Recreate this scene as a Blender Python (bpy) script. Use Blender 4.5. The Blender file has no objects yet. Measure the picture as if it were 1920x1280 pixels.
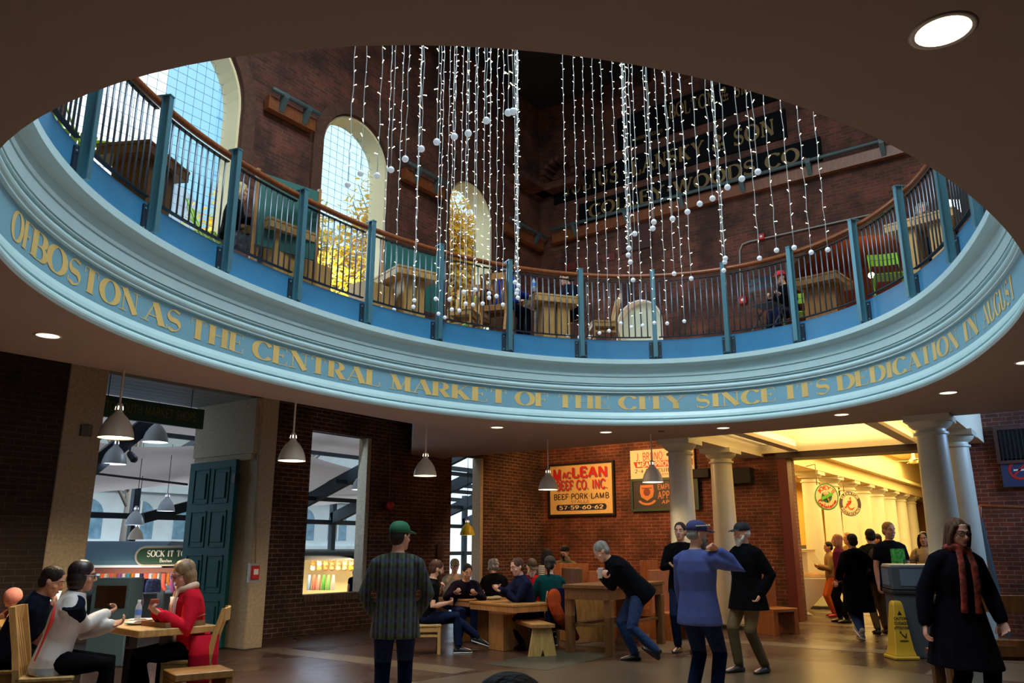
import bpy, bmesh, math, random
from mathutils import Vector, Matrix
random.seed(7)
C = bpy.context.scene.collection
PI = math.pi
R = math.radians

# ------------------------------------------------------------------ camera
# world axes follow the building: x runs along the market hall, y across it
CAM_H, FPX, AZ = 1.45, 1500.0, R(36)
PIT = math.atan(385 / FPX)
cam = bpy.data.objects.new('camera', bpy.data.cameras.new('camera'))
C.objects.link(cam)
cam.location = (0, 0, CAM_H)
cam.rotation_euler = (R(90) + PIT, 0, AZ - R(90))
cam.data.lens = FPX / 1920 * 36
cam.data.sensor_width = 36
cam.data.clip_end = 400
bpy.context.scene.camera = cam
vs = bpy.context.scene.view_settings
vs.view_transform = 'Standard'; vs.look = 'None'; vs.gamma = 1; vs.use_curve_mapping = False
vs.exposure = 0.0

# ------------------------------------------------------------------ sky
world = bpy.data.worlds.new('sky'); bpy.context.scene.world = world
world.use_nodes = True
nt = world.node_tree; nt.nodes.clear()
wo = nt.nodes.new('ShaderNodeOutputWorld'); bg = nt.nodes.new('ShaderNodeBackground')
tc = nt.nodes.new('ShaderNodeTexCoord'); nz = nt.nodes.new('ShaderNodeTexNoise')
nz.inputs['Scale'].default_value = 2.2; nz.inputs['Detail'].default_value = 3
rp = nt.nodes.new('ShaderNodeValToRGB')
rp.color_ramp.elements[0].position = .42; rp.color_ramp.elements[0].color = (.50, .80, 1.0, 1)
rp.color_ramp.elements[1].position = .62; rp.color_ramp.elements[1].color = (.95, .98, 1.0, 1)
nt.links.new(tc.outputs['Generated'], nz.inputs['Vector']); nt.links.new(nz.outputs['Fac'], rp.inputs['Fac'])
nt.links.new(rp.outputs['Color'], bg.inputs['Color']); bg.inputs['Strength'].default_value = 1.6
nt.links.new(bg.outputs[0], wo.inputs[0])

# ------------------------------------------------------------------ large lights
def area(name, loc, target, size, energy, color, sy=None, spread=180):
    l = bpy.data.lights.new(name, 'AREA'); l.energy = energy; l.color = color
    l.shape = 'RECTANGLE'; l.size = size; l.size_y = sy or size; l.spread = R(spread)
    o = bpy.data.objects.new(name, l); C.objects.link(o); o.location = loc
    o.rotation_euler = (Vector(target) - Vector(loc)).to_track_quat('-Z', 'Y').to_euler()
    return o
def point(name, loc, energy, color, rad=.05):
    l = bpy.data.lights.new(name, 'POINT'); l.energy = energy; l.color = color; l.shadow_soft_size = rad
    o = bpy.data.objects.new(name, l); C.objects.link(o); o.location = loc
    return o
def spot(name, loc, target, energy, color, angle=90, blend=.6, rad=.06):
    l = bpy.data.lights.new(name, 'SPOT'); l.energy = energy; l.color = color
    l.spot_size = R(angle); l.spot_blend = blend; l.shadow_soft_size = rad
    o = bpy.data.objects.new(name, l); C.objects.link(o); o.location = loc
    o.rotation_euler = (Vector(target) - Vector(loc)).to_track_quat('-Z', 'Y').to_euler()
    return o
COOL = (.80, .93, 1.0); WARM = (1.0, .60, .24)
area('dome_daylight', (5.5, 3.6, 13.2), (6.5, 4.2, 0), 7, 1800, COOL, 6)
# daylight coming in through the arched upper windows of the left wall, plus an unseen source opposite
area('daylight_wide_arch', (6.05, 11.2, 7.6), (6.3, 3, 4.0), 2.4, 130, (.55, .80, 1.0), 4)
area('daylight_middle_arch', (10.25, 11.2, 7.6), (9.5, 3, 4.0), 1.5, 90, (.55, .80, 1.0), 3.5)
area('daylight_far_arch', (14.0, 11.2, 7.6), (13, 3, 4.0), 1.3, 80, (.65, .82, 1.0), 3.5)
area('daylight_opposite_unseen', (3.0, -2.6, 7.6), (10, 9, 4.6), 6.0, 130, COOL, 3)  # added light for presumed arches opposite; that wall is built solid
# daylight at the south doorway and canopy, plus added fills for facade and bulkhead
area('canopy_daylight', (9, 15, 8.0), (9, 15, 0), 12, 420, (.80, .88, 1.0), 6)
area('facade_fill_light', (12, 18.5, 9), (13, 30, 3.5), 14, 5200, (.80, .92, 1.0), 4)  # added light, brightens the building across the street
area('doorway_daylight', (6.4, 12.6, 2.4), (6.3, 7, 0.8), 2.2, 6, (.45, .66, 1.0), 2.6)
area('window_daylight', (10.3, 11.9, 2.2), (10, 7, .8), 1.3, 16, (.55, .75, 1.0), 2.4)
area('bulkhead_fill_light', (15.2, -1.8, 4.0), (15.2, 2.0, 3.7), 2.6, 170, (.35, .58, 1.0), 1.0)  # added blue light on the right-hand bulkhead, no window modelled behind it
# warm lamps of the market hall and behind the soffit edge, last an added fill
area('hall_lamps', (24, 4.0, 4.4), (24, 4.0, 0), 15, 1250, (1.0, .68, .24), 3.0)
area('hall_stall_lamps', (24, 7.3, 3.5), (24, 7.0, 0), 13, 520, (1.0, .66, .2), 1.0)
area('vestibule_cove_lamps', (15.1, 4.0, 3.45), (15.1, 4.0, 6), 3.2, 150, (1.0, .72, .34), 3.0)
area('brick_wall_washers', (15.0, 9.0, 4.25), (17, 8.7, 2.2), .5, 230, (1.0, .52, .20), 4.2)
area('soffit_fill_light', (6.5, 4.4, .5), (6.5, 4.4, 4), 9, 60, (1.0, .66, .48), 7)  # unseen upward fill, added to brighten the soffit

# ------------------------------------------------------------------ placing helpers
SA, CA, SP, CP = math.sin(AZ), math.cos(AZ), math.sin(PIT), math.cos(PIT)
def ray(px, py):
    x = (px - 960) / FPX; y = (640 - py) / FPX
    f = CP - y * SP
    return Vector((x * SA + f * CA, -x * CA + f * SA, SP + y * CP))
def onz(px, py, z=0.0):                       # where the line of sight meets the level z
    d = ray(px, py); s = (z - CAM_H) / d.z
    return Vector((d.x * s, d.y * s, z))
def ony(px, py, y):
    d = ray(px, py); s = y / d.y
    return Vector((d.x * s, y, CAM_H + d.z * s))
def onx(px, py, x):
    d = ray(px, py); s = x / d.x
    return Vector((x, d.y * s, CAM_H + d.z * s))
def atd(px, py, dist):                        # a point at forward distance dist
    d = ray(px, py); f = d.x * CA + d.y * SA; s = dist / f
    return Vector((d.x * s, d.y * s, CAM_H + d.z * s))
def gd(px, dist, z=0.0):                      # floor position under image column px at forward distance dist
    wc = dist * CP + (z + .9 - CAM_H) * SP
    X = (px - 960) / FPX * wc
    return Vector((X * SA + dist * CA, -X * CA + dist * SA, z))
def project(p):
    X = p[0] * SA - p[1] * CA; Y = p[0] * CA + p[1] * SA; z = p[2] - CAM_H
    wc = Y * CP + z * SP
    return 960 + FPX * X / wc, 640 - FPX * (-Y * SP + z * CP) / wc

# ------------------------------------------------------------------ mesh helpers
class MB:
    def __init__(s): s.v = []; s.f = []; s.m = []; s.mi = 0
    def add(s, vs_, fs):
        o = len(s.v); s.v += [tuple(p) for p in vs_]
        for f in fs: s.f.append([i + o for i in f]); s.m.append(s.mi)
        return s
    def box(s, x0, x1, y0, y1, z0, z1, M=None):
        p = [(x, y, z) for z in (z0, z1) for x, y in ((x0, y0), (x1, y0), (x1, y1), (x0, y1))]
        if M is not None: p = [M @ Vector(q) for q in p]
        return s.add(p, [(3, 2, 1, 0), (4, 5, 6, 7), (0, 1, 5, 4), (1, 2, 6, 5), (2, 3, 7, 6), (3, 0, 4, 7)])
    def bar(s, a, b, w, h=None, up=(0, 0, 1)):          # box from a to b
        a = Vector(a); b = Vector(b); d = (b - a).normalized(); h = h or w
        u = Vector(up)
        if abs(d.dot(u)) > .98: u = Vector((1, 0, 0))
        r = d.cross(u).normalized(); u = r.cross(d)
        p = [q + r * i * w / 2 + u * j * h / 2 for q in (a, b) for i, j in ((-1, -1), (1, -1), (1, 1), (-1, 1))]
        return s.add(p, [(0, 1, 2, 3), (7, 6, 5, 4), (0, 4, 5, 1), (1, 5, 6, 2), (2, 6, 7, 3), (3, 7, 4, 0)])
    def loft(s, rings, cap=True, closed=False):
        n = len(rings[0]); o = len(s.v)
        for r in rings: s.v += [tuple(p) for p in r]
        k = len(rings)
        for i in range(k if closed else k - 1):
            a = o + i * n; b = o + ((i + 1) % k) * n
            for j in range(n if n > 2 else 1):
                s.f.append([a + j, a + (j + 1) % n, b + (j + 1) % n, b + j]); s.m.append(s.mi)
        if cap and not closed and n > 2:
            s.f.append([o + j for j in range(n)][::-1]); s.m.append(s.mi)
            s.f.append([o + (k - 1) * n + j for j in range(n)]); s.m.append(s.mi)
        return s
    def tube(s, pts, rad, n=8, ends=True):
        pts = [Vector(p) for p in pts]; rs = rad if isinstance(rad, (list, tuple)) else [rad] * len(pts)
        rings = []; u = None
        for i, p in enumerate(pts):
            d = (pts[min(i + 1, len(pts) - 1)] - pts[max(i - 1, 0)])
            if d.length < 1e-9: d = Vector((0, 0, 1))
            d.normalize()
            if u is None: u = d.orthogonal().normalized()
            u = u - d * u.dot(d)
            if u.length < 1e-6: u = d.orthogonal()
            u.normalize(); w = d.cross(u)
            if ends and i == 0: rings.append([p - d * rs[0] * .6 + (u * math.cos(t) + w * math.sin(t)) * rs[0] * .55 for t in [2 * PI * k / n for k in range(n)]])
            rings.append([p + (u * math.cos(t) + w * math.sin(t)) * rs[i] for t in [2 * PI * k / n for k in range(n)]])
            if ends and i == len(pts) - 1: rings.append([p + d * rs[-1] * .6 + (u * math.cos(t) + w * math.sin(t)) * rs[-1] * .55 for t in [2 * PI * k / n for k in range(n)]])
        return s.loft(rings)
    def lathe(s, prof, c=(0, 0, 0), n=24, cap=True):
        c = Vector(c)
        return s.loft([[c + Vector((r * math.cos(2 * PI * k / n), r * math.sin(2 * PI * k / n), z)) for k in range(n)] for r, z in prof], cap)
    def ell(s, c, r, n=12, m=8, M=None):
        c = Vector(c); rings = []
        for i in range(1, m):
            t = PI * i / m - PI / 2
            ring = [Vector((r[0] * math.cos(t) * math.cos(2 * PI * k / n), r[1] * math.cos(t) * math.sin(2 * PI * k / n), r[2] * math.sin(t))) for k in range(n)]
            if M is not None: ring = [M @ p for p in ring]
            rings.append([c + p for p in ring])
        return s.loft(rings)
    def poly(s, pts, d):                                   # planar polygon extruded by vector d
        pts = [Vector(p) for p in pts]; d = Vector(d); n = len(pts)
        return s.add(pts + [p + d for p in pts], [list(range(n))[::-1], [n + i for i in range(n)]] + [[i, (i + 1) % n, n + (i + 1) % n, n + i] for i in range(n)])
    def quad(s, a, b, c, d): return s.add([a, b, c, d], [(0, 1, 2, 3)])
    def build(s, name, mat, parent=None, bevel=0, smooth=False, kind=None, fix=True):
        me = bpy.data.meshes.new(name)
        me.from_pydata(s.v, [], s.f)
        for m_ in (mat if isinstance(mat, (list, tuple)) else [mat]): me.materials.append(m_)
        if any(s.m): me.polygons.foreach_set('material_index', s.m)
        if bevel or fix:
            bm = bmesh.new(); bm.from_mesh(me)
            if fix: bmesh.ops.recalc_face_normals(bm, faces=bm.faces[:])
            if bevel: bmesh.ops.bevel(bm, geom=bm.edges[:], offset=bevel, segments=1, affect='EDGES', clamp_overlap=True)
            bm.to_mesh(me); bm.free()
        if smooth: me.polygons.foreach_set('use_smooth', [True] * len(me.polygons))
        me.update()
        o = bpy.data.objects.new(name, me); C.objects.link(o)
        if parent is not None: o.parent = parent
        if kind: o['kind'] = kind
        return o
def tag(o, label, cat, group=None, kind=None):
    o['label'] = label; o['category'] = cat
    if group: o['group'] = group
    if kind: o['kind'] = kind
    return o
def thing(name, label, cat, loc=(0, 0, 0), rz=0, group=None):
    o = bpy.data.objects.new(name, None); C.objects.link(o); o.empty_display_size = .1
    o.location = loc; o.rotation_euler = (0, 0, rz)
    return tag(o, label, cat, group)
def copy_tree(o, parent=None):
    c = o.copy(); C.objects.link(c); c.parent = parent
    for ch in list(o.children): copy_tree(ch, c)
    return c
def dup(proto, loc, rz, label, group=None):
    c = copy_tree(proto); c.location = loc; c.rotation_euler = (0, 0, rz); c['label'] = label
    if group: c['group'] = group
    return c
def smooth_by_angle(o, deg=40):
    for p in o.data.polygons: p.use_smooth = True
    try: o.data.set_sharp_from_angle(angle=R(deg))
    except Exception: pass
    return o

# ------------------------------------------------------------------ materials
def lin(h):
    h = h.lstrip('#'); o = []
    for i in (0, 2, 4):
        c = int(h[i:i + 2], 16) / 255
        o.append(c / 12.92 if c <= .04045 else ((c + .055) / 1.055) ** 2.4)
    return (*o, 1)
MATS = {}
def mat(name, col, rough=.6, metal=0, emit=0, ecol=None, var=0, vscale=8, bump=0, trans=0, alpha=1, spec=None, stretch=(1, 1, 1), coat=0):
    if name in MATS: return MATS[name]
    m = bpy.data.materials.new(name); m.use_nodes = True; MATS[name] = m
    n = m.node_tree.nodes; L = m.node_tree.links; b = n['Principled BSDF']
    c = lin(col) if isinstance(col, str) else (*col, 1)
    b.inputs['Base Color'].default_value = c; b.inputs['Roughness'].default_value = rough; b.inputs['Metallic'].default_value = metal
    if spec is not None: b.inputs['Specular IOR Level'].default_value = spec
    if coat: b.inputs['Coat Weight'].default_value = coat
    if emit:
        b.inputs['Emission Color'].default_value = lin(ecol) if ecol else c
        b.inputs['Emission Strength'].default_value = emit
    if trans: b.inputs['Transmission Weight'].default_value = trans; b.inputs['IOR'].default_value = 1.15
    if alpha < 1: b.inputs['Alpha'].default_value = alpha
    if var or bump:
        t = n.new('ShaderNodeTexCoord'); mp = n.new('ShaderNodeMapping'); z = n.new('ShaderNodeTexNoise')
        mp.inputs['Scale'].default_value = stretch
        z.inputs['Scale'].default_value = vscale; z.inputs['Detail'].default_value = 4
        L.new(t.outputs['Object'], mp.inputs['Vector']); L.new(mp.outputs[0], z.inputs['Vector'])
        if var:
            r = n.new('ShaderNodeValToRGB'); e = r.color_ramp.elements
            e[0].position = .3; e[1].position = .7
            e[0].color = (*[x * (1 - var) for x in c[:3]], 1); e[1].color = (*[min(1, x * (1 + var)) for x in c[:3]], 1)
            L.new(z.outputs['Fac'], r.inputs['Fac']); L.new(r.outputs[0], b.inputs['Base Color'])
        if bump:
            bu = n.new('ShaderNodeBump'); bu.inputs['Strength'].default_value = bump; bu.inputs['Distance'].default_value = .02
            L.new(z.outputs['Fac'], bu.inputs['Height']); L.new(bu.outputs[0], b.inputs['Normal'])
    return m
def brick(name, c1, c2, mortar, dark, w=.225, h=.075, rough=.85):
    m = bpy.data.materials.new(name); m.use_nodes = True
    n = m.node_tree.nodes; L = m.node_tree.links; b = n['Principled BSDF']; b.inputs['Roughness'].default_value = rough
    t = n.new('ShaderNodeTexCoord'); sx = n.new('ShaderNodeSeparateXYZ'); ad = n.new('ShaderNodeMath'); cb = n.new('ShaderNodeCombineXYZ')
    L.new(t.outputs['Object'], sx.inputs[0]); L.new(sx.outputs[0], ad.inputs[0]); L.new(sx.outputs[1], ad.inputs[1])
    L.new(ad.outputs[0], cb.inputs[0]); L.new(sx.outputs[2], cb.inputs[1])
    k = n.new('ShaderNodeTexBrick'); L.new(cb.outputs[0], k.inputs['Vector'])
    k.inputs['Color1'].default_value = lin(c1); k.inputs['Color2'].default_value = lin(c2); k.inputs['Mortar'].default_value = lin(mortar)
    k.inputs['Scale'].default_value = 1; k.inputs['Brick Width'].default_value = w; k.inputs['Row Height'].default_value = h
    k.inputs['Mortar Size'].default_value = .0075; k.inputs['Mortar Smooth'].default_value = .3; k.inputs['Bias'].default_value = -.1
    z = n.new('ShaderNodeTexNoise'); z.inputs['Scale'].default_value = 1.3; z.inputs['Detail'].default_value = 5; z.inputs['Roughness'].default_value = .65
    L.new(t.outputs['Object'], z.inputs['Vector'])
    r = n.new('ShaderNodeValToRGB'); r.color_ramp.elements[0].position = .38; r.color_ramp.elements[1].position = .62
    r.color_ramp.elements[0].color = lin(dark); r.color_ramp.elements[1].color = (1, 1, 1, 1)
    mx = n.new('ShaderNodeMix'); mx.data_type = 'RGBA'; mx.blend_type = 'MULTIPLY'; mx.inputs[0].default_value = .75
    L.new(z.outputs['Fac'], r.inputs['Fac']); L.new(k.outputs['Color'], mx.inputs[6]); L.new(r.outputs[0], mx.inputs[7])
    L.new(mx.outputs[2], b.inputs['Base Color'])
    bu = n.new('ShaderNodeBump'); bu.inputs['Strength'].default_value = .6; bu.inputs['Distance'].default_value = .012; bu.invert = True
    L.new(k.outputs['Fac'], bu.inputs['Height']); L.new(bu.outputs[0], b.inputs['Normal'])
    return m
M_BRICKR = brick('red_brick', '#7a3a26', '#5e2c1e', '#8a7460', '#6a5a50')
M_BRICKL = brick('weathered_brown_brick', '#553021', '#3c2218', '#8d7a66', '#57483c')
M_BRICKU = brick('old_dark_brick', '#6c3422', '#4a2417', '#5e4a3c', '#4e4438')
def woodmat(name, col, dark, rough=.45, scale=3.0):
    m = bpy.data.materials.new(name); m.use_nodes = True
    n = m.node_tree.nodes; L = m.node_tree.links; b = n['Principled BSDF']; b.inputs['Roughness'].default_value = rough
    t = n.new('ShaderNodeTexCoord'); mp = n.new('ShaderNodeMapping'); mp.inputs['Scale'].default_value = (scale * 4, scale * 4, scale * .6)
    z = n.new('ShaderNodeTexNoise'); z.inputs['Scale'].default_value = 2.5; z.inputs['Detail'].default_value = 5; z.inputs['Distortion'].default_value = .6
    r = n.new('ShaderNodeValToRGB'); r.color_ramp.elements[0].position = .32; r.color_ramp.elements[1].position = .68
    r.color_ramp.elements[0].color = lin(dark); r.color_ramp.elements[1].color = lin(col)
    L.new(t.outputs['Object'], mp.inputs[0]); L.new(mp.outputs[0], z.inputs['Vector']); L.new(z.outputs['Fac'], r.inputs['Fac']); L.new(r.outputs[0], b.inputs['Base Color'])
    return m
W_OAK = woodmat('honey_oak', '#a8763c', '#86592b'); W_LIGHT = woodmat('pale_maple', '#c39a5a', '#a67f47')
W_DARK = woodmat('brown_oak', '#70481f', '#553417'); W_ORANGE = woodmat('orange_varnished_pine', '#a5602c', '#864a20')
W_RAIL = woodmat('varnished_mahogany', '#8d4f28', '#6f3b1d', rough=.28); W_BEAM = woodmat('stained_beam_timber', '#7d4520', '#5d3218')
M_SOFFIT = mat('warm_grey_plaster', '#a8968a', .9, var=.03, vscale=3)
M_CREAM = mat('pale_aqua_gloss_paint', '#bcdde2', .35, var=.03, vscale=5)
M_VEST = mat('ivory_wall_paint', '#e6dcc0', .6)
M_BLUE = mat('teal_blue_steel_paint', '#3a7ca6', .38, var=.06, vscale=3)
M_POST = mat('blue_grey_steel_paint', '#52818f', .33, metal=.25)
M_BAL = mat('dull_baluster_steel', '#5a6672', .35, metal=.5)
M_BAND = mat('pale_blue_frieze_paint', '#7fb2c6', .4)
M_GOLD = mat('gold_leaf', '#f0cf80', .34, metal=.1, var=.10, vscale=2)
M_PIPE = mat('dark_green_grey_pipe', '#3c4c4c', .5)
M_DARK = mat('black_painted_steel', '#10141a', .5)
M_FRAME = mat('blue_black_window_steel', '#1d2c3a', .5)
M_STONE = mat('grey_granite', '#a3967e', .8, var=.18, vscale=30, bump=.15)
M_COL = mat('cream_column_paint', '#cfcdb8', .32, var=.03, vscale=4)
M_WHITE = mat('white_paint', '#e6e4dc', .5)
M_ENAMEL = mat('white_enamel', '#cfc3b2', .3)
M_LAMPIN = mat('lit_lamp_opening', '#fff4dc', .5, emit=5, ecol='#ffe9c4')
M_BULB = mat('lit_fairy_bulb', '#ffffff', .4, emit=3.2, ecol='#fff0cc')
M_BALL = mat('frosted_glass_ball', '#e8f2fa', .12, emit=.25, ecol='#dfeefa')
M_WIRE = mat('clear_white_cord', '#c4cccc', .5)
M_GREEN = mat('bottle_green_sign_paint', '#0f3a2a', .5)
M_DOOR = mat('dark_teal_door_paint', '#064846', .5, spec=.2)
M_RED = mat('fire_red_paint', '#b01f1f', .45)
M_OXBLOOD = mat('oxblood_steel_paint', '#5e2019', .5)
M_GREENCHAIR = mat('lime_green_paint', '#86b416', .4)
M_BLACK = mat('matte_black', '#0b0b0d', .7)
M_BINGREY = mat('slate_grey_plastic', '#3b444c', .5)
M_BOTTLE = mat('clear_bottle_plastic', '#dfeaf2', .1, alpha=.45)
M_PAPER = mat('white_paper', '#e8e4da', .8)
M_GLASS = mat('display_case_glass', '#f4f6ee', .05, alpha=.25)
# ------------------------------------------------------------------ the oval opening
RC = (4.4493, -0.0027, 0.0503, -0.3583, 0.6588, -0.0281, 0.0286, -0.0503, -0.0647, -0.0213, -0.0203)
OC = (0.65, 7.6)
LIP, LEDGE, FZ = 3.3, 4.36, 4.72
def rr(ph):
    r = RC[0]
    for n in range(1, 6): r += RC[2 * n - 1] * math.cos(n * ph) + RC[2 * n] * math.sin(n * ph)
    return r
def oval(ph, z, off=0.0):                    # point of the oval opening, off metres outward of its lip
    r = rr(ph) + off; X = OC[0] + r * math.cos(ph); Y = OC[1] + r * math.sin(ph)
    return Vector((X * SA + Y * CA, -X * CA + Y * SA, z))
OVC = Vector((OC[0] * SA + OC[1] * CA, -OC[0] * CA + OC[1] * SA, 0))
def onoval(px, py, z):                       # angle on the oval under an image point taken at level z
    p = onz(px, py, z); X = p.x * SA - p.y * CA - OC[0]; Y = p.x * CA + p.y * SA - OC[1]
    return math.atan2(Y, X)
NPH = 180
PHS = [-PI + 2 * PI * k / NPH for k in range(NPH)]
def sweep(prof, name, m, parent=None, closed=True, **kw):   # profile (offset, z) swept round the oval
    b = MB(); b.loft([[oval(ph, z, o) for o, z in prof] for ph in PHS], cap=False, closed=True)
    return b.build(name, m, parent, **kw)
def plate_with_oval(name, poly, z0, z1, off, m, kind='structure'):
    """horizontal slab whose outline is poly (world x,y) with the oval hole"""
    angs = set(PHS)
    for x, y in poly:
        X = x * SA - y * CA - OC[0]; Y = x * CA + y * SA - OC[1]; angs.add(math.atan2(Y, X))
    angs = sorted(angs)
    def out(ph):
        d = (oval(ph, 0, 1) - OVC); d.z = 0; d.normalize(); best = 1e9
        for i in range(len(poly)):
            a = Vector((*poly[i], 0)) - OVC; e = Vector((*poly[(i + 1) % len(poly)], 0)) - OVC - a
            det = d.x * -e.y + e.x * d.y
            if abs(det) < 1e-9: continue
            t = (a.x * -e.y + e.x * a.y) / det; u = (d.x * a.y - d.y * a.x) / det
            if t > 0 and -1e-6 <= u <= 1 + 1e-6: best = min(best, t)
        return OVC + d * best
    rings = []
    for ph in angs:
        i = oval(ph, 0, off); o = out(ph)
        rings.append([(i.x, i.y, z0), (o.x, o.y, z0), (o.x, o.y, z1), (i.x, i.y, z1)])
    b = MB(); b.loft(rings, cap=False, closed=True)
    return b.build(name, m, kind=kind)
ROOM = [(-4, -3), (17, -3), (17, 11.4), (-4, 11.4)]
plate_with_oval('ceiling_1', [(-4, -3), (13.15, -3), (13.15, 11.4), (12.15, 11.4), (9.13, 8.5), (-4, 8.5)], LIP, 4.5, .12, M_SOFFIT)
plate_with_oval('ceiling_2', ROOM, 4.5, FZ, .16, M_SOFFIT)
b = MB(); b.box(-4.5, 17.5, -3.5, 11.9, 13.5, 13.7)
for y in (0.5, 4.2, 7.9): b.box(-4, 17, y, y + .3, 13.1, 13.5)
b.build('ceiling_3', mat('blackened_ceiling', '#14110f', .9), kind='structure')

# moulded cornice round the opening, its blue fascia, lettering
rim = thing('oval_cornice', 'cream moulded oval cornice round the ceiling opening, gold lettering along its frieze', 'cornice')
sweep([(.12, LIP), (-.006, LIP)], 'soffit_edge', M_SOFFIT, rim)
P = [(.03, LIP + .001)]
for k in range(9):
    t = PI * (k / 8) - PI / 2; P.append((.035 - .045 * math.cos(t), LIP + .05 + .05 * math.sin(t)))
P += [(.045, 3.405), (.045, 3.415), (.02, 3.42), (.03, 3.46), (.05, 3.50), (.062, 3.52)]
sweep(P, 'lower_moulding', M_CREAM, rim, smooth=False)
sweep([(.062, 3.52), (.062, 3.83)], 'frieze', M_BAND, rim, smooth=True)
P = [(.062, 3.83), (.03, 3.835), (.03, 3.85), (.05, 3.855)]
for k in range(7):
    t = PI * k / 6 - PI / 2; P.append((.05 - .035 * math.cos(t), 3.893 + .038 * math.sin(t)))
P += [(.055, 3.935), (.055, 3.95), (.02, 3.955), (.02, 3.965), (.045, 3.97), (.045, 3.978), (.015, 3.98), (.012, 4.075), (.026, 4.078), (.026, 4.09), (.006, 4.092), (.0, 4.125), (.09, 4.13)]
for k in range(10):
    t = PI / 2 * k / 9; P.append((.11 - .19 * (1 - math.cos(t)), 4.14 + .14 * math.sin(t)))
P += [(-.085, 4.285), (-.085, LEDGE), (.03, LEDGE)]
sweep(P, 'upper_moulding', M_CREAM, rim)
fas = sweep([(.03, LEDGE), (.03, 4.70), (.16, 4.70), (.16, LEDGE), (.03, LEDGE)], 'oval_fascia', M_BLUE, smooth=False)
tag(fas, 'blue painted steel fascia band above the cream cornice, carrying the railing posts', 'fascia')

# ------------------------------------------------------------------ lettering from stroked skeletons
def arc(cx, cy, rx, ry, a0, a1, n=14):
    return [(cx + rx * math.cos(R(a0 + (a1 - a0) * i / n)), cy + ry * math.sin(R(a0 + (a1 - a0) * i / n))) for i in range(n + 1)]
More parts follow.
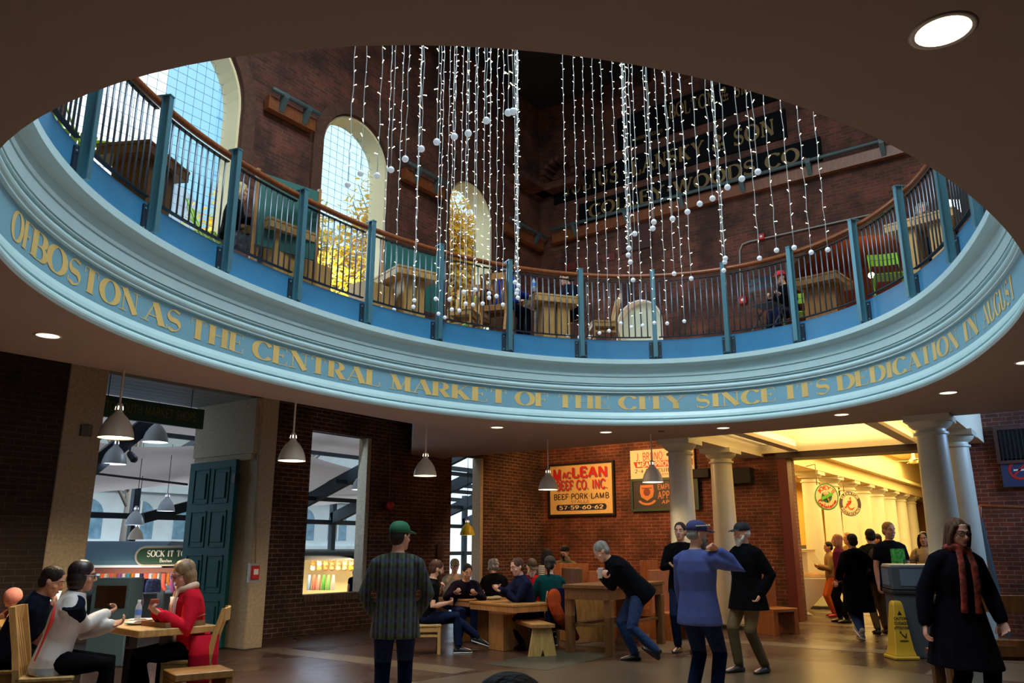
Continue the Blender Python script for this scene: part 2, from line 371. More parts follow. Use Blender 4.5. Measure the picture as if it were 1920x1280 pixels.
# each glyph: width, strokes (class, points), serifs (x, y). classes: k thick, n thin, m modulated curve
G = {
 'A': (.8, [('n', [(.06, 0), (.40, 1)]), ('k', [(.40, 1), (.72, 0)]), ('n', [(.18, .33), (.60, .33)])], [(.06, 0), (.72, 0)]),
 'B': (.7, [('k', [(.14, 0), (.14, 1)]), ('m', [(.14, 1), (.36, 1)] + arc(.36, .755, .24, .245, 90, -90) + [(.14, .51)]), ('m', [(.14, .51), (.40, .51)] + arc(.40, .255, .26, .255, 90, -90) + [(.14, 0)])], [(.14, 0, 'l'), (.14, 1, 'l')]),
 'C': (.76, [('m', arc(.42, .5, .36, .5, 38, 322, 24)), ('n', [(.70, .80), (.70, .98)])], []),
 'D': (.8, [('k', [(.14, 0), (.14, 1)]), ('m', [(.14, 1), (.36, 1)] + arc(.36, .5, .38, .5, 90, -90, 20) + [(.14, 0)])], [(.14, 0, 'l'), (.14, 1, 'l')]),
 'E': (.68, [('k', [(.14, 0), (.14, 1)]), ('n', [(.14, 1), (.58, 1), (.60, .78)]), ('n', [(.14, .52), (.44, .52)]), ('n', [(.44, .40), (.44, .64)]), ('n', [(.14, 0), (.60, 0), (.63, .24)])], [(.14, 0, 'l'), (.14, 1, 'l')]),
 'F': (.64, [('k', [(.14, 0), (.14, 1)]), ('n', [(.14, 1), (.56, 1), (.58, .76)]), ('n', [(.14, .50), (.44, .50)]), ('n', [(.44, .38), (.44, .62)])], [(.14, 0), (.14, 1, 'l')]),
 'G': (.8, [('m', arc(.42, .5, .36, .5, 42, 318, 24)), ('k', [(.68, .04), (.68, .42)])], [(.68, .42)]),
 'H': (.86, [('k', [(.16, 0), (.16, 1)]), ('k', [(.70, 0), (.70, 1)]), ('n', [(.16, .52), (.70, .52)])], [(.16, 0), (.16, 1), (.70, 0), (.70, 1)]),
 'I': (.36, [('k', [(.18, 0), (.18, 1)])], [(.18, 0), (.18, 1)]),
 'J': (.5, [('k', [(.34, 1), (.34, .2)]), ('m', arc(.18, .2, .16, .2, 0, -150, 8))], [(.34, 1)]),
 'K': (.8, [('k', [(.14, 0), (.14, 1)]), ('n', [(.66, 1), (.16, .42)]), ('k', [(.30, .58), (.68, 0)])], [(.14, 0), (.14, 1), (.68, 0), (.64, 1)]),
 'L': (.66, [('k', [(.14, 0), (.14, 1)]), ('n', [(.14, 0), (.58, 0), (.61, .28)])], [(.14, 0, 'l'), (.14, 1)]),
 'M': (1.0, [('n', [(.12, 0), (.14, 1)]), ('k', [(.14, 1), (.46, .04)]), ('n', [(.46, .04), (.80, 1)]), ('k', [(.80, 1), (.80, 0)])], [(.12, 0), (.80, 0), (.80, 1), (.12, 1)]),
 'N': (.86, [('n', [(.14, 0), (.14, 1)]), ('k', [(.14, 1), (.70, 0)]), ('n', [(.70, 0), (.70, 1)])], [(.14, 0), (.70, 1), (.10, 1)]),
 'O': (.84, [('m', arc(.42, .5, .36, .5, 0, 360, 30))], []),
 'P': (.68, [('k', [(.14, 0), (.14, 1)]), ('m', [(.14, 1), (.36, 1)] + arc(.36, .74, .26, .26, 90, -90) + [(.14, .48)])], [(.14, 0), (.14, 1, 'l')]),
 'R': (.78, [('k', [(.14, 0), (.14, 1)]), ('m', [(.14, 1), (.36, 1)] + arc(.36, .75, .25, .25, 90, -90) + [(.14, .50)]), ('k', [(.40, .50), (.66, 0)])], [(.14, 0), (.14, 1, 'l'), (.68, 0)]),
 'S': (.62, [('s', arc(.31, .745, .22, .255, 40, 240, 14) + arc(.31, .265, .24, .265, 70, -140, 14)), ('n', [(.50, .84), (.50, 1)]), ('n', [(.06, 0), (.06, .22)])], []),
 'T': (.74, [('k', [(.36, 0), (.36, 1)]), ('n', [(.06, .74), (.08, 1), (.64, 1), (.66, .74)])], [(.36, 0)]),
 'U': (.84, [('k', [(.16, 1), (.16, .32)]), ('m', arc(.42, .32, .26, .32, 180, 360, 14)), ('n', [(.68, .32), (.68, 1)])], [(.16, 1), (.68, 1)]),
 'V': (.8, [('k', [(.08, 1), (.40, 0)]), ('n', [(.40, 0), (.72, 1)])], [(.08, 1), (.72, 1)]),
 'W': (1.1, [('k', [(.06, 1), (.32, 0)]), ('n', [(.32, 0), (.54, 1)]), ('k', [(.54, 1), (.78, 0)]), ('n', [(.78, 0), (1.02, 1)])], [(.06, 1), (1.02, 1)]),
 'Y': (.8, [('k', [(.08, 1), (.40, .46)]), ('n', [(.72, 1), (.40, .46)]), ('k', [(.40, .46), (.40, 0)])], [(.40, 0), (.08, 1), (.72, 1)]),
 '&': (.8, [('m', [(.70, .45)] + arc(.34, .26, .26, .26, 0, -200, 14) + [(.44, .66)] + arc(.34, .80, .15, .18, -20, 200, 10) + [(.24, .62), (.70, 0)])], []),
 '.': (.3, [('d', [(.14, .0), (.14, .10)])], []), "'": (.25, [('n', [(.12, .75), (.14, 1)])], []), '-': (.4, [('k', [(.08, .48), (.32, .48)])], []),
 '*': (.34, [('d', [(.17, .42), (.17, .54)])], []), ',': (.3, [('d', [(.10, -.08), (.16, .10)])], []),
 '0': (.66, [('m', arc(.33, .5, .25, .5, 0, 360, 24))], []), '2': (.62, [('m', arc(.30, .73, .22, .27, 170, -30, 12) + [(.08, 0)]), ('n', [(.08, 0), (.54, 0)])], []),
 '4': (.66, [('n', [(.46, 0), (.46, 1), (.06, .30), (.60, .30)])], []), '5': (.62, [('n', [(.50, 1), (.14, 1), (.11, .55)]), ('m', [(.11, .55)] + arc(.28, .31, .24, .31, 110, -150, 14))], []),
 '6': (.64, [('m', [(.48, .98), (.20, .66)] + arc(.32, .30, .24, .30, 150, -210, 18))], []), '7': (.6, [('n', [(.06, 1), (.54, 1), (.22, 0)])], []),
 '9': (.64, [('m', [(.16, .02), (.44, .34)] + arc(.32, .70, .24, .30, -30, 330, 18))], []),
 'a': (.5, [('m', arc(.22, .22, .16, .22, 30, 390, 14)), ('k', [(.40, .46), (.40, 0)])], []), 'e': (.5, [('m', [(.08, .24), (.40, .24)] + arc(.24, .23, .17, .23, 5, 320, 14))], []),
 'i': (.24, [('k', [(.12, 0), (.12, .46)]), ('d', [(.12, .62), (.12, .70)])], []), 'l': (.24, [('k', [(.12, 0), (.12, 1)])], []), 'n': (.5, [('k', [(.10, 0), (.10, .46)]), ('m', arc(.25, .28, .15, .18, 170, 0, 8) + [(.40, 0)])], []),
 'o': (.52, [('m', arc(.25, .23, .18, .23, 0, 360, 16))], []), 'r': (.36, [('k', [(.10, 0), (.10, .46)]), ('m', arc(.24, .30, .13, .15, 170, 50, 6))], []), 's': (.42, [('m', arc(.2, .35, .12, .12, 40, 240, 8) + arc(.2, .12, .13, .12, 70, -140, 8))], []),
 't': (.34, [('k', [(.15, .75), (.15, 0)]), ('n', [(.02, .46), (.28, .46)])], []), 'c': (.44, [('m', arc(.24, .23, .17, .23, 40, 320, 14))], []),
}
def twidth(s, gap=.06): return sum((G[c][0] if c in G else .38) + gap for c in s) - gap
def letters(b, s, fn, thick=.2, thin=.06, serif=.0, gap=.06, xs=1.0):
    """strokes of the string s drawn through fn(x, y) -> point; x counts letter heights"""
    x = 0.0
    cnt = [0]
    def q(pts):
        pv = [fn(*p) for p in pts]; nn = (pv[1] - pv[0]).cross(pv[2] - pv[0])
        if nn.length > 1e-12: nn.normalize(); pv = [p + nn * .00012 * (cnt[0] % 7) for p in pv]
        b.add(pv, [tuple(range(len(pv)))])
    for c in s:
        if c not in G: x += .38 * xs + gap; continue
        w, st, sf = G[c]
        for cl, pts in st:
            wd = []; cnt[0] += 1
            for i, p in enumerate(pts):
                a = pts[max(i - 1, 0)]; e = pts[min(i + 1, len(pts) - 1)]
                dx, dy = e[0] - a[0], e[1] - a[1]; l = math.hypot(dx, dy) or 1; dx /= l; dy /= l
                k = {'k': 1, 'n': 0, 'd': 1.0, 'm': abs(dy) ** 1.3, 's': (1 if (dx > 0) == (dy < 0) else .25) * abs(dx * .75 + .25) if c == 'S' else .5}[cl]
                wd.append(((-dy, dx), thin + (thick - thin) * k))
            for i in range(len(pts) - 1):
                (n0, w0), (n1, w1) = wd[i], wd[i + 1]
                a, e = pts[i], pts[i + 1]
                q([((x + (a[0] + n0[0] * w0 / 2) * xs), a[1] + n0[1] * w0 / 2), ((x + (a[0] - n0[0] * w0 / 2) * xs), a[1] - n0[1] * w0 / 2),
                   ((x + (e[0] - n1[0] * w1 / 2) * xs), e[1] - n1[1] * w1 / 2), ((x + (e[0] + n1[0] * w1 / 2) * xs), e[1] + n1[1] * w1 / 2)])
        if serif:
            for f in sf:
                cnt[0] += 1
                cx, cy = f[0], f[1]; l = serif if len(f) < 3 else serif; r_ = serif if len(f) < 3 else 0
                y0, y1 = (cy, cy + thin) if cy < .5 else (cy - thin, cy)
                q([(x + (cx - l) * xs, y0), (x + (cx + r_) * xs, y0), (x + (cx + r_) * xs, y1), (x + (cx - l) * xs, y1)])
        x += w * xs + gap
    return x
def flat_text(b, s, o, ux, uy, h, width=None, center=False, **kw):
    """text on a plane: o origin of baseline, ux/uy unit axes, h letter height, width forces the total width"""
    xs = kw.get('xs', 1.0); tot = 0
    for c in s: tot += ((G[c][0] if c in G else .38) * xs + kw.get('gap', .06))
    sx = (width / (tot * h)) if width else 1.0
    o = Vector(o); ux = Vector(ux); uy = Vector(uy); off = -tot * h * sx / 2 if center else 0
    letters(b, s, lambda x, y: o + ux * (x * h * sx + off) + uy * (y * h), **kw)
# inscription: the words and where each starts and ends along the frieze
def phi_at(px, z, off):
    best = None
    for k in range(0, 2400):
        ph = R(-70 + 320 * k / 2400); p = oval(ph, z, off)
        X, Y = p.x * SA - p.y * CA, p.x * CA + p.y * SA
        if Y < 4.2: continue
        x, y = project(p)
        d = abs(x - px)
        if y > 450 and (best is None or d < best[0]): best = (d, ph)
    return best[1]
TZ0, TZ1, TOFF = 3.575, 3.785, .058
ins = MB()
words = [('OF', -22, 34), ('BOSTON', 42, 262), ('AS', 271, 340), ('THE', 356, 458), ('CENTRAL', 475, 714), ('MARKET', 732, 953), ('OF', 967, 1030), ('THE', 1045, 1145),
         ('CITY', 1161, 1285), ('SINCE', 1304, 1456), ('ITS', 1474, 1556), ('DEDICATION', 1570, 1797), ('IN', 1806, 1834), ('AUGUST', 1842, None)]
for s, xa, xb in words:
    if xa < 0: pb = phi_at(xb - 12, 3.68, TOFF); pa = pb + .075
    else:
        pa = phi_at(xa, 3.68, TOFF); pb = phi_at(xb, 3.68, TOFF) if xb else pa - .27
    W = twidth(s)
    letters(ins, s, lambda x, y: oval(pa + (pb - pa) * (x / W), TZ0 + (TZ1 - TZ0) * y, TOFF), thick=.25, thin=.04, serif=.17)
ins.build('lettering', M_GOLD, rim, fix=False)

# ------------------------------------------------------------------ railing
POSTS = [(162, 338), (297, 436), (427, 508), (559, 561), (697, 601), (826, 632), (957, 651), (1090, 665), (1228, 668), (1366, 660), (1499, 640), (1620, 602), (1714, 557), (1781, 492), (1835, 425)]
PH = [onoval(x, y, 4.40) for x, y in POSTS]
PH = [p + 2 * PI if p < -PI / 2 - .4 else p for p in PH]
RAILZ = 5.80
def frame_at(ph):
    p = oval(ph, 0); q = (oval(ph + .005, 0) - oval(ph - .005, 0)).normalized(); n = Vector((q.y, -q.x, 0))
    if n.dot(p - OVC) < 0: n = -n
    return q, n                                     # tangent, outward normal
place = ['beside the lime green chair', 'left of the wide arched window', 'in front of the wide arched window', 'right of the wide arched window', 'below the middle arched window', 'right of the middle arched window',
         'left of the slatted chairs', 'beside the table with the water bottle', 'before the cream niche', 'right of the cream niche', 'left of the corner block table', 'right of the corner block table', 'right of the lit bulb', 'before the grey-haired guest', 'at the far right end of the view']
for i, ph in enumerate(PH):
    q, n = frame_at(ph); o = oval(ph, 0, 0)
    t = thing('balustrade_post', 'blue grey railing post ' + (place[i]), 'railing post', (o.x, o.y, LEDGE), math.atan2(n.y, n.x), 'posts of the oval railing')
    b = MB(); z1 = RAILZ + .06 - LEDGE
    b.box(-.075, .0, -.012, .012, .04, z1); b.box(-.085, -.073, -.034, .034, .04, z1); b.box(-.004, .008, -.034, .034, .04, z1)
    b.box(-.09, .06, -.036, .036, z1, z1 + .015)
    b.build('upright', M_POST, t)
    b = MB(); b.box(.008, .03, -.10, .10, .03, .30)
    pl = b.build('base_plate', M_FRAME, t)
    for yy in (-.075, .075):
        for zz in (.06, .26): MB().lathe([(.012, 0), (.012, .008), (.006, .012)], n=8).build('bolt', M_POST, pl).matrix_local = Matrix.Translation((.008, yy, zz)) @ Matrix.Rotation(R(-90), 4, 'Y')
hr = MB(); pts = [oval(PH[0] + .35 - (PH[0] + .35 - PH[-1] + .35) * k / 120, RAILZ, .045) for k in range(121)]
hr.tube(pts, .04, 10)
tag(hr.build('handrail', W_RAIL, smooth=True), 'round varnished wood handrail curving along the top of the oval railing', 'handrail')
balu = MB().tube([(0, 0, 0), (0, 0, 1)], .0105, 6, ends=False); balu_me = None
EXT = [PH[0] + .12] + PH + [PH[-1] - .10]
for i in range(len(EXT) - 1):
    a, e = EXT[i], EXT[i + 1]
    where = ('left of the first post in view' if i == 0 else 'right of the last post in view' if i == len(EXT) - 2 else 'right of the post ' + place[i - 1])
    o = oval((a + e) / 2, 4.74, .02)
    t = thing('balustrade_bay', 'balustrade bay ' + where, 'balustrade', o, 0, 'bays of the oval railing')
    da = .06 / rr(a)
    ns = 8
    for z, w, h, bn in ((4.745, .05, .012, 'bottom_bar'), (5.70, .045, .012, 'top_bar')):
        b = MB()
        for k in range(ns):
            p0 = a - da + (e - a + 2 * da) * k / ns; p1 = a - da + (e - a + 2 * da) * (k + 1) / ns
            b.bar(oval(p0, z, .02) - o, oval(p1, z, .02) - o, w, h)
        b.build(bn, M_DARK, t)
    nb = 11 if 0 < i < len(EXT) - 2 else 6
    for k in range(nb):
        p = a - da + (e - a + 2 * da) * (k + .5) / nb
        if balu_me is None:
            ob = balu.build('baluster', M_BAL, t, smooth=True); balu_me = ob.data
        else:
            ob = bpy.data.objects.new('baluster', balu_me); C.objects.link(ob); ob.parent = t
        ob.location = oval(p, 4.75, .02) - o; ob.scale = (1, 1, .95)

# ------------------------------------------------------------------ floor
def floormat():
    m = bpy.data.materials.new('brick_paver_floor'); m.use_nodes = True
    n = m.node_tree.nodes; L = m.node_tree.links; b = n['Principled BSDF']
    t = n.new('ShaderNodeTexCoord'); mp = n.new('ShaderNodeMapping'); mp.inputs['Rotation'].default_value = (0, 0, R(90))
    k = n.new('ShaderNodeTexBrick'); L.new(t.outputs['Object'], mp.inputs[0]); L.new(mp.outputs[0], k.inputs['Vector'])
    k.inputs['Color1'].default_value = lin('#452b20'); k.inputs['Color2'].default_value = lin('#312018'); k.inputs['Mortar'].default_value = lin('#4d4034')
    k.inputs['Scale'].default_value = 1; k.inputs['Brick Width'].default_value = .2; k.inputs['Row Height'].default_value = .1; k.inputs['Mortar Size'].default_value = .006
    z = n.new('ShaderNodeTexNoise'); z.inputs['Scale'].default_value = .9; z.inputs['Detail'].default_value = 4; L.new(t.outputs['Object'], z.inputs['Vector'])
    r = n.new('ShaderNodeMapRange'); r.inputs[1].default_value = .3; r.inputs[2].default_value = .7; r.inputs[3].default_value = .2; r.inputs[4].default_value = .4
    L.new(z.outputs['Fac'], r.inputs[0]); L.new(r.outputs[0], b.inputs['Roughness']); L.new(k.outputs['Color'], b.inputs['Base Color'])
    bu = n.new('ShaderNodeBump'); bu.inputs['Strength'].default_value = .5; bu.inputs['Distance'].default_value = .006; bu.invert = True
    L.new(k.outputs['Fac'], bu.inputs['Height']); L.new(bu.outputs[0], b.inputs['Normal'])
    return m
def slabmat(name, c1, c2, w, h, rough=.42):
    m = bpy.data.materials.new(name); m.use_nodes = True
    n = m.node_tree.nodes; L = m.node_tree.links; b = n['Principled BSDF']; b.inputs['Roughness'].default_value = rough
    t = n.new('ShaderNodeTexCoord'); k = n.new('ShaderNodeTexBrick'); L.new(t.outputs['Object'], k.inputs['Vector'])
    k.inputs['Color1'].default_value = lin(c1); k.inputs['Color2'].default_value = lin(c2); k.inputs['Mortar'].default_value = lin('#453a30')
    k.inputs['Scale'].default_value = 1; k.inputs['Brick Width'].default_value = w; k.inputs['Row Height'].default_value = h; k.inputs['Mortar Size'].default_value = .006
    L.new(k.outputs['Color'], b.inputs['Base Color'])
    return m
M_SLAB = slabmat('floor_granite_slabs', '#574938', '#4c3f2e', 1.3, .9, .3); M_BANDST = slabmat('floor_granite_band', '#675845', '#5c4e3c', 1.1, .9, .32); M_DGRAN = mat('dark_green_granite', '#35362c', .4, var=.15, vscale=20)
MB().box(-4, 46, -3, 30, -.2, 0).build('floor_1', floormat(), kind='structure')
b = MB(); b.poly([(6.4 + 4.9 * math.cos(2 * PI * k / 72), 3.2 + 3.3 * math.sin(2 * PI * k / 72), .0) for k in range(72)], (0, 0, .004)); b.build('floor_2', M_SLAB, kind='structure')
b = MB(); b.box(7.75, 8.2, 6.5, 10.3, 0, .003); b.box(12.75, 13.2, 1.0, 8.5, 0, .003); b.box(16.6, 17.0, 2.35, 5.25, 0, .003)
for k in range(3): b.box(19.5 + 3.6 * k, 19.9 + 3.6 * k, 2.2, 5.7, 0, .003)
b.box(11.0, 12.7, 5.2, 6.8, 0, .003); b.box(11.0, 12.7, 1.0, 2.0, 0, .003); b.build('floor_3', M_BANDST, kind='structure')
b = MB(); b.box(8.6, 10.6, 5.75, 6.7, 0, .006); b.box(10.1, 11.6, 1.3, 1.75, 0, .007); b.build('floor_4', M_DGRAN, kind='structure')

# ------------------------------------------------------------------ walls
def wall(name, axis, c0, c1, a0, a1, z0, z1, openings, m):
    """axis 'y': wall spans x in a0..a1 at y c0..c1; axis 'x': spans y. openings (a, b, zb, zt, arched)"""
    b = MB()
    def bx(p0, p1, q0, q1):
        if p1 - p0 < 1e-4 or q1 - q0 < 1e-4: return
        if axis == 'y': b.box(p0, p1, c0, c1, q0, q1)
        else: b.box(c0, c1, p0, p1, q0, q1)
    cuts = sorted({a0, a1} | {v for o in openings for v in o[:2]})
    for p0, p1 in zip(cuts, cuts[1:]):
        mid = (p0 + p1) / 2; zz = [(o[2], o[3] + ((o[1] - o[0]) / 2 if o[4] else 0)) for o in openings if o[0] < mid < o[1]]
        z = z0
        for q0, q1 in sorted(zz): bx(p0, p1, z, q0); z = q1
        bx(p0, p1, z, z1)
    for o in openings:
        if o[4]:
            r = (o[1] - o[0]) / 2; cx = (o[0] + o[1]) / 2; N = 20
            for k in range(N):
                t0 = PI - PI * k / N; t1 = PI - PI * (k + 1) / N
                pts = [(cx + r * math.cos(t0), o[3] + r * math.sin(t0)), (cx + r * math.cos(t1), o[3] + r * math.sin(t1)), (cx + r * math.cos(t1), o[3] + r), (cx + r * math.cos(t0), o[3] + r)]
                if abs(pts[0][1] - pts[3][1]) < 1e-4: pts = pts[:3]
                if abs(pts[1][1] - pts[2][1]) < 1e-4: pts = [pts[0], pts[1], pts[3]]
                if axis == 'y': b.poly([(x, c0, z) for x, z in pts], (0, c1 - c0, 0))
                else: b.poly([(c0, x, z) for x, z in pts], (c1 - c0, 0, 0))
    return b.build(name, m, kind='structure')
UP = [(4.6, 7.5, 4.75, 9.0, True), (9.35, 11.15, 4.75, 9.17, True), (13.15, 14.85, 4.75, 9.23, True)]
wall('wall_left', 'y', 11.4, 11.62, -4, 17.5, 0, 4.6, [(5.2, 7.7, 0, 3.75, False), (9.55, 11.05, .63, 3.5, False), (13.45, 14.6, 0, 3.42, False)], M_BRICKL)
wall('wall_left_upper', 'y', 11.4, 11.9, -4, 17.5, 4.6, 13.5, UP, M_BRICKU)
wall('wall_right', 'x', 17, 17.5, -3, 11.4, 0, 4.6, [(2.35, 5.25, 0, 3.26, False)], M_BRICKR)
wall('wall_right_upper', 'x', 17, 17.5, -3, 11.4, 4.6, 13.5, [(7.9, 9.14, 4.75, 6.69, True), (1.8, 5.2, 4.75, 6.25, True)], M_BRICKU)
wall('wall_back', 'x', -4.5, -4, -3.5, 11.9, 0, 13.7, [], M_BRICKU)
wall('wall_near', 'y', -3.5, -3, -4, 17.5, 0, 13.7, [], M_BRICKU)
# upper windows: plaster reveal, brick arch rim, bird net
def arch_path(a, b_, zb, zs, grow=0.0):
    r = (b_ - a) / 2 + grow; cx = (a + b_) / 2
    return [(a - grow, zb)] + [(cx + r * math.cos(PI - PI * k / 24), zs + r * math.sin(PI - PI * k / 24)) for k in range(25)] + [(b_ + grow, zb)]
for i, (a, b_, zb, zs, _) in enumerate(UP):
    po, pi_ = arch_path(a, b_, zb, zs), arch_path(a, b_, zb, zs, -.05)
    b = MB(); b.loft([[(x, 11.42, z), (x, 11.88, z), (u, 11.88, w), (u, 11.42, w)] for (x, z), (u, w) in zip(po, pi_)])
    win = b.build('window_%d' % (i + 1), mat('cream_plaster_reveal', '#d8cba0', .7), kind='structure')
    p2, p3 = arch_path(a, b_, zb, zs, .02), arch_path(a, b_, zb, zs, .26)
    b = MB(); b.loft([[(x, 11.33, z), (x, 11.4, z), (u, 11.4, w), (u, 11.33, w)] for (x, z), (u, w) in zip(p2, p3)]); b.build('arch_rim', mat('brown_rowlock_brick', '#4a2c1d', .85, var=.3, vscale=14), win)
    if i < 2:
        b = MB(); r = (b_ - a) / 2; cx = (a + b_) / 2; n = int((b_ - a) / .17)
        for k in range(1, n):
            x = a + (b_ - a) * k / n; zt = zs + math.sqrt(max(0, r * r - (x - cx) ** 2)); b.bar((x, 11.80, zb), (x, 11.80, zt), .006)
        z = zb + .2
        while z < zs + r - .05:
            h = r if z < zs else math.sqrt(max(0, r * r - (z - zs) ** 2)); b.bar((cx - h, 11.80, z), (cx + h, 11.80, z), .006); z += .17
        b.build('bird_net', mat('grey_net_cord', '#6b93a2', .6), win)
# cream blind niche and the lit upper archway
b = MB(); b.box(17.2, 17.35, 7.9, 9.14, 4.75, 7.31); nb = b.build('trim_1', mat('pale_green_plaster', '#b9c4ae', .6), kind='structure')
po, pi_ = arch_path(7.9, 9.14, 4.75, 6.69), arch_path(7.9, 9.14, 4.75, 6.69, -.03)
b = MB(); b.loft([[(16.97, x, z), (17.2, x, z), (17.2, u, w), (16.97, u, w)] for (x, z), (u, w) in zip(po, pi_)]); b.build('trim_2', M_WHITE, kind='structure')
b = MB(); b.box(17.5, 21, 1.0, 6, 4.55, 4.72); b.box(21, 21.2, 1.0, 6, 4.72, 8.6); b.box(17.5, 21, .8, 1.0, 4.72, 8.6); b.box(17.5, 21, 6, 6.2, 4.72, 8.6); b.box(17.5, 21, 1, 6, 8.4, 8.6)
b.build('wall_upper_room', mat('terracotta_plaster', '#8a4a2c', .8), kind='structure')
point('upper_room_lamp', (18.6, 3.4, 7.6), 34, (1.0, .56, .24), .1)
# small arched corbel high in the corner
b = MB()
for k in range(9):
    t = PI * k / 8; b.box(16.55, 17, 10.55 + .5 * math.cos(t) - .06, 10.55 + .5 * math.cos(t) + .06, 11.0 + .5 * math.sin(t), 11.0 + .5 * math.sin(t) + .16)
b.box(16.6, 17, 9.9, 11.3, 10.75, 10.95); b.box(15.6, 17, 10.95, 11.4, 10.75, 10.95); b.build('trim_3', M_BRICKU, kind='structure')

# ------------------------------------------------------------------ entrance portal, piers, door leaf
b = MB(); b.box(4.75, 5.25, 10.4, 12.1, 0, 4.5); b.box(7.7, 8.02, 10.4, 12.1, 0, 4.5); b.box(5.25, 7.7, 10.5, 12.1, 3.75, 4.5)
b.build('trim_4', M_STONE, kind='structure', bevel=.015)
b = MB(); b.box(-4, 4.75, 10.4, 10.9, 0, 4.5); b.build('wall_left_pier', brick('near_black_brick', '#2c1a13', '#20130e', '#3d332b', '#4a4038'), kind='structure')  # darkest of the brick mixes
b = MB()
for k in range(6): b.box(5.25, 7.7, 10.55 + .25 * k, 10.785 + .25 * k, 3.70, 3.75)
b.build('ceiling_4', mat('grey_green_boards', '#7d8580', .6), kind='structure')
b = MB(); b.box(7.60, 7.70, 10.42, 12.0, 2.85, 3.7); b.box(7.63, 7.7, 10.5, 12.0, 2.75, 2.85); b.build('trim_5', M_STONE, kind='structure')
dr = thing('open_door', 'tall dark teal wooden door with eight raised panels standing open in the south entrance', 'door', (7.6, 10.72, 0))
DW, DH = 1.22, 2.76
b = MB(); b.box(-.065, 0, 0, DW, .02, DH); b.build('leaf', M_DOOR, dr, bevel=.006)
for rI in range(4):
    for cI in range(2):
        z0 = .12 + rI * .66; y0 = .13 + cI * .52; b = MB(); x = -.065
        for a_, e_ in (((y0, z0), (y0 + .42, z0 + .025)), ((y0, z0 + .53), (y0 + .42, z0 + .555)), ((y0, z0), (y0 + .025, z0 + .555)), ((y0 + .395, z0), (y0 + .42, z0 + .555))): b.box(x - .014, x, a_[0], e_[0], a_[1], e_[1])
        b.box(x - .02, x, y0 + .08, y0 + .34, z0 + .08, z0 + .475); b.build('raised_panel', M_DOOR, dr, bevel=.006)
b = MB()
for z in (.35, 2.4): b.box(-.09, -.0, -.03, .05, z, z + .14)
b.build('hinge', M_DARK, dr)
# deep red steel frame of the hall opening
b = MB(); b.box(16.9, 17.2, 5.22, 5.42, 0, 3.36); b.box(16.9, 17.2, 2.18, 2.38, 0, 3.36); b.build('trim_6', M_OXBLOOD, kind='structure')
b = MB(); b.box(16.88, 17.45, 2.16, 5.44, 3.235, 3.36); b.build('trim_7', mat('dark_brown_steel', '#2f1c14', .5), kind='structure')
# window sill, stone jambs, rowlock course
b = MB()
for k in range(20): b.box(9.56 + .0745 * k, 9.622 + .0745 * k, 11.36, 11.62, .53, .645)
b.build('trim_8', mat('rowlock_brick', '#5a4632', .85, var=.3, vscale=9), kind='structure')
b = MB(); b.box(10.95, 11.08, 11.42, 11.66, .645, 3.5); b.box(14.5, 14.66, 11.42, 11.66, 0, 3.42); b.build('trim_9', M_STONE, kind='structure')

# ------------------------------------------------------------------ vestibule between the columns and the wall
b = MB()
for y0, y1, yi in ((5.72, 6.28, 5.45), (1.62, 2.18, 2.45)):
    b.box(13.15, 17, y0, y1, 3.3, 4.5)
    yy = sorted((y0 if yi < y0 else y1, yi)); b.box(13.15, 17, yy[0], yy[1], 3.52, 3.72)
b.box(13.15, 17, 4.95, 5.15, 3.38, 3.58); b.box(13.15, 17, 2.75, 2.95, 3.38, 3.58)
b.build('trim_10', M_VEST, kind='structure')
b = MB(); b.box(13.15, 17, 2.1, 5.8, 4.3, 4.5); b.box(16.86, 17.0, 2.2, 5.75, 3.36, 4.5); b.build('ceiling_5', M_VEST, kind='structure')

# ------------------------------------------------------------------ columns
def column_mesh(h=3.3, r=.235):
    b = MB(); e = .86
    b.lathe([(r * 1.0, .0), (r * 1.0, .12), (r * .985, .8), (r * .95, 1.6), (r * .9, 2.3), (r * e, h - .30), (r * e, h - .275), (r * 1.0, h - .265), (r * 1.0, h - .235), (r * e, h - .225), (r * e, h - .19), (r * 1.02, h - .17), (r * 1.2, h - .13), (r * 1.28, h - .09)], n=36)
    o = b.build('column', M_COL); smooth_by_angle(o, 35)
    b2 = MB(); b2.box(-r * 1.3, r * 1.3, -r * 1.3, r * 1.3, h - .09, h); b2.build('abacus', M_COL, o)
    b3 = MB(); b3.box(-.33, .33, -.33, .33, .0, .07); b3.build('plinth', mat('dark_plinth_stone', '#2c2c28', .5), o, bevel=.008)
    return o
col = column_mesh(); col.location = (13.35, 6.0, 0)
tag(col, 'cream column under the soffit edge, standing in front of the apple sign', 'column', 'columns round the hall entrance', 'thing')
for (x, y, l) in ((15.15, 5.95, 'cream column behind the bearded man, near the brick wall'), (13.05, 1.9, 'cream column behind the slate grey litter bin'), (15.0, 1.86, 'cream column just behind the one by the litter bin, under the bright blue bulkhead')):
    dup(col, (x, y, 0), 0, l)
names = ['first', 'second', 'third', 'fourth', 'fifth', 'sixth', 'seventh', 'eighth']
for k in range(8):
    dup(col, (21.1 + 1.83 * k, 5.97, 0), 0, '%s yellow-lit column from the hall entrance, in the row behind the round signs' % names[k], 'columns down the market hall')
for k in range(5):
    dup(col, (26.5 + 1.83 * k, 1.9, 0), 0, 'yellow-lit hall column seen right of the man in the printed T-shirt', 'columns on the right side of the market hall')

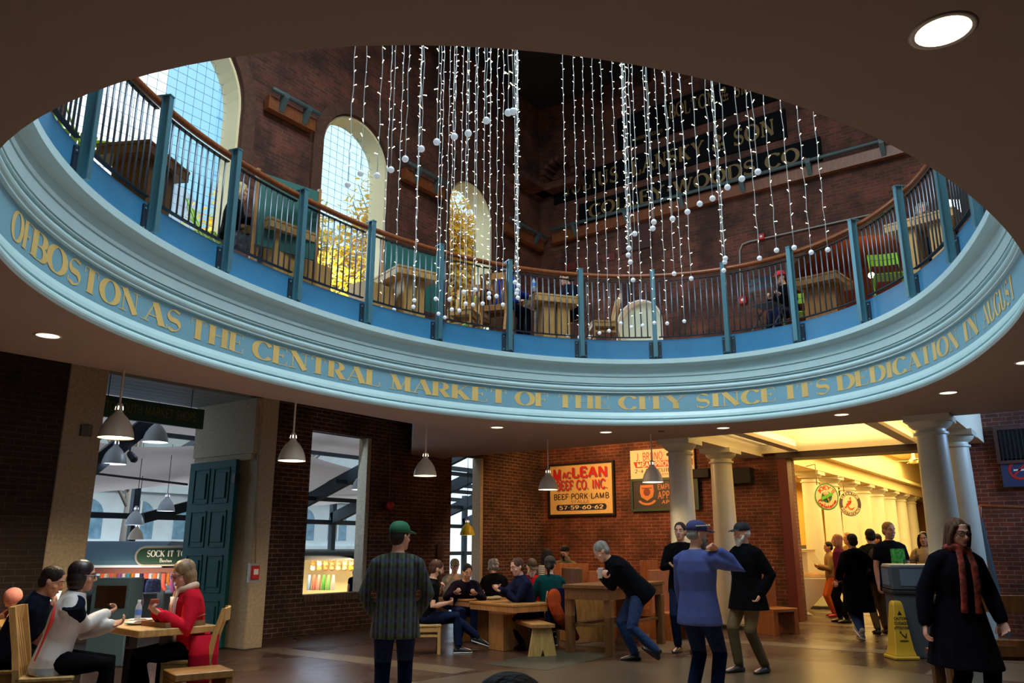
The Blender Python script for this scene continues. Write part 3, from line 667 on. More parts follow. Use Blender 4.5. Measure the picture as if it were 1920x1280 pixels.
# ------------------------------------------------------------------ market hall behind
M_HALL = mat('warm_cream_hall_paint', '#e8d6a0', .6)
b = MB()
for y0, y1 in ((5.65, 6.3), (1.57, 2.22)): b.box(17.5, 45, y0, y1, 3.3, 3.62)
b.box(17.5, 45, 5.45, 6.3, 3.62, 3.72); b.box(17.5, 45, 1.57, 2.42, 3.62, 3.72); b.build('trim_11', M_HALL, kind='structure')
b = MB(); b.box(17.5, 45, 5.7, 5.9, 3.72, 4.6); b.box(17.5, 45, 1.97, 2.17, 3.72, 4.6); b.box(17.5, 45, 2, 5.9, 4.5, 4.7); b.box(17.5, 45, 5.9, 9, 3.6, 3.75); b.box(17.5, 45, -1, 2, 3.6, 3.75); b.build('ceiling_6', M_HALL, kind='structure')
b = MB(); b.box(17.5, 45, 8.6, 8.8, 0, 3.7); b.box(17.5, 45, -1, -.8, 0, 3.7); b.box(44, 44.3, -1, 9, 0, 4.6); b.build('wall_hall', mat('mustard_wall_paint', '#d9a94a', .7), kind='structure')
b = MB()
for k in range(5): b.box(26 + 3.6 * k, 26.5 + 3.6 * k, 8.2, 8.6, 0, 3.4)
b.build('wall_hall_piers', M_BRICKR, kind='structure')
# ------------------------------------------------------------------ recessed downlights
dl = [((90, 629), 'recessed downlight above the dark left corner, left of the lettering'), ((932, 801), 'recessed downlight below the word MARKET'), ((1136, 810), 'recessed downlight below the words OF THE'),
      ((1356, 802), 'recessed downlight below the word SINCE'), ((1578, 777), 'recessed downlight below the word DEDICATION'), ((1778, 736), 'recessed downlight above the right-hand column'), ((1768, 58), 'large bright recessed downlight overhead, nearest the viewer'), ((1925, 679), 'recessed downlight at the right end of the lettering')]
proto = None
for (px, py), lab in dl:
    p = onz(px, py, LIP)
    if proto is None:
        t = thing('recessed_downlight', lab, 'ceiling light', p, 0, 'recessed downlights in the soffit'); proto = t
        MB().lathe([(.095, -.004), (.105, -.007), (.118, 0), (.095, .0)], n=28, cap=False).build('trim_ring', M_WHITE, t, smooth=True)
        MB().lathe([(.0, -.0015), (.05, -.0015), (.096, -.0015)], n=28, cap=False).build('diffuser', mat('lit_downlight_lens', '#fff0d2', .5, emit=2.6, ecol='#ffe8c0'), t)
    else: dup(proto, p, 0, lab)
    spot('downlight_beam', p + Vector((0, 0, -.03)), p + Vector((0, 0, -3)), 26, (1, .72, .45), 120, .8, .08)
MB().lathe([(.0, -.012), (.05, -.012), (.055, 0)], n=16).build('smoke_detector', mat('dark_sensor', '#3a3632', .5)).location = onz(1240, 808, LIP)
tag(bpy.data.objects['smoke_detector'], 'small dark round sensor on the soffit between two downlights', 'sensor')

# ------------------------------------------------------------------ pendant lamps
def pendant(label, top, rim_c, d, shade, group, light=None, rod=.012, lampin=M_LAMPIN):
    t = thing('pendant_lamp', label, 'pendant lamp', rim_c, 0, group); r = d / 2; h = d * .78
    MB().lathe([(r, 0), (r * 1.0, .012), (r * .93, h * .25), (r * .80, h * .50), (r * .58, h * .74), (r * .30, h * .93), (r * .22, h), (r * .21, h * 1.02), (r * .22, h * 1.04), (r * .17, h * 1.30), (r * .13, h * 1.34), (.0, h * 1.34)], n=32, cap=False).build('shade', shade, t, smooth=True)
    MB().lathe([(0, .006), (r * .96, .006)], n=28, cap=False).build('lit_bowl', lampin, t)
    b = MB()
    for k in range(4):
        a = PI / 4 + k * PI / 2; b.bar((r * .20 * math.cos(a), r * .20 * math.sin(a), h * 1.08), (r * .17 * math.cos(a), r * .17 * math.sin(a), h * 1.22), r * .06)
    b.build('vent_slots', lampin, t)
    MB().tube([(0, 0, h * 1.3), (0, 0, top - rim_c[2])], rod, 8).build('drop_rod', shade if rod > .008 else M_DARK, t)
    if light: spot('pendant_glow', Vector(rim_c) + Vector((0, 0, -.02)), Vector(rim_c) + Vector((0, 0, -2)), light, (1, .74, .46), 150, .7, .1)
for ((px, py), wpx, lab, yy, tz), en in zip((((217, 821), 65, 'beige pendant lamp in front of the green SOUTH MARKET SHOPS sign', 8.35, LIP), ((547, 864), 52, 'white pendant lamp before the brick pier left of the first window', 8.35, LIP), ((797, 892), 44, 'white pendant lamp hanging at the corner of the soffit, above the seated group', 8.45, LIP),
                              ((1028, 918), 38, 'white pendant lamp overlapping the left edge of the beef company sign', None, LIP + .55), ((1224, 904), 40, 'white pendant lamp in front of the two signs by the column', None, LIP + .3)), (300, 150, 120, 70, 70)):
    D = .36 * FPX / wpx
    p = ony(px, py, yy) if yy else atd(px, py, .36 * 1500 / wpx)
    D = p.x * CA + p.y * SA
    pendant(lab, tz, p, wpx * D * .972 / FPX, M_ENAMEL, 'pendant lamps under the soffit', en)

# ------------------------------------------------------------------ framed signs on the right-hand brick wall
WX = 16.93
UXW, UZ = Vector((0, -1, 0)), Vector((0, 0, 1))
def board(name, label, x, y0, y1, z0, z1, face, frame=None, fw=.05, depth=.06):
    t = thing(name, label, 'sign', (x + depth, (y0 + y1) / 2, z0), 0, None)
    w = y0 - y1; o = Vector((-depth, (y0 - y1) / 2, 0))
    b = MB(); b.box(-depth + .01, 0, -w / 2, w / 2, 0, z1 - z0); b.build('panel', face, t)
    if frame:
        b = MB(); h = z1 - z0
        b.box(-depth - .02, .0, -w / 2 - fw, w / 2 + fw, -fw, 0); b.box(-depth - .02, 0, -w / 2 - fw, w / 2 + fw, h, h + fw)
        b.box(-depth - .02, 0, -w / 2 - fw, -w / 2, 0, h); b.box(-depth - .02, 0, w / 2, w / 2 + fw, 0, h); b.build('frame', frame, t)
    def P(u, v, lift=.002): return Vector((-depth + .01 - lift, w / 2 - u * w, v * (z1 - z0)))
    return t, P, w, z1 - z0
def put(t, P, w, h, s, u0, u1, v0, v1, m, name='lettering', lift=.003, slant=0, **kw):
    b = MB(); g = kw.pop('gap', .08); W = twidth(s, g)
    letters(b, s, lambda x, y: P(u0 + (u1 - u0) * (x / W) + 0, v0 + slant * (x / W) + (v1 - v0) * y, lift), gap=g, **kw)
    return b.build(name, m, t, fix=False)
M_SIGNY = mat('aged_yellow_sign_paint', '#d6b878', .55, var=.08, vscale=3); M_SRED = mat('sign_red', '#c2221f', .5); M_SBLK = mat('sign_black', '#14161c', .5)
M_SGREY = mat('sign_drop_shadow_grey', '#5d6360', .6); M_SNAVY = mat('sign_navy', '#1c2438', .5); M_SIGNW = mat('sign_ivory', '#e6d9ac', .55)
t, P, w, h = board('framed_sign', 'large yellow framed sign of a beef company with red shadowed lettering', WX, 11.13, 9.36, 2.22, 3.40, M_SIGNY, M_BLACK)
for dx, dy, m_, lf in ((.012, -.018, M_SGREY, .002), (0, 0, M_SRED, .004)):
    put(t, P, w, h, 'M', .05 + dx, .19 + dx, .70 + dy, .93 + dy, m_, 'red_lettering' if lf > .003 else 'drop_shadow', lf, thick=.24, thin=.2)
    put(t, P, w, h, 'AC', .205 + dx, .345 + dx, .74 + dy, .86 + dy, m_, 'red_lettering' if lf > .003 else 'drop_shadow', lf, thick=.24, thin=.2)
    put(t, P, w, h, 'LEAN', .36 + dx, .93 + dx, .75 + dy, .95 + dy, m_, 'red_lettering' if lf > .003 else 'drop_shadow', lf, slant=-.015, thick=.24, thin=.2)
    put(t, P, w, h, 'BEEF CO. INC.', .10 + dx, .92 + dx, .50 + dy, .68 + dy, m_, 'red_lettering' if lf > .003 else 'drop_shadow', lf, thick=.2, thin=.18)
put(t, P, w, h, 'BEEF*PORK*LAMB', .06, .94, .30, .41, M_SBLK, 'black_lettering', thick=.18, thin=.16)
put(t, P, w, h, 'STALLS', .34, .63, .22, .275, M_SBLK, 'black_lettering', thick=.12, thin=.10)
b = MB(); b.poly([P(.5 + (.40 * (1 if math.cos(a) > 0 else -1) - .035 * (1 if math.cos(a) > 0 else -1)) + .035 * math.cos(a), .135 + .062 * math.sin(a), .002) for a in [2 * PI * k / 32 for k in range(32)]], (-.001, 0, 0)); b.build('number_band', M_SNAVY, t)
put(t, P, w, h, '57*59*60*62', .15, .85, .10, .17, M_SIGNW, 'stall_numbers', .005, thick=.2, thin=.18)
t, P, w, h = board('painted_sign', 'ivory meat provisions sign with red lettering, above the apple sign and partly behind the column', WX, 8.87, 7.28, 2.93, 3.64, M_SIGNW, None)
put(t, P, w, h, 'J. BRUNO', .10, .52, .66, .90, M_SRED, 'red_lettering', thick=.14, thin=.12)
b = MB(); b.poly([P(.05, .62), P(.98, .62), P(.98, .42), P(.09, .42)], (-.001, 0, 0)); b.build('red_band', M_SRED, t)
put(t, P, w, h, 'MEAT PROVISIONS', .11, .94, .45, .59, M_SIGNW, 'ivory_lettering', .005, thick=.26, thin=.22)
put(t, P, w, h, '2-4 FANEUIL HALL', .07, .92, .26, .37, M_SBLK, 'black_lettering', thick=.14, thin=.12)
put(t, P, w, h, 'BOSTON', .45, .62, .16, .20, M_SBLK, 'black_lettering', thick=.12, thin=.12)
t, P, w, h = board('framed_sign', 'dark green framed apple sign with a gold crest, below the ivory meat sign', WX, 8.82, 7.27, 2.30, 2.92, mat('sign_dark_brown', '#231c16', .5), M_GREEN, .06)
M_SOR = mat('sign_orange_gold', '#c77a30', .5)
b = MB(); b.poly([P(u, v) for u, v in ((.12, .86), (.33, .86), (.34, .62), (.32, .42), (.225, .28), (.13, .42), (.11, .62))], (-.001, 0, 0)); b.build('crest_shield', M_SOR, t)
b = MB(); b.ell(P(.225, .60, .004), (.002, .09, .09), 14, 8); b.poly([P(u, v, .004) for u, v in ((.14, .76), (.31, .76), (.31, .72), (.14, .72))], (-.001, 0, 0)); b.build('crest_device', mat('sign_brown_red', '#7a3218', .6), t)
b = MB(); b.poly([P(.225 + .155 * math.cos(a), .36 + .24 * math.sin(a), .003) for a in [R(200 + 140 * k / 12) for k in range(13)]] + [P(.225 + .115 * math.cos(a), .36 + .16 * math.sin(a), .003) for a in [R(340 - 140 * k / 12) for k in range(13)]], (-.001, 0, 0)); b.build('crest_ribbon', M_SOR, t)
put(t, P, w, h, 'EMPIRE', .40, .70, .68, .86, M_SOR, thick=.16, thin=.14); put(t, P, w, h, 'APPLE CO.', .40, .92, .34, .60, M_SOR, thick=.16, thin=.13); put(t, P, w, h, 'APPLES', .46, .80, .16, .28, M_SOR, thick=.18, thin=.16)
# upper-storey trade boards
M_TBRD = mat('black_trade_board', '#08080a', .8, spec=.1); M_TGOLD = mat('faded_gold_lettering', '#6f5628', .6, var=.15, vscale=4)
for lab, ya, yb, za, zb, rows in (('long black board lettered JULIUS LANSKY & SON in faded gold', 10.9, 4.6, 10.45, 11.16, [('JULIUS  LANSKY & SON', .05, .96, .22, .78)]),
                                 ('black board lettered COLLEY-WOODS CO. below the longer board', 10.12, 3.9, 9.68, 10.24, [('COLLEY-WOODS CO.', .05, .95, .2, .8)]),
                                 ('topmost black board with BOLTON lettering, partly hidden by the soffit', 8.9, 4.3, 11.45, 12.35, [('BOLTON & SMART CO.', .32, 1.05, .45, .85), ('COMMISSION MERCHANTS', .08, .28, .12, .22)])):
    t, P, w, h = board('trade_board', lab, WX, ya, yb, za, zb, M_TBRD, None)
    t['group'] = 'painted trade boards high on the wall'
    for s, u0, u1, v0, v1 in rows: put(t, P, w, h, s, u0, u1, v0, v1, M_TGOLD, thick=.2, thin=.1, serif=.1)
# speakers, beams, pipes, fire boxes, plates on the right wall
b = MB(); b.box(16.8, 17, 6.9, 7.3, 2.92, 3.12); tag(b.build('wall_speaker', M_BLACK, bevel=.01), 'black box speaker high on the brick left of the near column', 'speaker')
b = MB(); b.box(16.72, 17, 5.95, 6.5, 2.75, 3.08); tag(b.build('wall_speaker', M_BLACK, bevel=.01), 'black box speaker on the brick right of the second column', 'speaker')
def rail_beam(name, label, a, e, n_br, side):
    a = Vector(a); e = Vector(e); t = thing(name, label, 'beam', a)
    d = (e - a); n = side
    b = MB(); b.bar(Vector((0, 0, 0)) + n * .12, d + n * .12, .14, .26); b.build('timber', W_BEAM, t)
    b = MB(); b.tube([Vector((0, 0, .20)) + n * .30, d + Vector((0, 0, .20)) + n * .30], .045, 8); b.build('pipe_rail', M_PIPE, t, smooth=True)
    for k in range(n_br):
        q = d * ((k + .5) / n_br)
        b = MB(); tt = d.normalized() * .05; b.poly([q - tt + Vector((0, 0, -.1)) + n * .2, q - tt + Vector((0, 0, .24)) + n * .2, q - tt + Vector((0, 0, .24)) + n * .34, q - tt + Vector((0, 0, .14)) + n * .34], tt * 2); b.build('bracket', M_PIPE, t)
NX, NY = Vector((-1, 0, 0)), Vector((0, -1, 0))
rail_beam('light_track_beam', 'timber beam with blue grey pipe rail across the right-hand upper wall', (17, 10.9, 9.42), (17, -2.6, 9.42), 9, NX)
rail_beam('light_track_beam', 'timber beam with pipe rail between the wide and the middle arched windows', (7.92, 11.4, 9.3), (9.0, 11.4, 9.3), 2, NY)
rail_beam('light_track_beam', 'timber beam with pipe rail between the middle and the far arched windows', (11.5, 11.4, 9.3), (12.8, 11.4, 9.3), 2, NY)
rail_beam('light_track_beam', 'short timber beam with pipe rail between the far arched window and the corner', (15.2, 11.4, 9.3), (16.9, 11.4, 9.3), 2, NY)
b = MB(); q = [onx(1389, 565, 16.95), onx(1387, 470, 16.95), onx(1392, 458, 16.95), onx(1404, 453, 16.95), onx(1660, 396, 16.95)]; b.tube(q, .018, 8)
tag(b.build('conduit', mat('grey_conduit', '#8c8f8a', .5), smooth=True), 'thin grey conduit running along the upper brick wall and bending down', 'conduit')
for px, py, s, lab in ((1392, 562, .16, 'red fire alarm box at the lower end of the conduit'), (1427, 443, .13, 'red alarm box on the horizontal run of the conduit')):
    p = onx(px, py, 16.9); t = thing('fire_alarm_box', lab, 'fire alarm', p); b = MB(); b.box(0, .1, -s / 2, s / 2, -s / 2, s / 2); b.build('housing', M_RED, t, bevel=.006); MB().ell((0, 0, 0), (.02, s * .22, s * .22)).build('strobe', M_WHITE, t)
for px, py, lab in ((1068, 500, 'small red iron plate on the upper brick, left of its pair'), (1141, 482, 'small red iron plate on the upper brick, right of its pair')):
    b = MB(); p = onx(px, py, 16.97); b.box(p.x, 17, p.y - .18, p.y + .18, p.z - .1, p.z + .1); tag(b.build('tie_plate', M_OXBLOOD), lab, 'plate')
b = MB(); p = onx(1190, 435, 16.9); b.box(p.x + .05, 16.99, p.y - .42, p.y + .42, p.z - .45, p.z + .28); tag(b.build('wooden_shutter', mat('dark_red_board', '#3a1712', .7)), 'dark red boarded hatch below the trade boards', 'hatch')
# right end of the wall: grille, no smoking sign, handrail frame
t = thing('vent_grille', 'wide dark louvred vent grille on the brick wall right of the columns', 'vent', (16.9, .2, 2.95)); b = MB(); b.box(0, .1, -1.2, 1.2, 0, .55); b.build('backing', M_BLACK, t)
b = MB(); b.box(-.03, .1, -1.25, 1.25, -.06, 0); b.box(-.03, .1, -1.25, 1.25, .55, .61); b.box(-.03, .1, -1.25, -1.19, 0, .55); b.box(-.03, .1, 1.19, 1.25, 0, .55); b.box(-.03, .1, -.03, .03, 0, .55); b.build('frame', mat('rusty_brown_frame', '#4a2a1e', .7), t)
b = MB()
for k in range(36): b.box(-.02, .0, -1.17 + .066 * k, -1.15 + .066 * k, 0, .55)
b.build('louvres', M_BLACK, t)
p = onx(1912, 884, 16.9); t = thing('no_smoking_sign', 'small dark blue no smoking sign on the brick at the right edge', 'sign', p); b = MB(); b.box(0, .04, -.28, .28, -.26, .24); b.build('panel', mat('sign_navy_blue', '#2a3a5c', .5), t)
b = MB(); b.loft([[Vector((-.004, r_ * math.cos(a) + .0, r_ * math.sin(a) + .03)) for r_ in (.17, .13)] for a in [2 * PI * k / 32 for k in range(32)]], cap=False, closed=True); b.bar((-.004, -.1, .13), (-.004, .1, -.07), .004, .03); b.build('ban_ring', M_SRED, t)
b = MB(); b.box(-.006, -.003, -.1, .09, .015, .045); b.build('cigarette', M_WHITE, t)

# ------------------------------------------------------------------ hanging round signs in the hall
def disc_sign(label, c, r, face, rim, rimw):
    t = thing('round_hanging_sign', label, 'sign', c, AZ - R(180) + R(12)); MB().lathe([(0, -.02), (r, -.02), (r, .02), (0, .02)], n=48).build('disc', face, t).matrix_local = Matrix.Rotation(R(90), 4, 'Y')
    b = MB(); b.loft([[Vector((.022, q * math.cos(a), q * math.sin(a))) for q in (r + .004, r - rimw)] for a in [2 * PI * k / 48 for k in range(48)]], cap=False, closed=True); b.build('rim_band', rim, t, fix=False)
    return t
def ring_text(t, s, r, h, mid, span, m, inward=False, lift=.026, **kw):
    b = MB(); W = twidth(s)
    def fn(x, y):
        u = x / W - .5
        if not inward: a = mid - u * span; q = r + y * h
        else: a = mid + u * span; q = r + h - y * h
        return Vector((lift, -q * math.cos(a) * -1, q * math.sin(a)))
    letters(b, s, fn, **kw); b.build('lettering', m, t, fix=False)
M_GREENRIM = mat('sign_mid_green', '#3d8a4a', .5); M_CREAMS = mat('sign_cream', '#ecd9b0', .5)
p1 = atd(1549, 931, 18.6); t = disc_sign('round cream gelato parlour sign with green rim hanging in the hall', p1, .30, M_CREAMS, M_GREENRIM, .025)
ring_text(t, "JOEY'S", .17, .085, R(90), R(130), mat('sign_orange_red', '#d1461f', .5), thick=.22, thin=.18); ring_text(t, 'Gelateria', .165, .09, R(-90), R(140), M_SRED, inward=True, thick=.2, thin=.16)
b = MB(); b.loft([[Vector((.024, q * math.cos(a), q * math.sin(a))) for q in (.13, .0)] for a in [2 * PI * k / 32 for k in range(32)]], cap=False, closed=True); b.build('green_roundel', mat('sign_teal_green', '#1f7a54', .5), t, fix=False)
b = MB(); b.ell((.03, -.02, .07), (.012, .075, .06), 12, 8); b.build('gelato_scoop', mat('gelato_pink', '#e7a58a', .6), t); b = MB(); b.poly([(.03, -.05, .03), (.03, .03, .03), (.03, .05, -.14)], (.008, 0, 0)); b.build('waffle_cone', mat('waffle_tan', '#cf8f4a', .7), t); b = MB(); b.bar((.046, -.15, -.05), (.046, .14, .07), .004, .07); b.build('green_ribbon', mat('sign_lime_green', '#63b845', .5), t)
p2 = atd(1593, 944, 19.2); t = disc_sign('round grey-rimmed elevator and restrooms sign with red wheelchair symbol', p2, .285, M_CREAMS, mat('sign_slate', '#4f4a55', .5), .085)
ring_text(t, 'ELEVATOR', .212, .06, R(90), R(125), M_SIGNW, thick=.2, thin=.16); ring_text(t, 'RESTROOMS', .212, .06, R(-90), R(135), M_SIGNW, inward=True, thick=.2, thin=.16)
b = MB(); b.ell((.03, -.01 * -1, .13), (.006, .022, .022)); b.bar((.03, .01, .10), (.03, .0, .0), .006, .03); b.bar((.03, .0, .055), (.03, -.07, .055), .006, .022); b.bar((.03, .0, .0), (.03, -.085, .0), .006, .026); b.bar((.03, -.085, .0), (.03, -.12, -.09), .006, .026); b.bar((.03, -.12, -.09), (.03, -.155, -.075), .006, .022)
b.loft([[Vector((.03, .02 + q * math.cos(a), -.04 + q * math.sin(a))) for q in (.095, .072)] for a in [R(75 + 255 * k / 26) for k in range(27)]], cap=False); b.build('wheelchair_symbol', mat('sign_vermilion', '#d8472a', .5), t)
for o_, dz in ((p1, .30), (p2, .285)):
    pass
b = MB(); b.tube([p1 + Vector((0, .18, .28)), p1 + Vector((0, .18, .75)), p1 + Vector((.4, .5, .75))], .012, 6); b.tube([p2 + Vector((0, .1, .27)), p2 + Vector((0, .1, .62)), p2 + Vector((-.2, 1.1, .62))], .012, 6)
tag(b.build('sign_hanger', mat('hanger_steel', '#6a5a3a', .5), smooth=True), 'thin steel arms the two round hall signs hang from', 'hanger')
p = atd(1758, 956, 24); t = thing('lit_shop_sign', 'small glowing white and violet shop sign deep in the hall', 'sign', p, AZ + PI / 2 + R(180)); b = MB(); b.poly([(-.25, 0, .5), (.2, 0, .62), (.25, 0, .1), (.05, 0, -.1), (-.2, 0, .1)], (0, .04, 0)); b.build('panel', mat('lit_sign_white', '#efe8ff', .5, emit=1.5, ecol='#e6dcff'), t); b = MB(); b.box(-.3, .3, 0, .05, -.28, -.16); b.build('base_strip', mat('lit_violet', '#7a5ad0', .5, emit=.9), t)
p = atd(1713, 862, 24); t = thing('ceiling_fan', 'cream ceiling fan on the hall ceiling beside the near column', 'fan', p); MB().lathe([(.0, -.12), (.12, -.1), (.13, 0), (.05, .06), (.03, .5), (0, .5)], n=16).build('motor', M_HALL, t, smooth=True)
for k in range(4):
    b = MB(); a = R(20 + 90 * k); b.bar((.12 * math.cos(a), .12 * math.sin(a), -.03), (.75 * math.cos(a), .75 * math.sin(a), -.03), .13, .012); b.build('blade', M_HALL, t)

# ------------------------------------------------------------------ gelato counter and hall stalls
o = gd(1512, 19.2); t = thing('gelato_display_case', 'white gelato display case with slanted glass front at the hall entrance', 'display case', (o.x, o.y, 0), R(-158))
b = MB(); prof = [(.0, .0), (-.15, .05), (.42, .62), (.42, .78), (-.62, .78), (-.62, 0)]
b.poly([(-.8, x, z) for x, z in prof], (1.6, 0, 0)); b.build('base_cabinet', mat('case_white_enamel', '#e6e2d8', .3), t, bevel=.01)
b = MB(); b.quad((-.78, .40, .80), (.78, .40, .80), (.78, .10, 1.34), (-.78, .10, 1.34)); b.build('front_glass', M_GLASS, t, fix=False)
for x in (-.8, .78): b = MB(); b.poly([(x, .42, .78), (x, .10, 1.36), (x, -.6, 1.36), (x, -.6, .78)], (.02, 0, 0)); b.build('side_glass', M_GLASS, t)
b = MB(); b.box(-.82, .82, -.62, .14, 1.34, 1.40); b.build('top_shelf', mat('case_cream', '#e9dcb4', .4), t)
b = MB()
for k in range(5): b.box(-.72 + .29 * k, -.47 + .29 * k, -.45, .34, .80, .86 + .01 * (k % 2))
b.build('gelato_trays', mat('gelato_mixed', '#e0a860', .6, var=.4, vscale=6), t)
b = MB(); b.box(-.78, .78, .30, .44, .62, .78); b.build('front_grille', M_BLACK, t)
o = gd(1541, 22.6); t = thing('drinks_cooler', 'grey drinks cooler with glowing shelves behind the gelato case', 'cooler', (o.x, o.y, 0), R(-50)); b = MB(); b.box(-.5, .5, -.35, .35, 0, 1.5); b.build('cabinet', M_BINGREY, t, bevel=.01); b = MB(); b.box(-.44, .44, .351, .36, .3, 1.4); b.build('lit_shelves', mat('lit_bottles', '#e08030', .5, emit=1.0, ecol='#ff9a3c', var=.6, vscale=14), t)
o = gd(1515, 25); t = thing('menu_board', 'pale menu board on the hall wall behind the first columns', 'menu board', (o.x, 8.5, 1.0)); b = MB(); b.box(-2.2, .5, 0, .06, 0, .5); b.build('panel', mat('menu_pale_yellow', '#e5c06a', .6, emit=.3), t)

# ------------------------------------------------------------------ timber furniture
def block_table(name, label, loc, rz, L=1.5, W=.8, H=.72, th=.12, group=None, m=W_OAK, leg=.26):
    t = thing(name, label, 'table', loc, rz, group)
    b = MB(); b.box(-L / 2, L / 2, -W / 2, W / 2, H - .035, H); b.build('table_top', m, t, bevel=.004)
    b = MB(); b.box(-L / 2 + .005, L / 2 - .005, -W / 2 + .005, W / 2 - .005, H - th, H - .037); b.build('apron', m, t, bevel=.004)
    for s in (-1, 1):
        b = MB(); b.box(s * (L / 2 - .28) - leg / 2, s * (L / 2 - .28) + leg / 2, -W * .36, W * .36, 0, H - th); b.build('leg', m, t, bevel=.006)
    return t
def chair(label, loc, rz, m=W_LIGHT, sh=.43, bh=.90, group=None):
    t = thing('dining_chair', label, 'chair', loc, rz, group); w = .21
    b = MB(); b.box(-w, w, -.21, .21, sh - .035, sh); b.build('seat', m, t, bevel=.008)
    for sx in (-1, 1):
        b = MB(); b.bar((sx * .19, .18, 0), (sx * .185, .18, sh - .035), .042); b.build('leg', m, t, bevel=.004)
        b = MB(); b.loft([[(sx * .19 + i * .02, -.27 + y + j * .024, z) for i, j in ((-1, -1), (1, -1), (1, 1), (-1, 1))] for y, z in ((0, 0), (.06, sh * .6), (.07, sh), (.04, sh + .2), (-.03, bh))]); b.build('leg', m, t)
    b = MB(); b.bar((-.19, .18, .2), (.19, .18, .2), .03, .02); b.bar((-.19, .18, .25), (-.19, -.2, .25), .02, .03); b.bar((.19, .18, .25), (.19, -.2, .25), .02, .03); b.build('stretcher', m, t)
    b = MB(); b.box(-.2, .2, -.235, -.2, sh - .10, sh - .035); b.box(-.2, .2, .165, .2, sh - .10, sh - .035); b.box(-.2, -.17, -.2, .17, sh - .10, sh - .035); b.box(.17, .2, -.2, .17, sh - .10, sh - .035); b.build('seat_rail', m, t)
    b = MB(); b.loft([[(x, -.295 - .03 * (1 - (x / .2) ** 2) + j * .014, z) for j, z in ((-1, bh - .11), (1, bh - .11), (1, bh), (-1, bh))] for x in (-.2, -.1, 0, .1, .2)]); b.build('top_rail', m, t)
    for k in range(5):
        x = -.13 + .065 * k; b = MB(); b.bar((x, -.19, sh + .0), (x, -.30, bh - .1), .028, .012); b.build('slat', m, t)
    return t
def bistro_chair(label, loc, rz, m=M_GREENCHAIR, group='lime green folding chairs upstairs'):
    t = thing('folding_chair', label, 'chair', loc, rz, group)
    for sx in (-1, 1):
        b = MB(); b.tube([(sx * .2, .22, 0), (sx * .2, -.02, .46), (sx * .19, -.2, .86)], .011, 6); b.build('leg', m, t, smooth=True)
        b = MB(); b.tube([(sx * .18, -.25, 0), (sx * .18, .17, .44)], .011, 6); b.build('leg', m, t, smooth=True)
    b = MB()
    for k in range(5): b.box(-.19, .19, -.19 + .075 * k, -.125 + .075 * k, .44, .455)
    b.build('seat', m, t, bevel=.003)
    for z in (.68, .78):
        b = MB(); b.loft([[(x, -.14 - .045 * (z - .6) / .2 - .035 * (1 - (x / .2) ** 2) + j * .005, zz) for j, zz in ((-1, z), (1, z), (1, z + .085), (-1, z + .085))] for x in (-.2, -.1, 0, .1, .2)]); b.build('back_slat', m, t)
    return t
HX = lambda deg: R(deg)             # headings: degrees from +x; a thing facing +y locally turns by heading-90
def face(deg): return R(deg - 90)
# ---- south-west tables by the door
c0 = onz(261, 1182, .75)
t = thing('pedestal_table', 'light wooden square-edged table under the pizza box, in front of the woman in red', 'table', (0, 0, 0)); e = Vector((.99, -.12, 0)); n_ = Vector((.12, .99, 0))
t.location = c0 + e * .36 + n_ * .62 - Vector((0, 0, .75)); t.rotation_euler = (0, 0, math.atan2(e.y, e.x))
b = MB(); b.box(-.36, .36, -.62, .62, .69, .75); b.build('table_top', W_LIGHT, t, bevel=.006)
for y in (-.36, .36):
    b = MB(); b.box(-.04, .04, y - .04, y + .04, .02, .69); b.build('leg', M_DARK, t); b = MB(); b.box(-.28, .28, y - .04, y + .04, 0, .03); b.build('foot', M_DARK, t)
TSW = t.location.copy(); TRZ = t.rotation_euler[2]
def tsw(x, y, z=.75): return TSW + Matrix.Rotation(TRZ, 3, 'Z') @ Vector((x, y, z))
pz = thing('pizza_box', 'open brown cardboard pizza box on the table edge', 'pizza box', tsw(.06, -.36), TRZ + R(6)); M_CARD = mat('brown_cardboard', '#8a6440', .85)
b = MB(); s_ = .20; b.box(-s_, s_, -s_, s_, 0, .006); b.box(-s_, s_, -s_, -s_ + .006, 0, .045); b.box(-s_, s_, s_ - .006, s_, 0, .045); b.box(-s_, -s_ + .006, -s_, s_, 0, .045); b.box(s_ - .006, s_, -s_, s_, 0, .045); b.build('tray', M_CARD, pz)
b = MB(); b.box(-.2, .2, 0, .4, 0, .006); b.box(-.2, .2, .39, .4, -.04, .0); ld = b.build('lid', M_CARD, pz); ld.location = (0, -.2, .047); ld.rotation_euler = (R(14), 0, 0); ld.location = (0.0, -.2, .05); ld.rotation_euler = (0, R(-12), 0)
def plate(label, loc, r=.12, food=True):
    t = thing('plate', label, 'plate', loc); MB().lathe([(0, .003), (r * .6, .003), (r, .02), (r, .024), (r * .62, .008), (0, .008)], n=28).build('rim', M_WHITE, t, smooth=True)
    if food: MB().ell((.02, .01, .016), (.05, .04, .012)).build('food_scraps', mat('food_brown', '#6b3a24', .8), t)
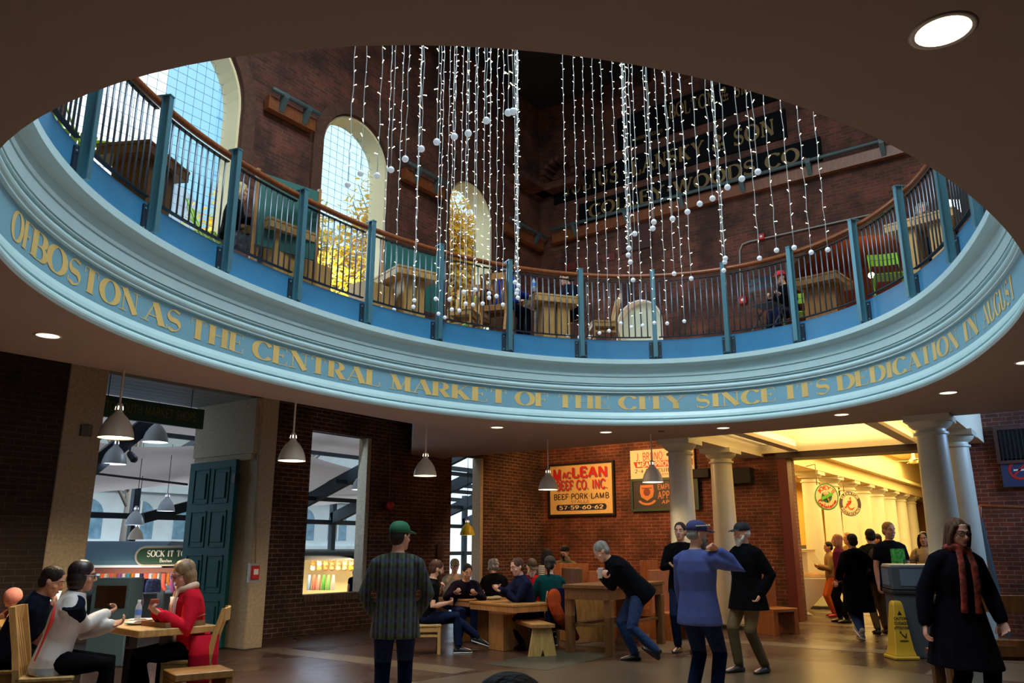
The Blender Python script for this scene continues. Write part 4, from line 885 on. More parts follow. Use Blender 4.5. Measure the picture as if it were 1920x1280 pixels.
def bottle(label, loc, m=M_BOTTLE, cap='#2e62b8', lab=None, h=.21, liquid=None):
    t = thing('drink_bottle', label, 'bottle', loc); r = .031
    MB().lathe([(0, 0), (r, .004), (r, h * .35), (r * .92, h * .45), (r, h * .55), (r * .95, h * .68), (r * .5, h * .86), (r * .42, h * .9), (r * .42, h * .94), (0, h * .94)], n=16).build('body', m, t, smooth=True)
    MB().lathe([(r * .5, h * .9), (r * .5, h), (0, h)], n=12).build('cap', mat('cap_' + cap, cap, .4), t)
    if lab: MB().lathe([(r * 1.03, h * .34), (r * 1.03, h * .58)], n=16, cap=False).build('wrapper', mat('wrap_' + lab, lab, .5), t)
    if liquid: MB().lathe([(0, .01), (r * .9, .01), (r * .9, h * .66), (r * .45, h * .8), (0, h * .8)], n=14).build('drink', mat('drink_' + liquid, liquid, .3), t, smooth=True)
plate('white plate with scraps in front of the woman in the white jacket', tsw(-.12, -.02)); plate('white plate beside the water bottle, near the middle of the table', tsw(.02, .26), .11)
bottle('clear water bottle with blue band standing beside the plates', tsw(-.06, .14), lab='#4f7fd0', cap='#e6ecf2')
t = thing('pedestal_table', 'light wooden table in front of the young man with the phone', 'table', tsw(-.62, 1.18, 0), TRZ); b = MB(); b.box(-.5, .36, -.4, .5, .69, .75); b.build('table_top', W_LIGHT, t, bevel=.006); b = MB(); b.box(-.1, -.02, 0, .08, .0, .69); b.build('leg', M_DARK, t); b = MB(); b.box(-.3, .2, .0, .08, 0, .03); b.build('foot', M_DARK, t)
T2L = t.location.copy()
o = onz(372, 1257, .42); t = thing('block_stool', 'brown block stool at the bottom edge below the woman in red', 'stool', (o.x, o.y, 0), R(-18)); b = MB(); b.box(-.24, .24, -.2, .2, .37, .43); b.build('seat', W_OAK, t, bevel=.006)
for s in (-1, 1):
    b = MB(); b.box(s * .21 - .03, s * .21 + .03, -.19, .19, 0, .37); b.build('leg', W_OAK, t, bevel=.004)
o = gd(108, 7.05); chair('light slatted chair under the woman in the white jacket', (o.x, o.y, 0), face(-36), W_LIGHT, .44, .98, 'slatted wooden chairs downstairs')
WJ = o
o = gd(22, 7.4); chair('light slatted chair cut by the left edge, under the young man with the phone', (o.x, o.y, 0), face(-40), W_LIGHT, .44, .98, 'slatted wooden chairs downstairs'); PM = o
o = gd(362, 7.9); chair('light slatted chair behind the woman in red', (o.x, o.y, 0), face(140), W_LIGHT, .46, .90, 'slatted wooden chairs downstairs'); RW = o
# ---- shared block table in the middle
TM = .655
o = (onz(975, 1130, TM) + onz(830, 1120, TM)) / 2
cA = onz(963, 1132, TM); 
def table_at(label, near, along, side, m, Wd, leg):     # square-topped table from three image points of its top
    n, a, e = onz(*near, TM), onz(*along, TM), onz(*side, TM); ax = (a - n); L = ax.length; ax.normalize(); pe = Vector((-ax.y, ax.x, 0))
    if pe.dot(e - n) < 0: pe = -pe
    c = n + ax * L / 2 + pe * Wd / 2; c.z = 0
    t = thing('block_table', label, 'table', c, math.atan2(ax.y, ax.x), 'honey block tables of the seated group')
    b = MB(); b.box(-L / 2, L / 2, -Wd / 2, Wd / 2, TM - .03, TM); b.build('table_top', m, t, bevel=.004); b = MB(); b.box(-L / 2 + .006, L / 2 - .006, -Wd / 2 + .006, Wd / 2 - .006, TM - .11, TM - .032); b.build('apron', m, t, bevel=.004)
    b = MB(); b.box(-leg / 2, leg / 2, -Wd * .38, Wd * .38, 0, TM - .11); b.build('leg', m, t, bevel=.006); return t
TB = table_at('honey-coloured block table in front of the man in the navy jacket', (963, 1134), (880, 1127), (995, 1124), W_OAK, .8, .34)
table_at('honey-coloured block table beside the man with crossed legs', (879, 1124), (822, 1119), (910, 1114), W_OAK, .8, .26)
def tb(px, py, z=TM): return onz(px, py, z)
o = gd(800, 12.0); chair('light slatted chair under the man with crossed legs', (o.x, o.y, 0), face(-45), W_LIGHT, .40, .80, 'slatted wooden chairs downstairs'); CL = o
o = gd(1033, 12.7); chair('slatted chair draped with orange and navy jackets', (o.x, o.y, 0), face(60), W_LIGHT, .42, .82, 'slatted wooden chairs downstairs'); TY = o
bottle('green-capped soda bottle with blue label on the block table', tb(860, 1119), cap='#2f8a4c', lab='#3a6fd0', h=.23)
bottle('bottle of red drink on the block table', tb(867, 1122), cap='#c01818', liquid='#c81420', h=.22)
bottle('clear water bottle in front of the man in the navy jacket', tb(957, 1124), cap='#e6ecf2', h=.24)
p = tb(893, 1120); t = thing('takeout_box', 'white printed takeout box on the block table', 'box', p, R(-35)); b = MB(); b.box(-.12, .12, -.08, .08, 0, .09); b.build('carton', M_WHITE, t, bevel=.004); b = MB(); b.box(-.07, .07, -.083, -.08, .03, .06); b.build('blue_print', mat('print_blue', '#2c58b0', .5), t)
p = tb(930, 1124); t = thing('paper_bag', 'crumpled brown paper wrapping lying on the block table', 'paper bag', p, R(20)); b = MB(); b.ell((0, 0, .03), (.17, .08, .032), 14, 8); b.ell((-.15, .04, .03), (.06, .07, .028)); b.build('wrapping', mat('kraft_paper', '#8f7a58', .9, var=.15, vscale=20, bump=.6), t)
p = tb(844, 1120) + Vector((0, 0, .0)); t = thing('paper_cup', 'white paper cup with straw at the end of the block table', 'cup', p); MB().lathe([(0, 0), (.032, 0), (.044, .10), (.040, .10), (.03, .01)], n=18).build('cup_body', M_WHITE, t, smooth=True); MB().tube([(0, 0, .02), (.02, .01, .18)], .004, 6).build('straw', M_RED, t)
p = tb(904, 1119); t = thing('drink_can', 'small red drink can before the grey-haired person', 'can', p); MB().lathe([(0, 0), (.028, .003), (.031, .01), (.031, .10), (.026, .115), (0, .115)], n=16).build('can_body', mat('can_red', '#b8323a', .3, metal=.4), t, smooth=True)
t = thing('block_bench', 'pale wooden bench with notched end panel beside the block table', 'bench', gd(1006, 11.9), R(52))
b = MB(); b.box(-.3, .8, -.17, .17, .37, .42); b.build('seat', W_OAK, t, bevel=.004); b = MB(); b.poly([(-.26, -.2, 0), (-.26, -.03, 0), (-.26, 0, .09), (-.26, .03, 0), (-.26, .2, 0), (-.26, .13, .37), (-.26, -.13, .37)], (.05, 0, 0)); b.build('end_panel', W_LIGHT, t)
# jackets on the chair back
b = MB(); q = Vector((TY.x, TY.y, 0)); t = thing('draped_jacket', 'orange and navy jackets hanging over the chair back', 'jacket', q, face(60))
b = MB(); b.loft([[(x * s, y, z) for x, y in ((-.2, -.36), (0, -.38), (.2, -.36), (.22, -.31), (0, -.31), (-.22, -.31))] for z, s in ((.30, 1.25), (.5, 1.2), (.72, 1.08), (.84, .95), (.87, .6))]); x = b.build('navy_body', mat('navy_cloth', '#14162c', .95, spec=.05), t, smooth=True); m = x.modifiers.new('unite', 'REMESH'); m.mode = 'VOXEL'; m.voxel_size = .013; m.use_smooth_shade = True; s_ = x.modifiers.new('soften', 'SMOOTH'); s_.iterations = 8
b = MB(); b.tube([(-.16, -.40, .80), (-.17, -.45, .62), (-.1, -.46, .46), (.08, -.44, .32), (.2, -.42, .16)], [.07, .09, .09, .075, .05], 12); b.ell((-.16, -.42, .7), (.11, .09, .17)); x = b.build('orange_sleeve', mat('orange_cloth', '#8e3a1a', .95, spec=.05, var=.2, vscale=9, bump=.5), t, smooth=True); m = x.modifiers.new('unite', 'REMESH'); m.mode = 'VOXEL'; m.voxel_size = .013; m.use_smooth_shade = True; s_ = x.modifiers.new('soften', 'SMOOTH'); s_.iterations = 8
# ---- tall table the man leans on
HT = .93; LG = [onz(1073, 1226), onz(1142, 1228), onz(1237, 1205), onz(1172, 1203)]
ctr = sum(LG, Vector()) / 4; ax = (LG[2] - LG[1]).normalized(); L_ = (LG[2] - LG[1]).length; W_ = .62
t = thing('tall_table', 'tall brown wooden counter table the stooping man leans on', 'table', (ctr.x, ctr.y, 0), math.atan2(ax.y, ax.x))
b = MB(); b.box(-L_ / 2 - .1, L_ / 2 + .08, -W_ / 2 - .06, W_ / 2 + .06, HT - .05, HT); b.build('table_top', W_DARK, t, bevel=.005); b = MB(); b.box(-L_ / 2 - .08, L_ / 2 + .06, -W_ / 2 - .04, W_ / 2 + .04, HT - .2, HT - .052); b.build('apron', W_DARK, t, bevel=.005)
for sx in (-1, 1):
    for sy in (-1, 1):
        b = MB(); b.box(sx * L_ / 2 - .055, sx * L_ / 2 + .055, sy * W_ / 2 - .055, sy * W_ / 2 + .055, 0, HT - .2); b.build('leg', W_DARK, t, bevel=.005)
b = MB(); b.box(-L_ / 2, L_ / 2, W_ / 2 - .1, W_ / 2 + .02, .36, .40); b.box(-L_ / 2, L_ / 2, -W_ / 2, -W_ / 2 + .1, .36, .40); b.box(-L_ / 2, -L_ / 2 + .06, -W_ / 2, W_ / 2, .36, .40); b.box(L_ / 2 - .06, L_ / 2, -W_ / 2, W_ / 2, .36, .40); b.build('foot_rest', W_DARK, t)
# ---- booths and counters along the brick wall
def booth(label, px0, px1, dist, ztop, m, zb=0, th=.08, seat=True, rz=None):
    a = gd(px0, dist); e = gd(px1, dist + (0 if rz is None else rz)); d = (e - a); L = d.length
    t = thing('booth_bench', label, 'bench', a, math.atan2(d.y, d.x), 'high-backed benches along the brick wall')
    b = MB(); b.box(0, L, -th / 2, th / 2, .30 if seat else zb, ztop); b.build('backrest', m, t, bevel=.006)
    if seat:
        b = MB(); b.box(0, L, -.5, -th / 2, .36, .42); b.build('seat', m, t, bevel=.006)
    for x in (.05, L - .05):
        b = MB(); b.box(x - .05, x + .05, -.5 if seat else -.06, .06, 0, .36 if seat else ztop - .02); b.build('leg', m, t)
    return t
booth('orange pine bench back in front of the far couple', 1022, 1104, 14.6, 1.17, W_ORANGE); booth('orange pine bench back just left of the stooping man', 1104, 1160, 14.4, 1.05, W_ORANGE, rz=.2); booth('orange pine bench back right of the stooping man, against the wall', 1204, 1232, 14.8, 1.22, W_ORANGE, rz=.3)
booth('orange pine bench right of the stooping man, next to the near column', 1218, 1262, 13.8, 1.08, W_ORANGE, rz=.3); booth('orange pine bench at the brick wall behind the bearded man', 1405, 1450, 14.8, 1.10, W_ORANGE, rz=.3)
o = gd(1112, 13.6); t = thing('condiment_counter', 'low wooden counter with upright end board behind the tall table', 'counter', o, R(-30)); b = MB(); b.box(-.5, .5, -.25, .25, 0, .8); b.build('cabinet', W_OAK, t, bevel=.006); b = MB(); b.box(-.45, -.33, -.25, .25, .8, 1.12); b.build('end_board', W_DARK, t, bevel=.006)
o = gd(1162, 13.4); b = MB(); b.box(-.2, .2, -.2, .2, 0, .72); x = b.build('wooden_pedestal', W_ORANGE, bevel=.006); x.location = o; x.rotation_euler = (0, 0, R(-30)); tag(x, 'square orange-brown wooden pedestal between the tall table legs', 'pedestal')
# ---- right side: bench, frame, litter bin, caution cone
o = gd(1905, 8.4); t = thing('slatted_bench', 'dark wooden high-backed bench at the right edge behind the walking woman', 'bench', o, R(-62))
b = MB()
for z0, z1 in ((.82, .98), (.40, .56)): b.box(-.75, .75, -.03, .03, z0, z1)
b.build('back_boards', W_DARK, t, bevel=.004); b = MB(); b.box(-.75, .75, .03, .5, .36, .42); b.build('seat', W_DARK, t, bevel=.004)
for x in (-.66, .66):
    b = MB(); b.box(x - .06, x + .06, -.06, .06, 0, .98); b.build('leg', W_DARK, t); b = MB(); b.box(x - .05, x + .05, .40, .5, 0, .36); b.build('leg', W_DARK, t)
b = MB(); b.bar((.25, 0, .98), (.25, 0, 1.28), .05); b.bar((.25, -.05, 1.28), (.25, .12, 1.28), .06); b.build('arm_post', W_DARK, t)
q0, q1, q2 = onx(1838, 1060, 16.2), onx(1838, 948, 16.2), onx(1935, 952, 16.2); b = MB(); b.tube([q0, q1], .028, 8); b.tube([q1, q2], .028, 8); tag(b.build('stair_handrail', W_RAIL, smooth=True), 'wooden handrail on a post in front of the right-hand brick wall', 'handrail')
q_ = onx(1858, 1058, 16.6); b = MB(); b.bar(onx(1835, 960, 16.6), Vector((16.6, q_.y - .1, 0)), .05, .28); tag(b.build('leaning_panel', mat('blue_grey_board', '#3c5a66', .6)), 'narrow blue grey panel leaning beside the handrail post', 'panel')
o = gd(1712, 11.75); t = thing('litter_bin', 'square slate grey litter bin with domed black lid rim, behind the yellow cone', 'litter bin', o, R(-68)); bw = .34
b = MB(); b.loft([[(sx * w_, sy * w_, z) for sx, sy in ((-1, -1), (1, -1), (1, 1), (-1, 1))] for z, w_ in ((0, bw + .0), (.04, bw), (.84, bw - .02))]); b.build('body', M_BINGREY, t, bevel=.012)
b = MB(); b.box(-bw - .005, bw + .005, -bw - .005, bw + .005, .82, .87); b.build('bag_edge', M_BLACK, t, bevel=.01)
b = MB(); b.box(-bw, bw, -bw, bw, .87, 1.20); b.build('hood', M_BINGREY, t, bevel=.02)
for rz_ in (0, 90, 180, 270):
    b = MB(); b.box(-.22, .22, -bw - .008, -bw, .93, 1.15); f_ = b.build('push_flap', mat('blue_grey_flap', '#56677a', .5), t, bevel=.003); f_.rotation_euler = (0, 0, R(rz_))
b = MB(); b.box(-bw + .02, bw - .02, -bw + .02, bw - .02, 1.20, 1.215); b.build('tray_top', mat('bin_top_cream', '#cfc6b4', .5), t); b = MB(); b.tube([(-.08, 0, 1.21), (-.08, 0, 1.27), (.08, 0, 1.27), (.08, 0, 1.21)], .008, 6); b.build('lift_handle', M_DARK, t)
o = gd(1676, 11.45); M_YEL = mat('safety_yellow', '#b99020', .45)
t = thing('caution_cone', 'yellow wet floor caution cone standing in front of the litter bin', 'caution cone', o, AZ - R(90))
b = MB(); b.loft([[(sx * w_, sy * w_, z) for sx, sy in ((-1, -1), (1, -1), (1, 1), (-1, 1))] for z, w_ in ((.04, .15), (.09, .135), (.14, .125), (.70, .068), (.74, .05))]); b.build('body', M_YEL, t, bevel=.012); b = MB(); b.box(-.17, .17, -.17, .17, 0, .045); b.build('foot', M_YEL, t, bevel=.012)
def cf(x, z): w_ = .125 - (z - .14) / .56 * .057 + .003; return Vector((x, -w_, z))
for s, z, wd in (('CAUTION', .50, .085), ('CUIDADO', .44, .09), ('ATTENTION', .38, .10)):
    b = MB(); W = twidth(s); letters(b, s, lambda x, y: cf(-wd + 2 * wd * x / W * .98, z + y * .034), thick=.24, thin=.2); b.build('lettering', M_SBLK, t, fix=False)
b = MB(); b.add([cf(-.03, .56), cf(.03, .56), cf(0, .62)], [(0, 1, 2)]); b.build('warning_triangle', M_SBLK, t, fix=False)
b = MB(); b.bar(cf(-.02, .33), cf(.03, .28), .02, .006); b.bar(cf(.03, .28), cf(.05, .33), .018, .006); b.bar(cf(-.05, .24), cf(.06, .24), .012, .006); b.ell(cf(-.025, .345), (.014, .005, .014)); b.build('slipping_figure', M_SBLK, t)
# fire alarm on the stone pier, conduit and bell on the brick pier
p = ony(480, 1073, 10.32); t = thing('fire_alarm_box', 'red fire alarm pull box on the grey stone pier right of the teal door', 'fire alarm', p); b = MB(); b.box(-.07, .07, 0, .08, -.1, .1); b.build('housing', M_RED, t, bevel=.01); b = MB(); b.box(-.09, .09, .03, .08, -.14, .13); b.build('clear_cover', M_BOTTLE, t); b = MB(); b.box(-.04, .04, -.004, 0, -.03, .05); b.build('pull_label', M_WHITE, t)
b = MB(); b.tube([ony(479, 1055, 10.36), ony(486, 760, 10.36)], .013, 6); tag(b.build('conduit', mat('pale_conduit', '#8d8468', .5), smooth=True), 'thin pale conduit rising from the alarm box up the stone pier', 'conduit')
p = ony(730, 948, 11.3); t = thing('alarm_bell', 'round red alarm bell on the brick pier between the two windows', 'alarm bell', p); MB().lathe([(0, -.09), (.05, -.085), (.085, -.05), (.09, 0), (0, 0)], n=20).build('gong', M_RED, t, smooth=True).rotation_euler = (R(-90), 0, 0); b = MB(); b.box(-.08, .08, .0, .08, -.08, .08); b.build('back_box', M_OXBLOOD, t)
b = MB(); b.tube([ony(730, 935, 11.36), ony(731, 820, 11.36), ony(722, 790, 11.36), ony(520, 752, 11.36)], .014, 6); tag(b.build('conduit', mat('brown_conduit', '#6a5038', .5), smooth=True), 'brownish conduit from the alarm bell up and over the first window', 'conduit')
p = ony(826, 1033, 11.36); b = MB(); b.box(p.x - .1, p.x + .1, p.y, 11.4, p.z - .14, p.z + .14); tag(b.build('bronze_plaque', mat('bronze', '#4a3220', .5, metal=.4)), 'small dark bronze plaque on the brick beside the far window', 'plaque')
p = ony(163, 807, 10.36); b = MB(); b.box(p.x - .07, p.x + .07, p.y, 10.4, p.z - .07, p.z + .07); tag(b.build('junction_box', mat('grey_box', '#5a554c', .6)), 'small grey junction box on the stone pier left of the south entrance', 'junction box')
# hanging sign over the entrance
t = thing('hanging_sign', 'bottle green board lettered TO SOUTH MARKET SHOPS hanging in the entrance', 'sign', (5.99, 10.6, 3.127)); t.scale = (1.029, 1.029, 1.029); b = MB(); b.box(-.8, .8, -.03, .03, 0, .28); b.build('board', M_GREEN, t, bevel=.004)
b = MB(); flat_text(b, 'TO SOUTH MARKET SHOPS', (-.64, -.033, .09), (1, 0, 0), (0, 0, 1), .12, 1.32, thick=.09, thin=.08); b.build('lettering', mat('dull_gold_paint', '#7d6a3a', .5), t, fix=False)
b = MB(); b.bar((-.6, 0, .28), (-.6, 0, .62), .008); b.bar((.6, 0, .28), (.6, 0, .62), .008); b.build('hanger_rods', M_DARK, t)
# ------------------------------------------------------------------ fairy-light curtain over the opening
BALLS = [(652, 346), (676, 325), (707, 329), (733, 318), (760, 298), (790, 279), (819, 266), (852, 256), (878, 250), (912, 226), (953, 211), (962, 209),
 (715, 578), (739, 580), (777, 563), (775, 575), (817, 560), (822, 588), (834, 595), (843, 561), (847, 580), (861, 582), (870, 547), (873, 569), (887, 571), (891, 543), (905, 569), (917, 550), (917, 558), (931, 555), (943, 571),
 (966, 529), (972, 535), (970, 544), (969, 550), (971, 558), (1064, 629), (1086, 632), (1105, 631), (1124, 624), (1142, 620), (1164, 606), (1184, 613), (1205, 610), (1227, 605), (1251, 606), (1283, 602),
 (1179, 465), (1178, 478), (1182, 491), (1187, 525), (1190, 438), (1224, 428), (1226, 416), (1261, 410), (1264, 513), (1289, 397), (1296, 522), (1312, 382), (1336, 372), (1360, 484), (1359, 491), (1357, 507), (1364, 351), (1391, 335), (1421, 322), (1424, 484), (1456, 469), (1489, 464), (1521, 473), (1552, 468)]
rnd = random.Random(3)
ORD = ['first', 'second', 'third', 'fourth', 'fifth', 'sixth', 'seventh', 'eighth', 'ninth', 'tenth', 'eleventh', 'twelfth', 'thirteenth', 'fourteenth', 'fifteenth', 'sixteenth', 'seventeenth', 'eighteenth', 'nineteenth']
_u = ORD[:9]
ORD += ['twentieth'] + ['twenty-' + o for o in _u] + ['thirtieth'] + ['thirty-' + o for o in _u] + ['fortieth']
BZ = 4.75
bulb_me = ball_me = None
wires = {}
def near_z(p):                                 # height at which the rim hides a string hanging at p
    best = 12.0; z = BZ
    while z < 12.0:
        d = Vector((p.x, p.y, z)) - Vector((0, 0, CAM_H)); s = (LIP - CAM_H) / d.z; q = d * s
        X = q.x * SA - q.y * CA - OC[0]; Y = q.x * CA + q.y * SA - OC[1]
        if math.hypot(X, Y) > rr(math.atan2(Y, X)): return z
        z += .1
    return best
short = sorted([b_ for b_ in BALLS if b_[1] < 400], key=lambda q: q[0]); mid_ = sorted([b_ for b_ in BALLS if 400 <= b_[1] < 535], key=lambda q: q[0]); long_ = sorted([b_ for b_ in BALLS if b_[1] >= 535], key=lambda q: q[0])
for row, txt in ((short, 'near string of fairy lights with its ball hanging high'), (mid_, 'middle string of fairy lights, ball level with the handrail'), (long_, 'far string of fairy lights, ball hanging in front of the balusters')):
    for k, (px, py) in enumerate(row):
        p = onz(px, py, BZ); zt = min(11.9, near_z(p) + .5)
        t = thing('fairy_light_string', txt + ', ' + ORD[k] + ' from the left', 'string lights', p, rnd.random() * 6, 'hanging fairy light strings')
        n = int((zt - BZ) / .165); key = n
        if key not in wires:
            b = MB(); pts = [(0, 0, .03), (0, 0, .18)] + [(.006 * math.sin(2.1 * i), .006 * math.cos(1.7 * i), .18 + .165 * i) for i in range(1, n)] + [(0, 0, 13.1 - BZ)]
            b.tube(pts, .0036, 5, ends=False); w = b.build('cord', M_WIRE, t, smooth=True); wires[key] = w.data
        else:
            w = bpy.data.objects.new('cord', wires[key]); C.objects.link(w); w.parent = t
        if ball_me is None:
            bb = MB().ell((0, 0, 0), (.03, .03, .03), 14, 9).build('glass_ball', M_BALL, t, smooth=True); ball_me = bb.data
            bm_ = MB(); bm_.tube([(.0, 0, 0), (.018, 0, .006)], .003, 5); bm_.ell((.026, 0, .008), (.0075, .0052, .0052), 6, 5); bulb_me = bm_.build('bulb', M_BULB, t, smooth=True).data
            bpy.data.objects['bulb'].location = (0, 0, .2)
        else:
            bb = bpy.data.objects.new('glass_ball', ball_me); C.objects.link(bb); bb.parent = t
        for i in range(n):
            a = rnd.random() * 6.28
            u = bpy.data.objects.new('bulb', bulb_me); C.objects.link(u); u.parent = t
            u.location = (.003 * math.cos(a), .003 * math.sin(a), .2 + .165 * i + rnd.uniform(-.03, .03)); u.rotation_euler = (0, rnd.uniform(-.8, .4), a)
b = MB()
for k in range(24):
    a0, a1 = 2 * PI * k / 24, 2 * PI * (k + 1) / 24; b.bar(OVC + Vector((3.6 * math.cos(a0), 2.9 * math.sin(a0), 13.12)), OVC + Vector((3.6 * math.cos(a1), 2.9 * math.sin(a1), 13.12)), .05)
tag(b.build('light_curtain_ring', M_DARK), 'dark oval frame under the roof that the fairy lights hang from', 'frame')

# ------------------------------------------------------------------ upstairs furniture
TZ = FZ + .72
def up_table(label, near, right, left, m, Wd=.8, Lmax=1.6):
    n, r, l = onz(*near, TZ), onz(*right, TZ), onz(*left, TZ)
    ax = (r - n); L = max(.7, min(ax.length, Lmax)); ax.normalize(); pe = Vector((-ax.y, ax.x, 0))
    if pe.dot(l - n) < 0: pe = -pe
    W = max(.6, min(Wd, (l - n).length)); c = n + ax * L / 2 + pe * W / 2; c.z = FZ
    return block_table('block_table', label, c, math.atan2(ax.y, ax.x), L, W, .72, .13, 'wooden block tables upstairs', m, .22), n, r
tA, nA, _ = up_table('dark block table upstairs before the wide arched window', (282, 260), (357, 323), (200, 270), W_DARK)
tB, nB, _ = up_table('block table upstairs with the black backpack on it', (507, 404), (600, 440), (455, 430), W_LIGHT)
tC, nC, _ = up_table('pale block table upstairs right of the middle arched window', (747, 494), (825, 512), (690, 530), W_LIGHT)
tD, nD, _ = up_table('rounded pale block table upstairs with the water bottle on it', (1003, 547), (1090, 556), (985, 560), W_LIGHT)
tE, nE, _ = up_table('brown block table upstairs beside the red-capped guest', (1568, 505), (1600, 527), (1492, 527), W_OAK)
q = atd(1735, 415, 10.75); tF = block_table('block_table', 'tan block table upstairs in front of the grey-haired guest', (q.x, q.y, FZ), R(-100), .95, .6, q.z - FZ, .13, 'wooden block tables upstairs', W_LIGHT, .22)
p = onz(1004, 541, TZ); bottle('clear water bottle with blue label on the upstairs table', p + Vector((.1, .1, 0)), lab='#3f78c8', h=.24)
def outward(q, off):                          # keep a thing on the floor, at least off metres behind the railing
    X = q.x * SA - q.y * CA - OC[0]; Y = q.x * CA + q.y * SA - OC[1]; ph = math.atan2(Y, X); r0 = math.hypot(X, Y); need = rr(ph) + off
    if r0 < need: p = oval(ph, q.z, off); return Vector((p.x, p.y, q.z))
    return Vector(q)
def upc(px, py, z, off=.30): q = onz(px, py, z); q.z = FZ; return outward(q, off)
bistro_chair('lime green folding chair upstairs at the far left end of the railing', upc(150, 190, FZ + .86), face(-20))
bistro_chair('lime green folding chair tucked under the dark upstairs table', upc(212, 284, FZ + .86), face(60))
bistro_chair('lime green folding chair the blond guest sits on', upc(388, 386, FZ + .86), face(-45))
bistro_chair('lime green folding chair behind the slatted chairs upstairs', upc(893, 566, FZ + .86), face(70))
bistro_chair('lime green folding chair beside the lit bulb', upc(1657, 468, FZ + .86), face(200))
bistro_chair('lime green folding chair showing its curved back by the red-capped guest', upc(1488, 545, FZ + .86), face(200))
bistro_chair('dark folding chair at the brick wall left of the corner table', upc(1436, 527, FZ + .86), face(-10), mat('dark_grey_paint', '#3a4450', .4), None)
chair('pale slatted chair upstairs, left one below the far arched window', upc(870, 532, FZ + .92), face(200), W_LIGHT, .44, .92, 'slatted chairs upstairs')
chair('tan slatted chair upstairs with the navy puffer jacket, left of the blue-jacketed guest', upc(906, 545, FZ + .92), face(30), W_OAK, .44, .92, 'slatted chairs upstairs')
chair('tan slatted chair upstairs under the guest in the blue jacket', upc(935, 523, FZ + .92), face(20), W_OAK, .44, .92, 'slatted chairs upstairs')
chair('pale slatted chair upstairs under the guest in the dark puffer jacket', upc(1128, 556, FZ + .92), face(130), W_LIGHT, .44, .92, 'slatted chairs upstairs')
# small upstairs props
q = nB + Vector((.45, .25, 0)); t = thing('backpack', 'black backpack lying on the upstairs table with its strap hanging', 'backpack', (q.x, q.y, TZ), R(20)); b = MB(); b.loft([[(x * s, y * s2, z) for x, y in ((-.2, -.13), (.2, -.13), (.22, .1), (-.22, .1))] for z, s, s2 in ((0, 1, 1), (.15, 1.0, 1), (.32, .7, .8), (.42, .3, .4))]); b.build('bag_body', M_BLACK, t, bevel=.03); b = MB(); b.tube([(.2, -.1, .1), (.34, -.2, .03), (.42, -.24, -.12), (.4, -.24, -.2), (.36, -.22, -.14)], .014, 6); b.build('strap', M_BLACK, t)
for px, py, s_, lab, rzz in ((548, 345, .42, 'teal chalkboard stood behind the upstairs table with the backpack', -10), (795, 478, .55, 'teal chalkboard stood on the floor behind the pale upstairs table', -10)):
    q = onz(px, py, FZ + .9); t = thing('chalkboard', lab, 'board', (q.x + .5, q.y + .7, FZ), R(rzz), 'teal chalkboards upstairs'); b = MB(); b.box(-s_, s_, 0, .03, .35, 1.32); b.build('panel', mat('teal_board', '#1f5a52', .5), t)
    b = MB(); b.box(-s_ - .04, -s_, -.01, .04, 0, 1.36); b.box(s_, s_ + .04, -.01, .04, 0, 1.36); b.build('frame', W_OAK, t)
for px, py, lab in ((604, 510, 'pale square wooden bench block upstairs below the middle arched window'), (718, 548, 'pale square wooden bench block upstairs left of the pale table')):
    q = upc(px, py, FZ + .25, .5); b = MB(); b.box(-.28, .28, -.2, .2, 0, .42); x = b.build('bench_block', W_LIGHT, bevel=.006); x.location = q; x.rotation_euler = (0, 0, tB.rotation_euler[2]); tag(x, lab, 'bench', 'wooden bench blocks upstairs')
q = atd(1634, 516, 12.4); t = thing('lit_lamp', 'bright bare lamp shining beside the lime green chair upstairs', 'lamp', q); MB().ell((0, 0, 0), (.05, .05, .05)).build('bulb', mat('lit_lamp_bulb', '#ffd890', .5, emit=60, ecol='#ffd27a'), t, smooth=True); zf = FZ - q.z; MB().tube([(0, 0, -.06), (0, 0, zf + .02)], .015, 6).build('stem', M_DARK, t); MB().lathe([(0, zf), (.12, zf), (.12, zf + .03), (0, zf + .04)], n=16).build('foot', M_DARK, t)
point('lit_lamp_glow', q + Vector((0, 0, .12)), 16, (1, .7, .35), .05)
q = atd(1790, 386, 10.6); t = thing('monitor', 'small bright white screen behind the grey-haired guest', 'screen', q, AZ - R(90)); b = MB(); b.box(-.11, .11, 0, .02, -.09, .1); b.build('lit_panel', mat('lit_screen_white', '#eef4ff', .5, emit=1.4), t); b = MB(); b.box(-.13, .13, .02, .04, -.11, .12); b.box(-.015, .015, .02, .05, -.6, -.1); b.build('housing', M_BLACK, t)

def leafmat(c, tr=.5):                       # thin cloth or leaf that lets daylight through
    if ('thin' + c) in MATS: return MATS['thin' + c]
    m = bpy.data.materials.new('thin_' + c); MATS['thin' + c] = m; m.use_nodes = True; n = m.node_tree.nodes; L = m.node_tree.links; n.clear()
    o = n.new('ShaderNodeOutputMaterial'); d = n.new('ShaderNodeBsdfDiffuse'); t = n.new('ShaderNodeBsdfTranslucent'); x = n.new('ShaderNodeMixShader'); x.inputs[0].default_value = tr
    d.inputs[0].default_value = lin(c); t.inputs[0].default_value = lin(c); L.new(d.outputs[0], x.inputs[1]); L.new(t.outputs[0], x.inputs[2]); L.new(x.outputs[0], o.inputs[0]); return m
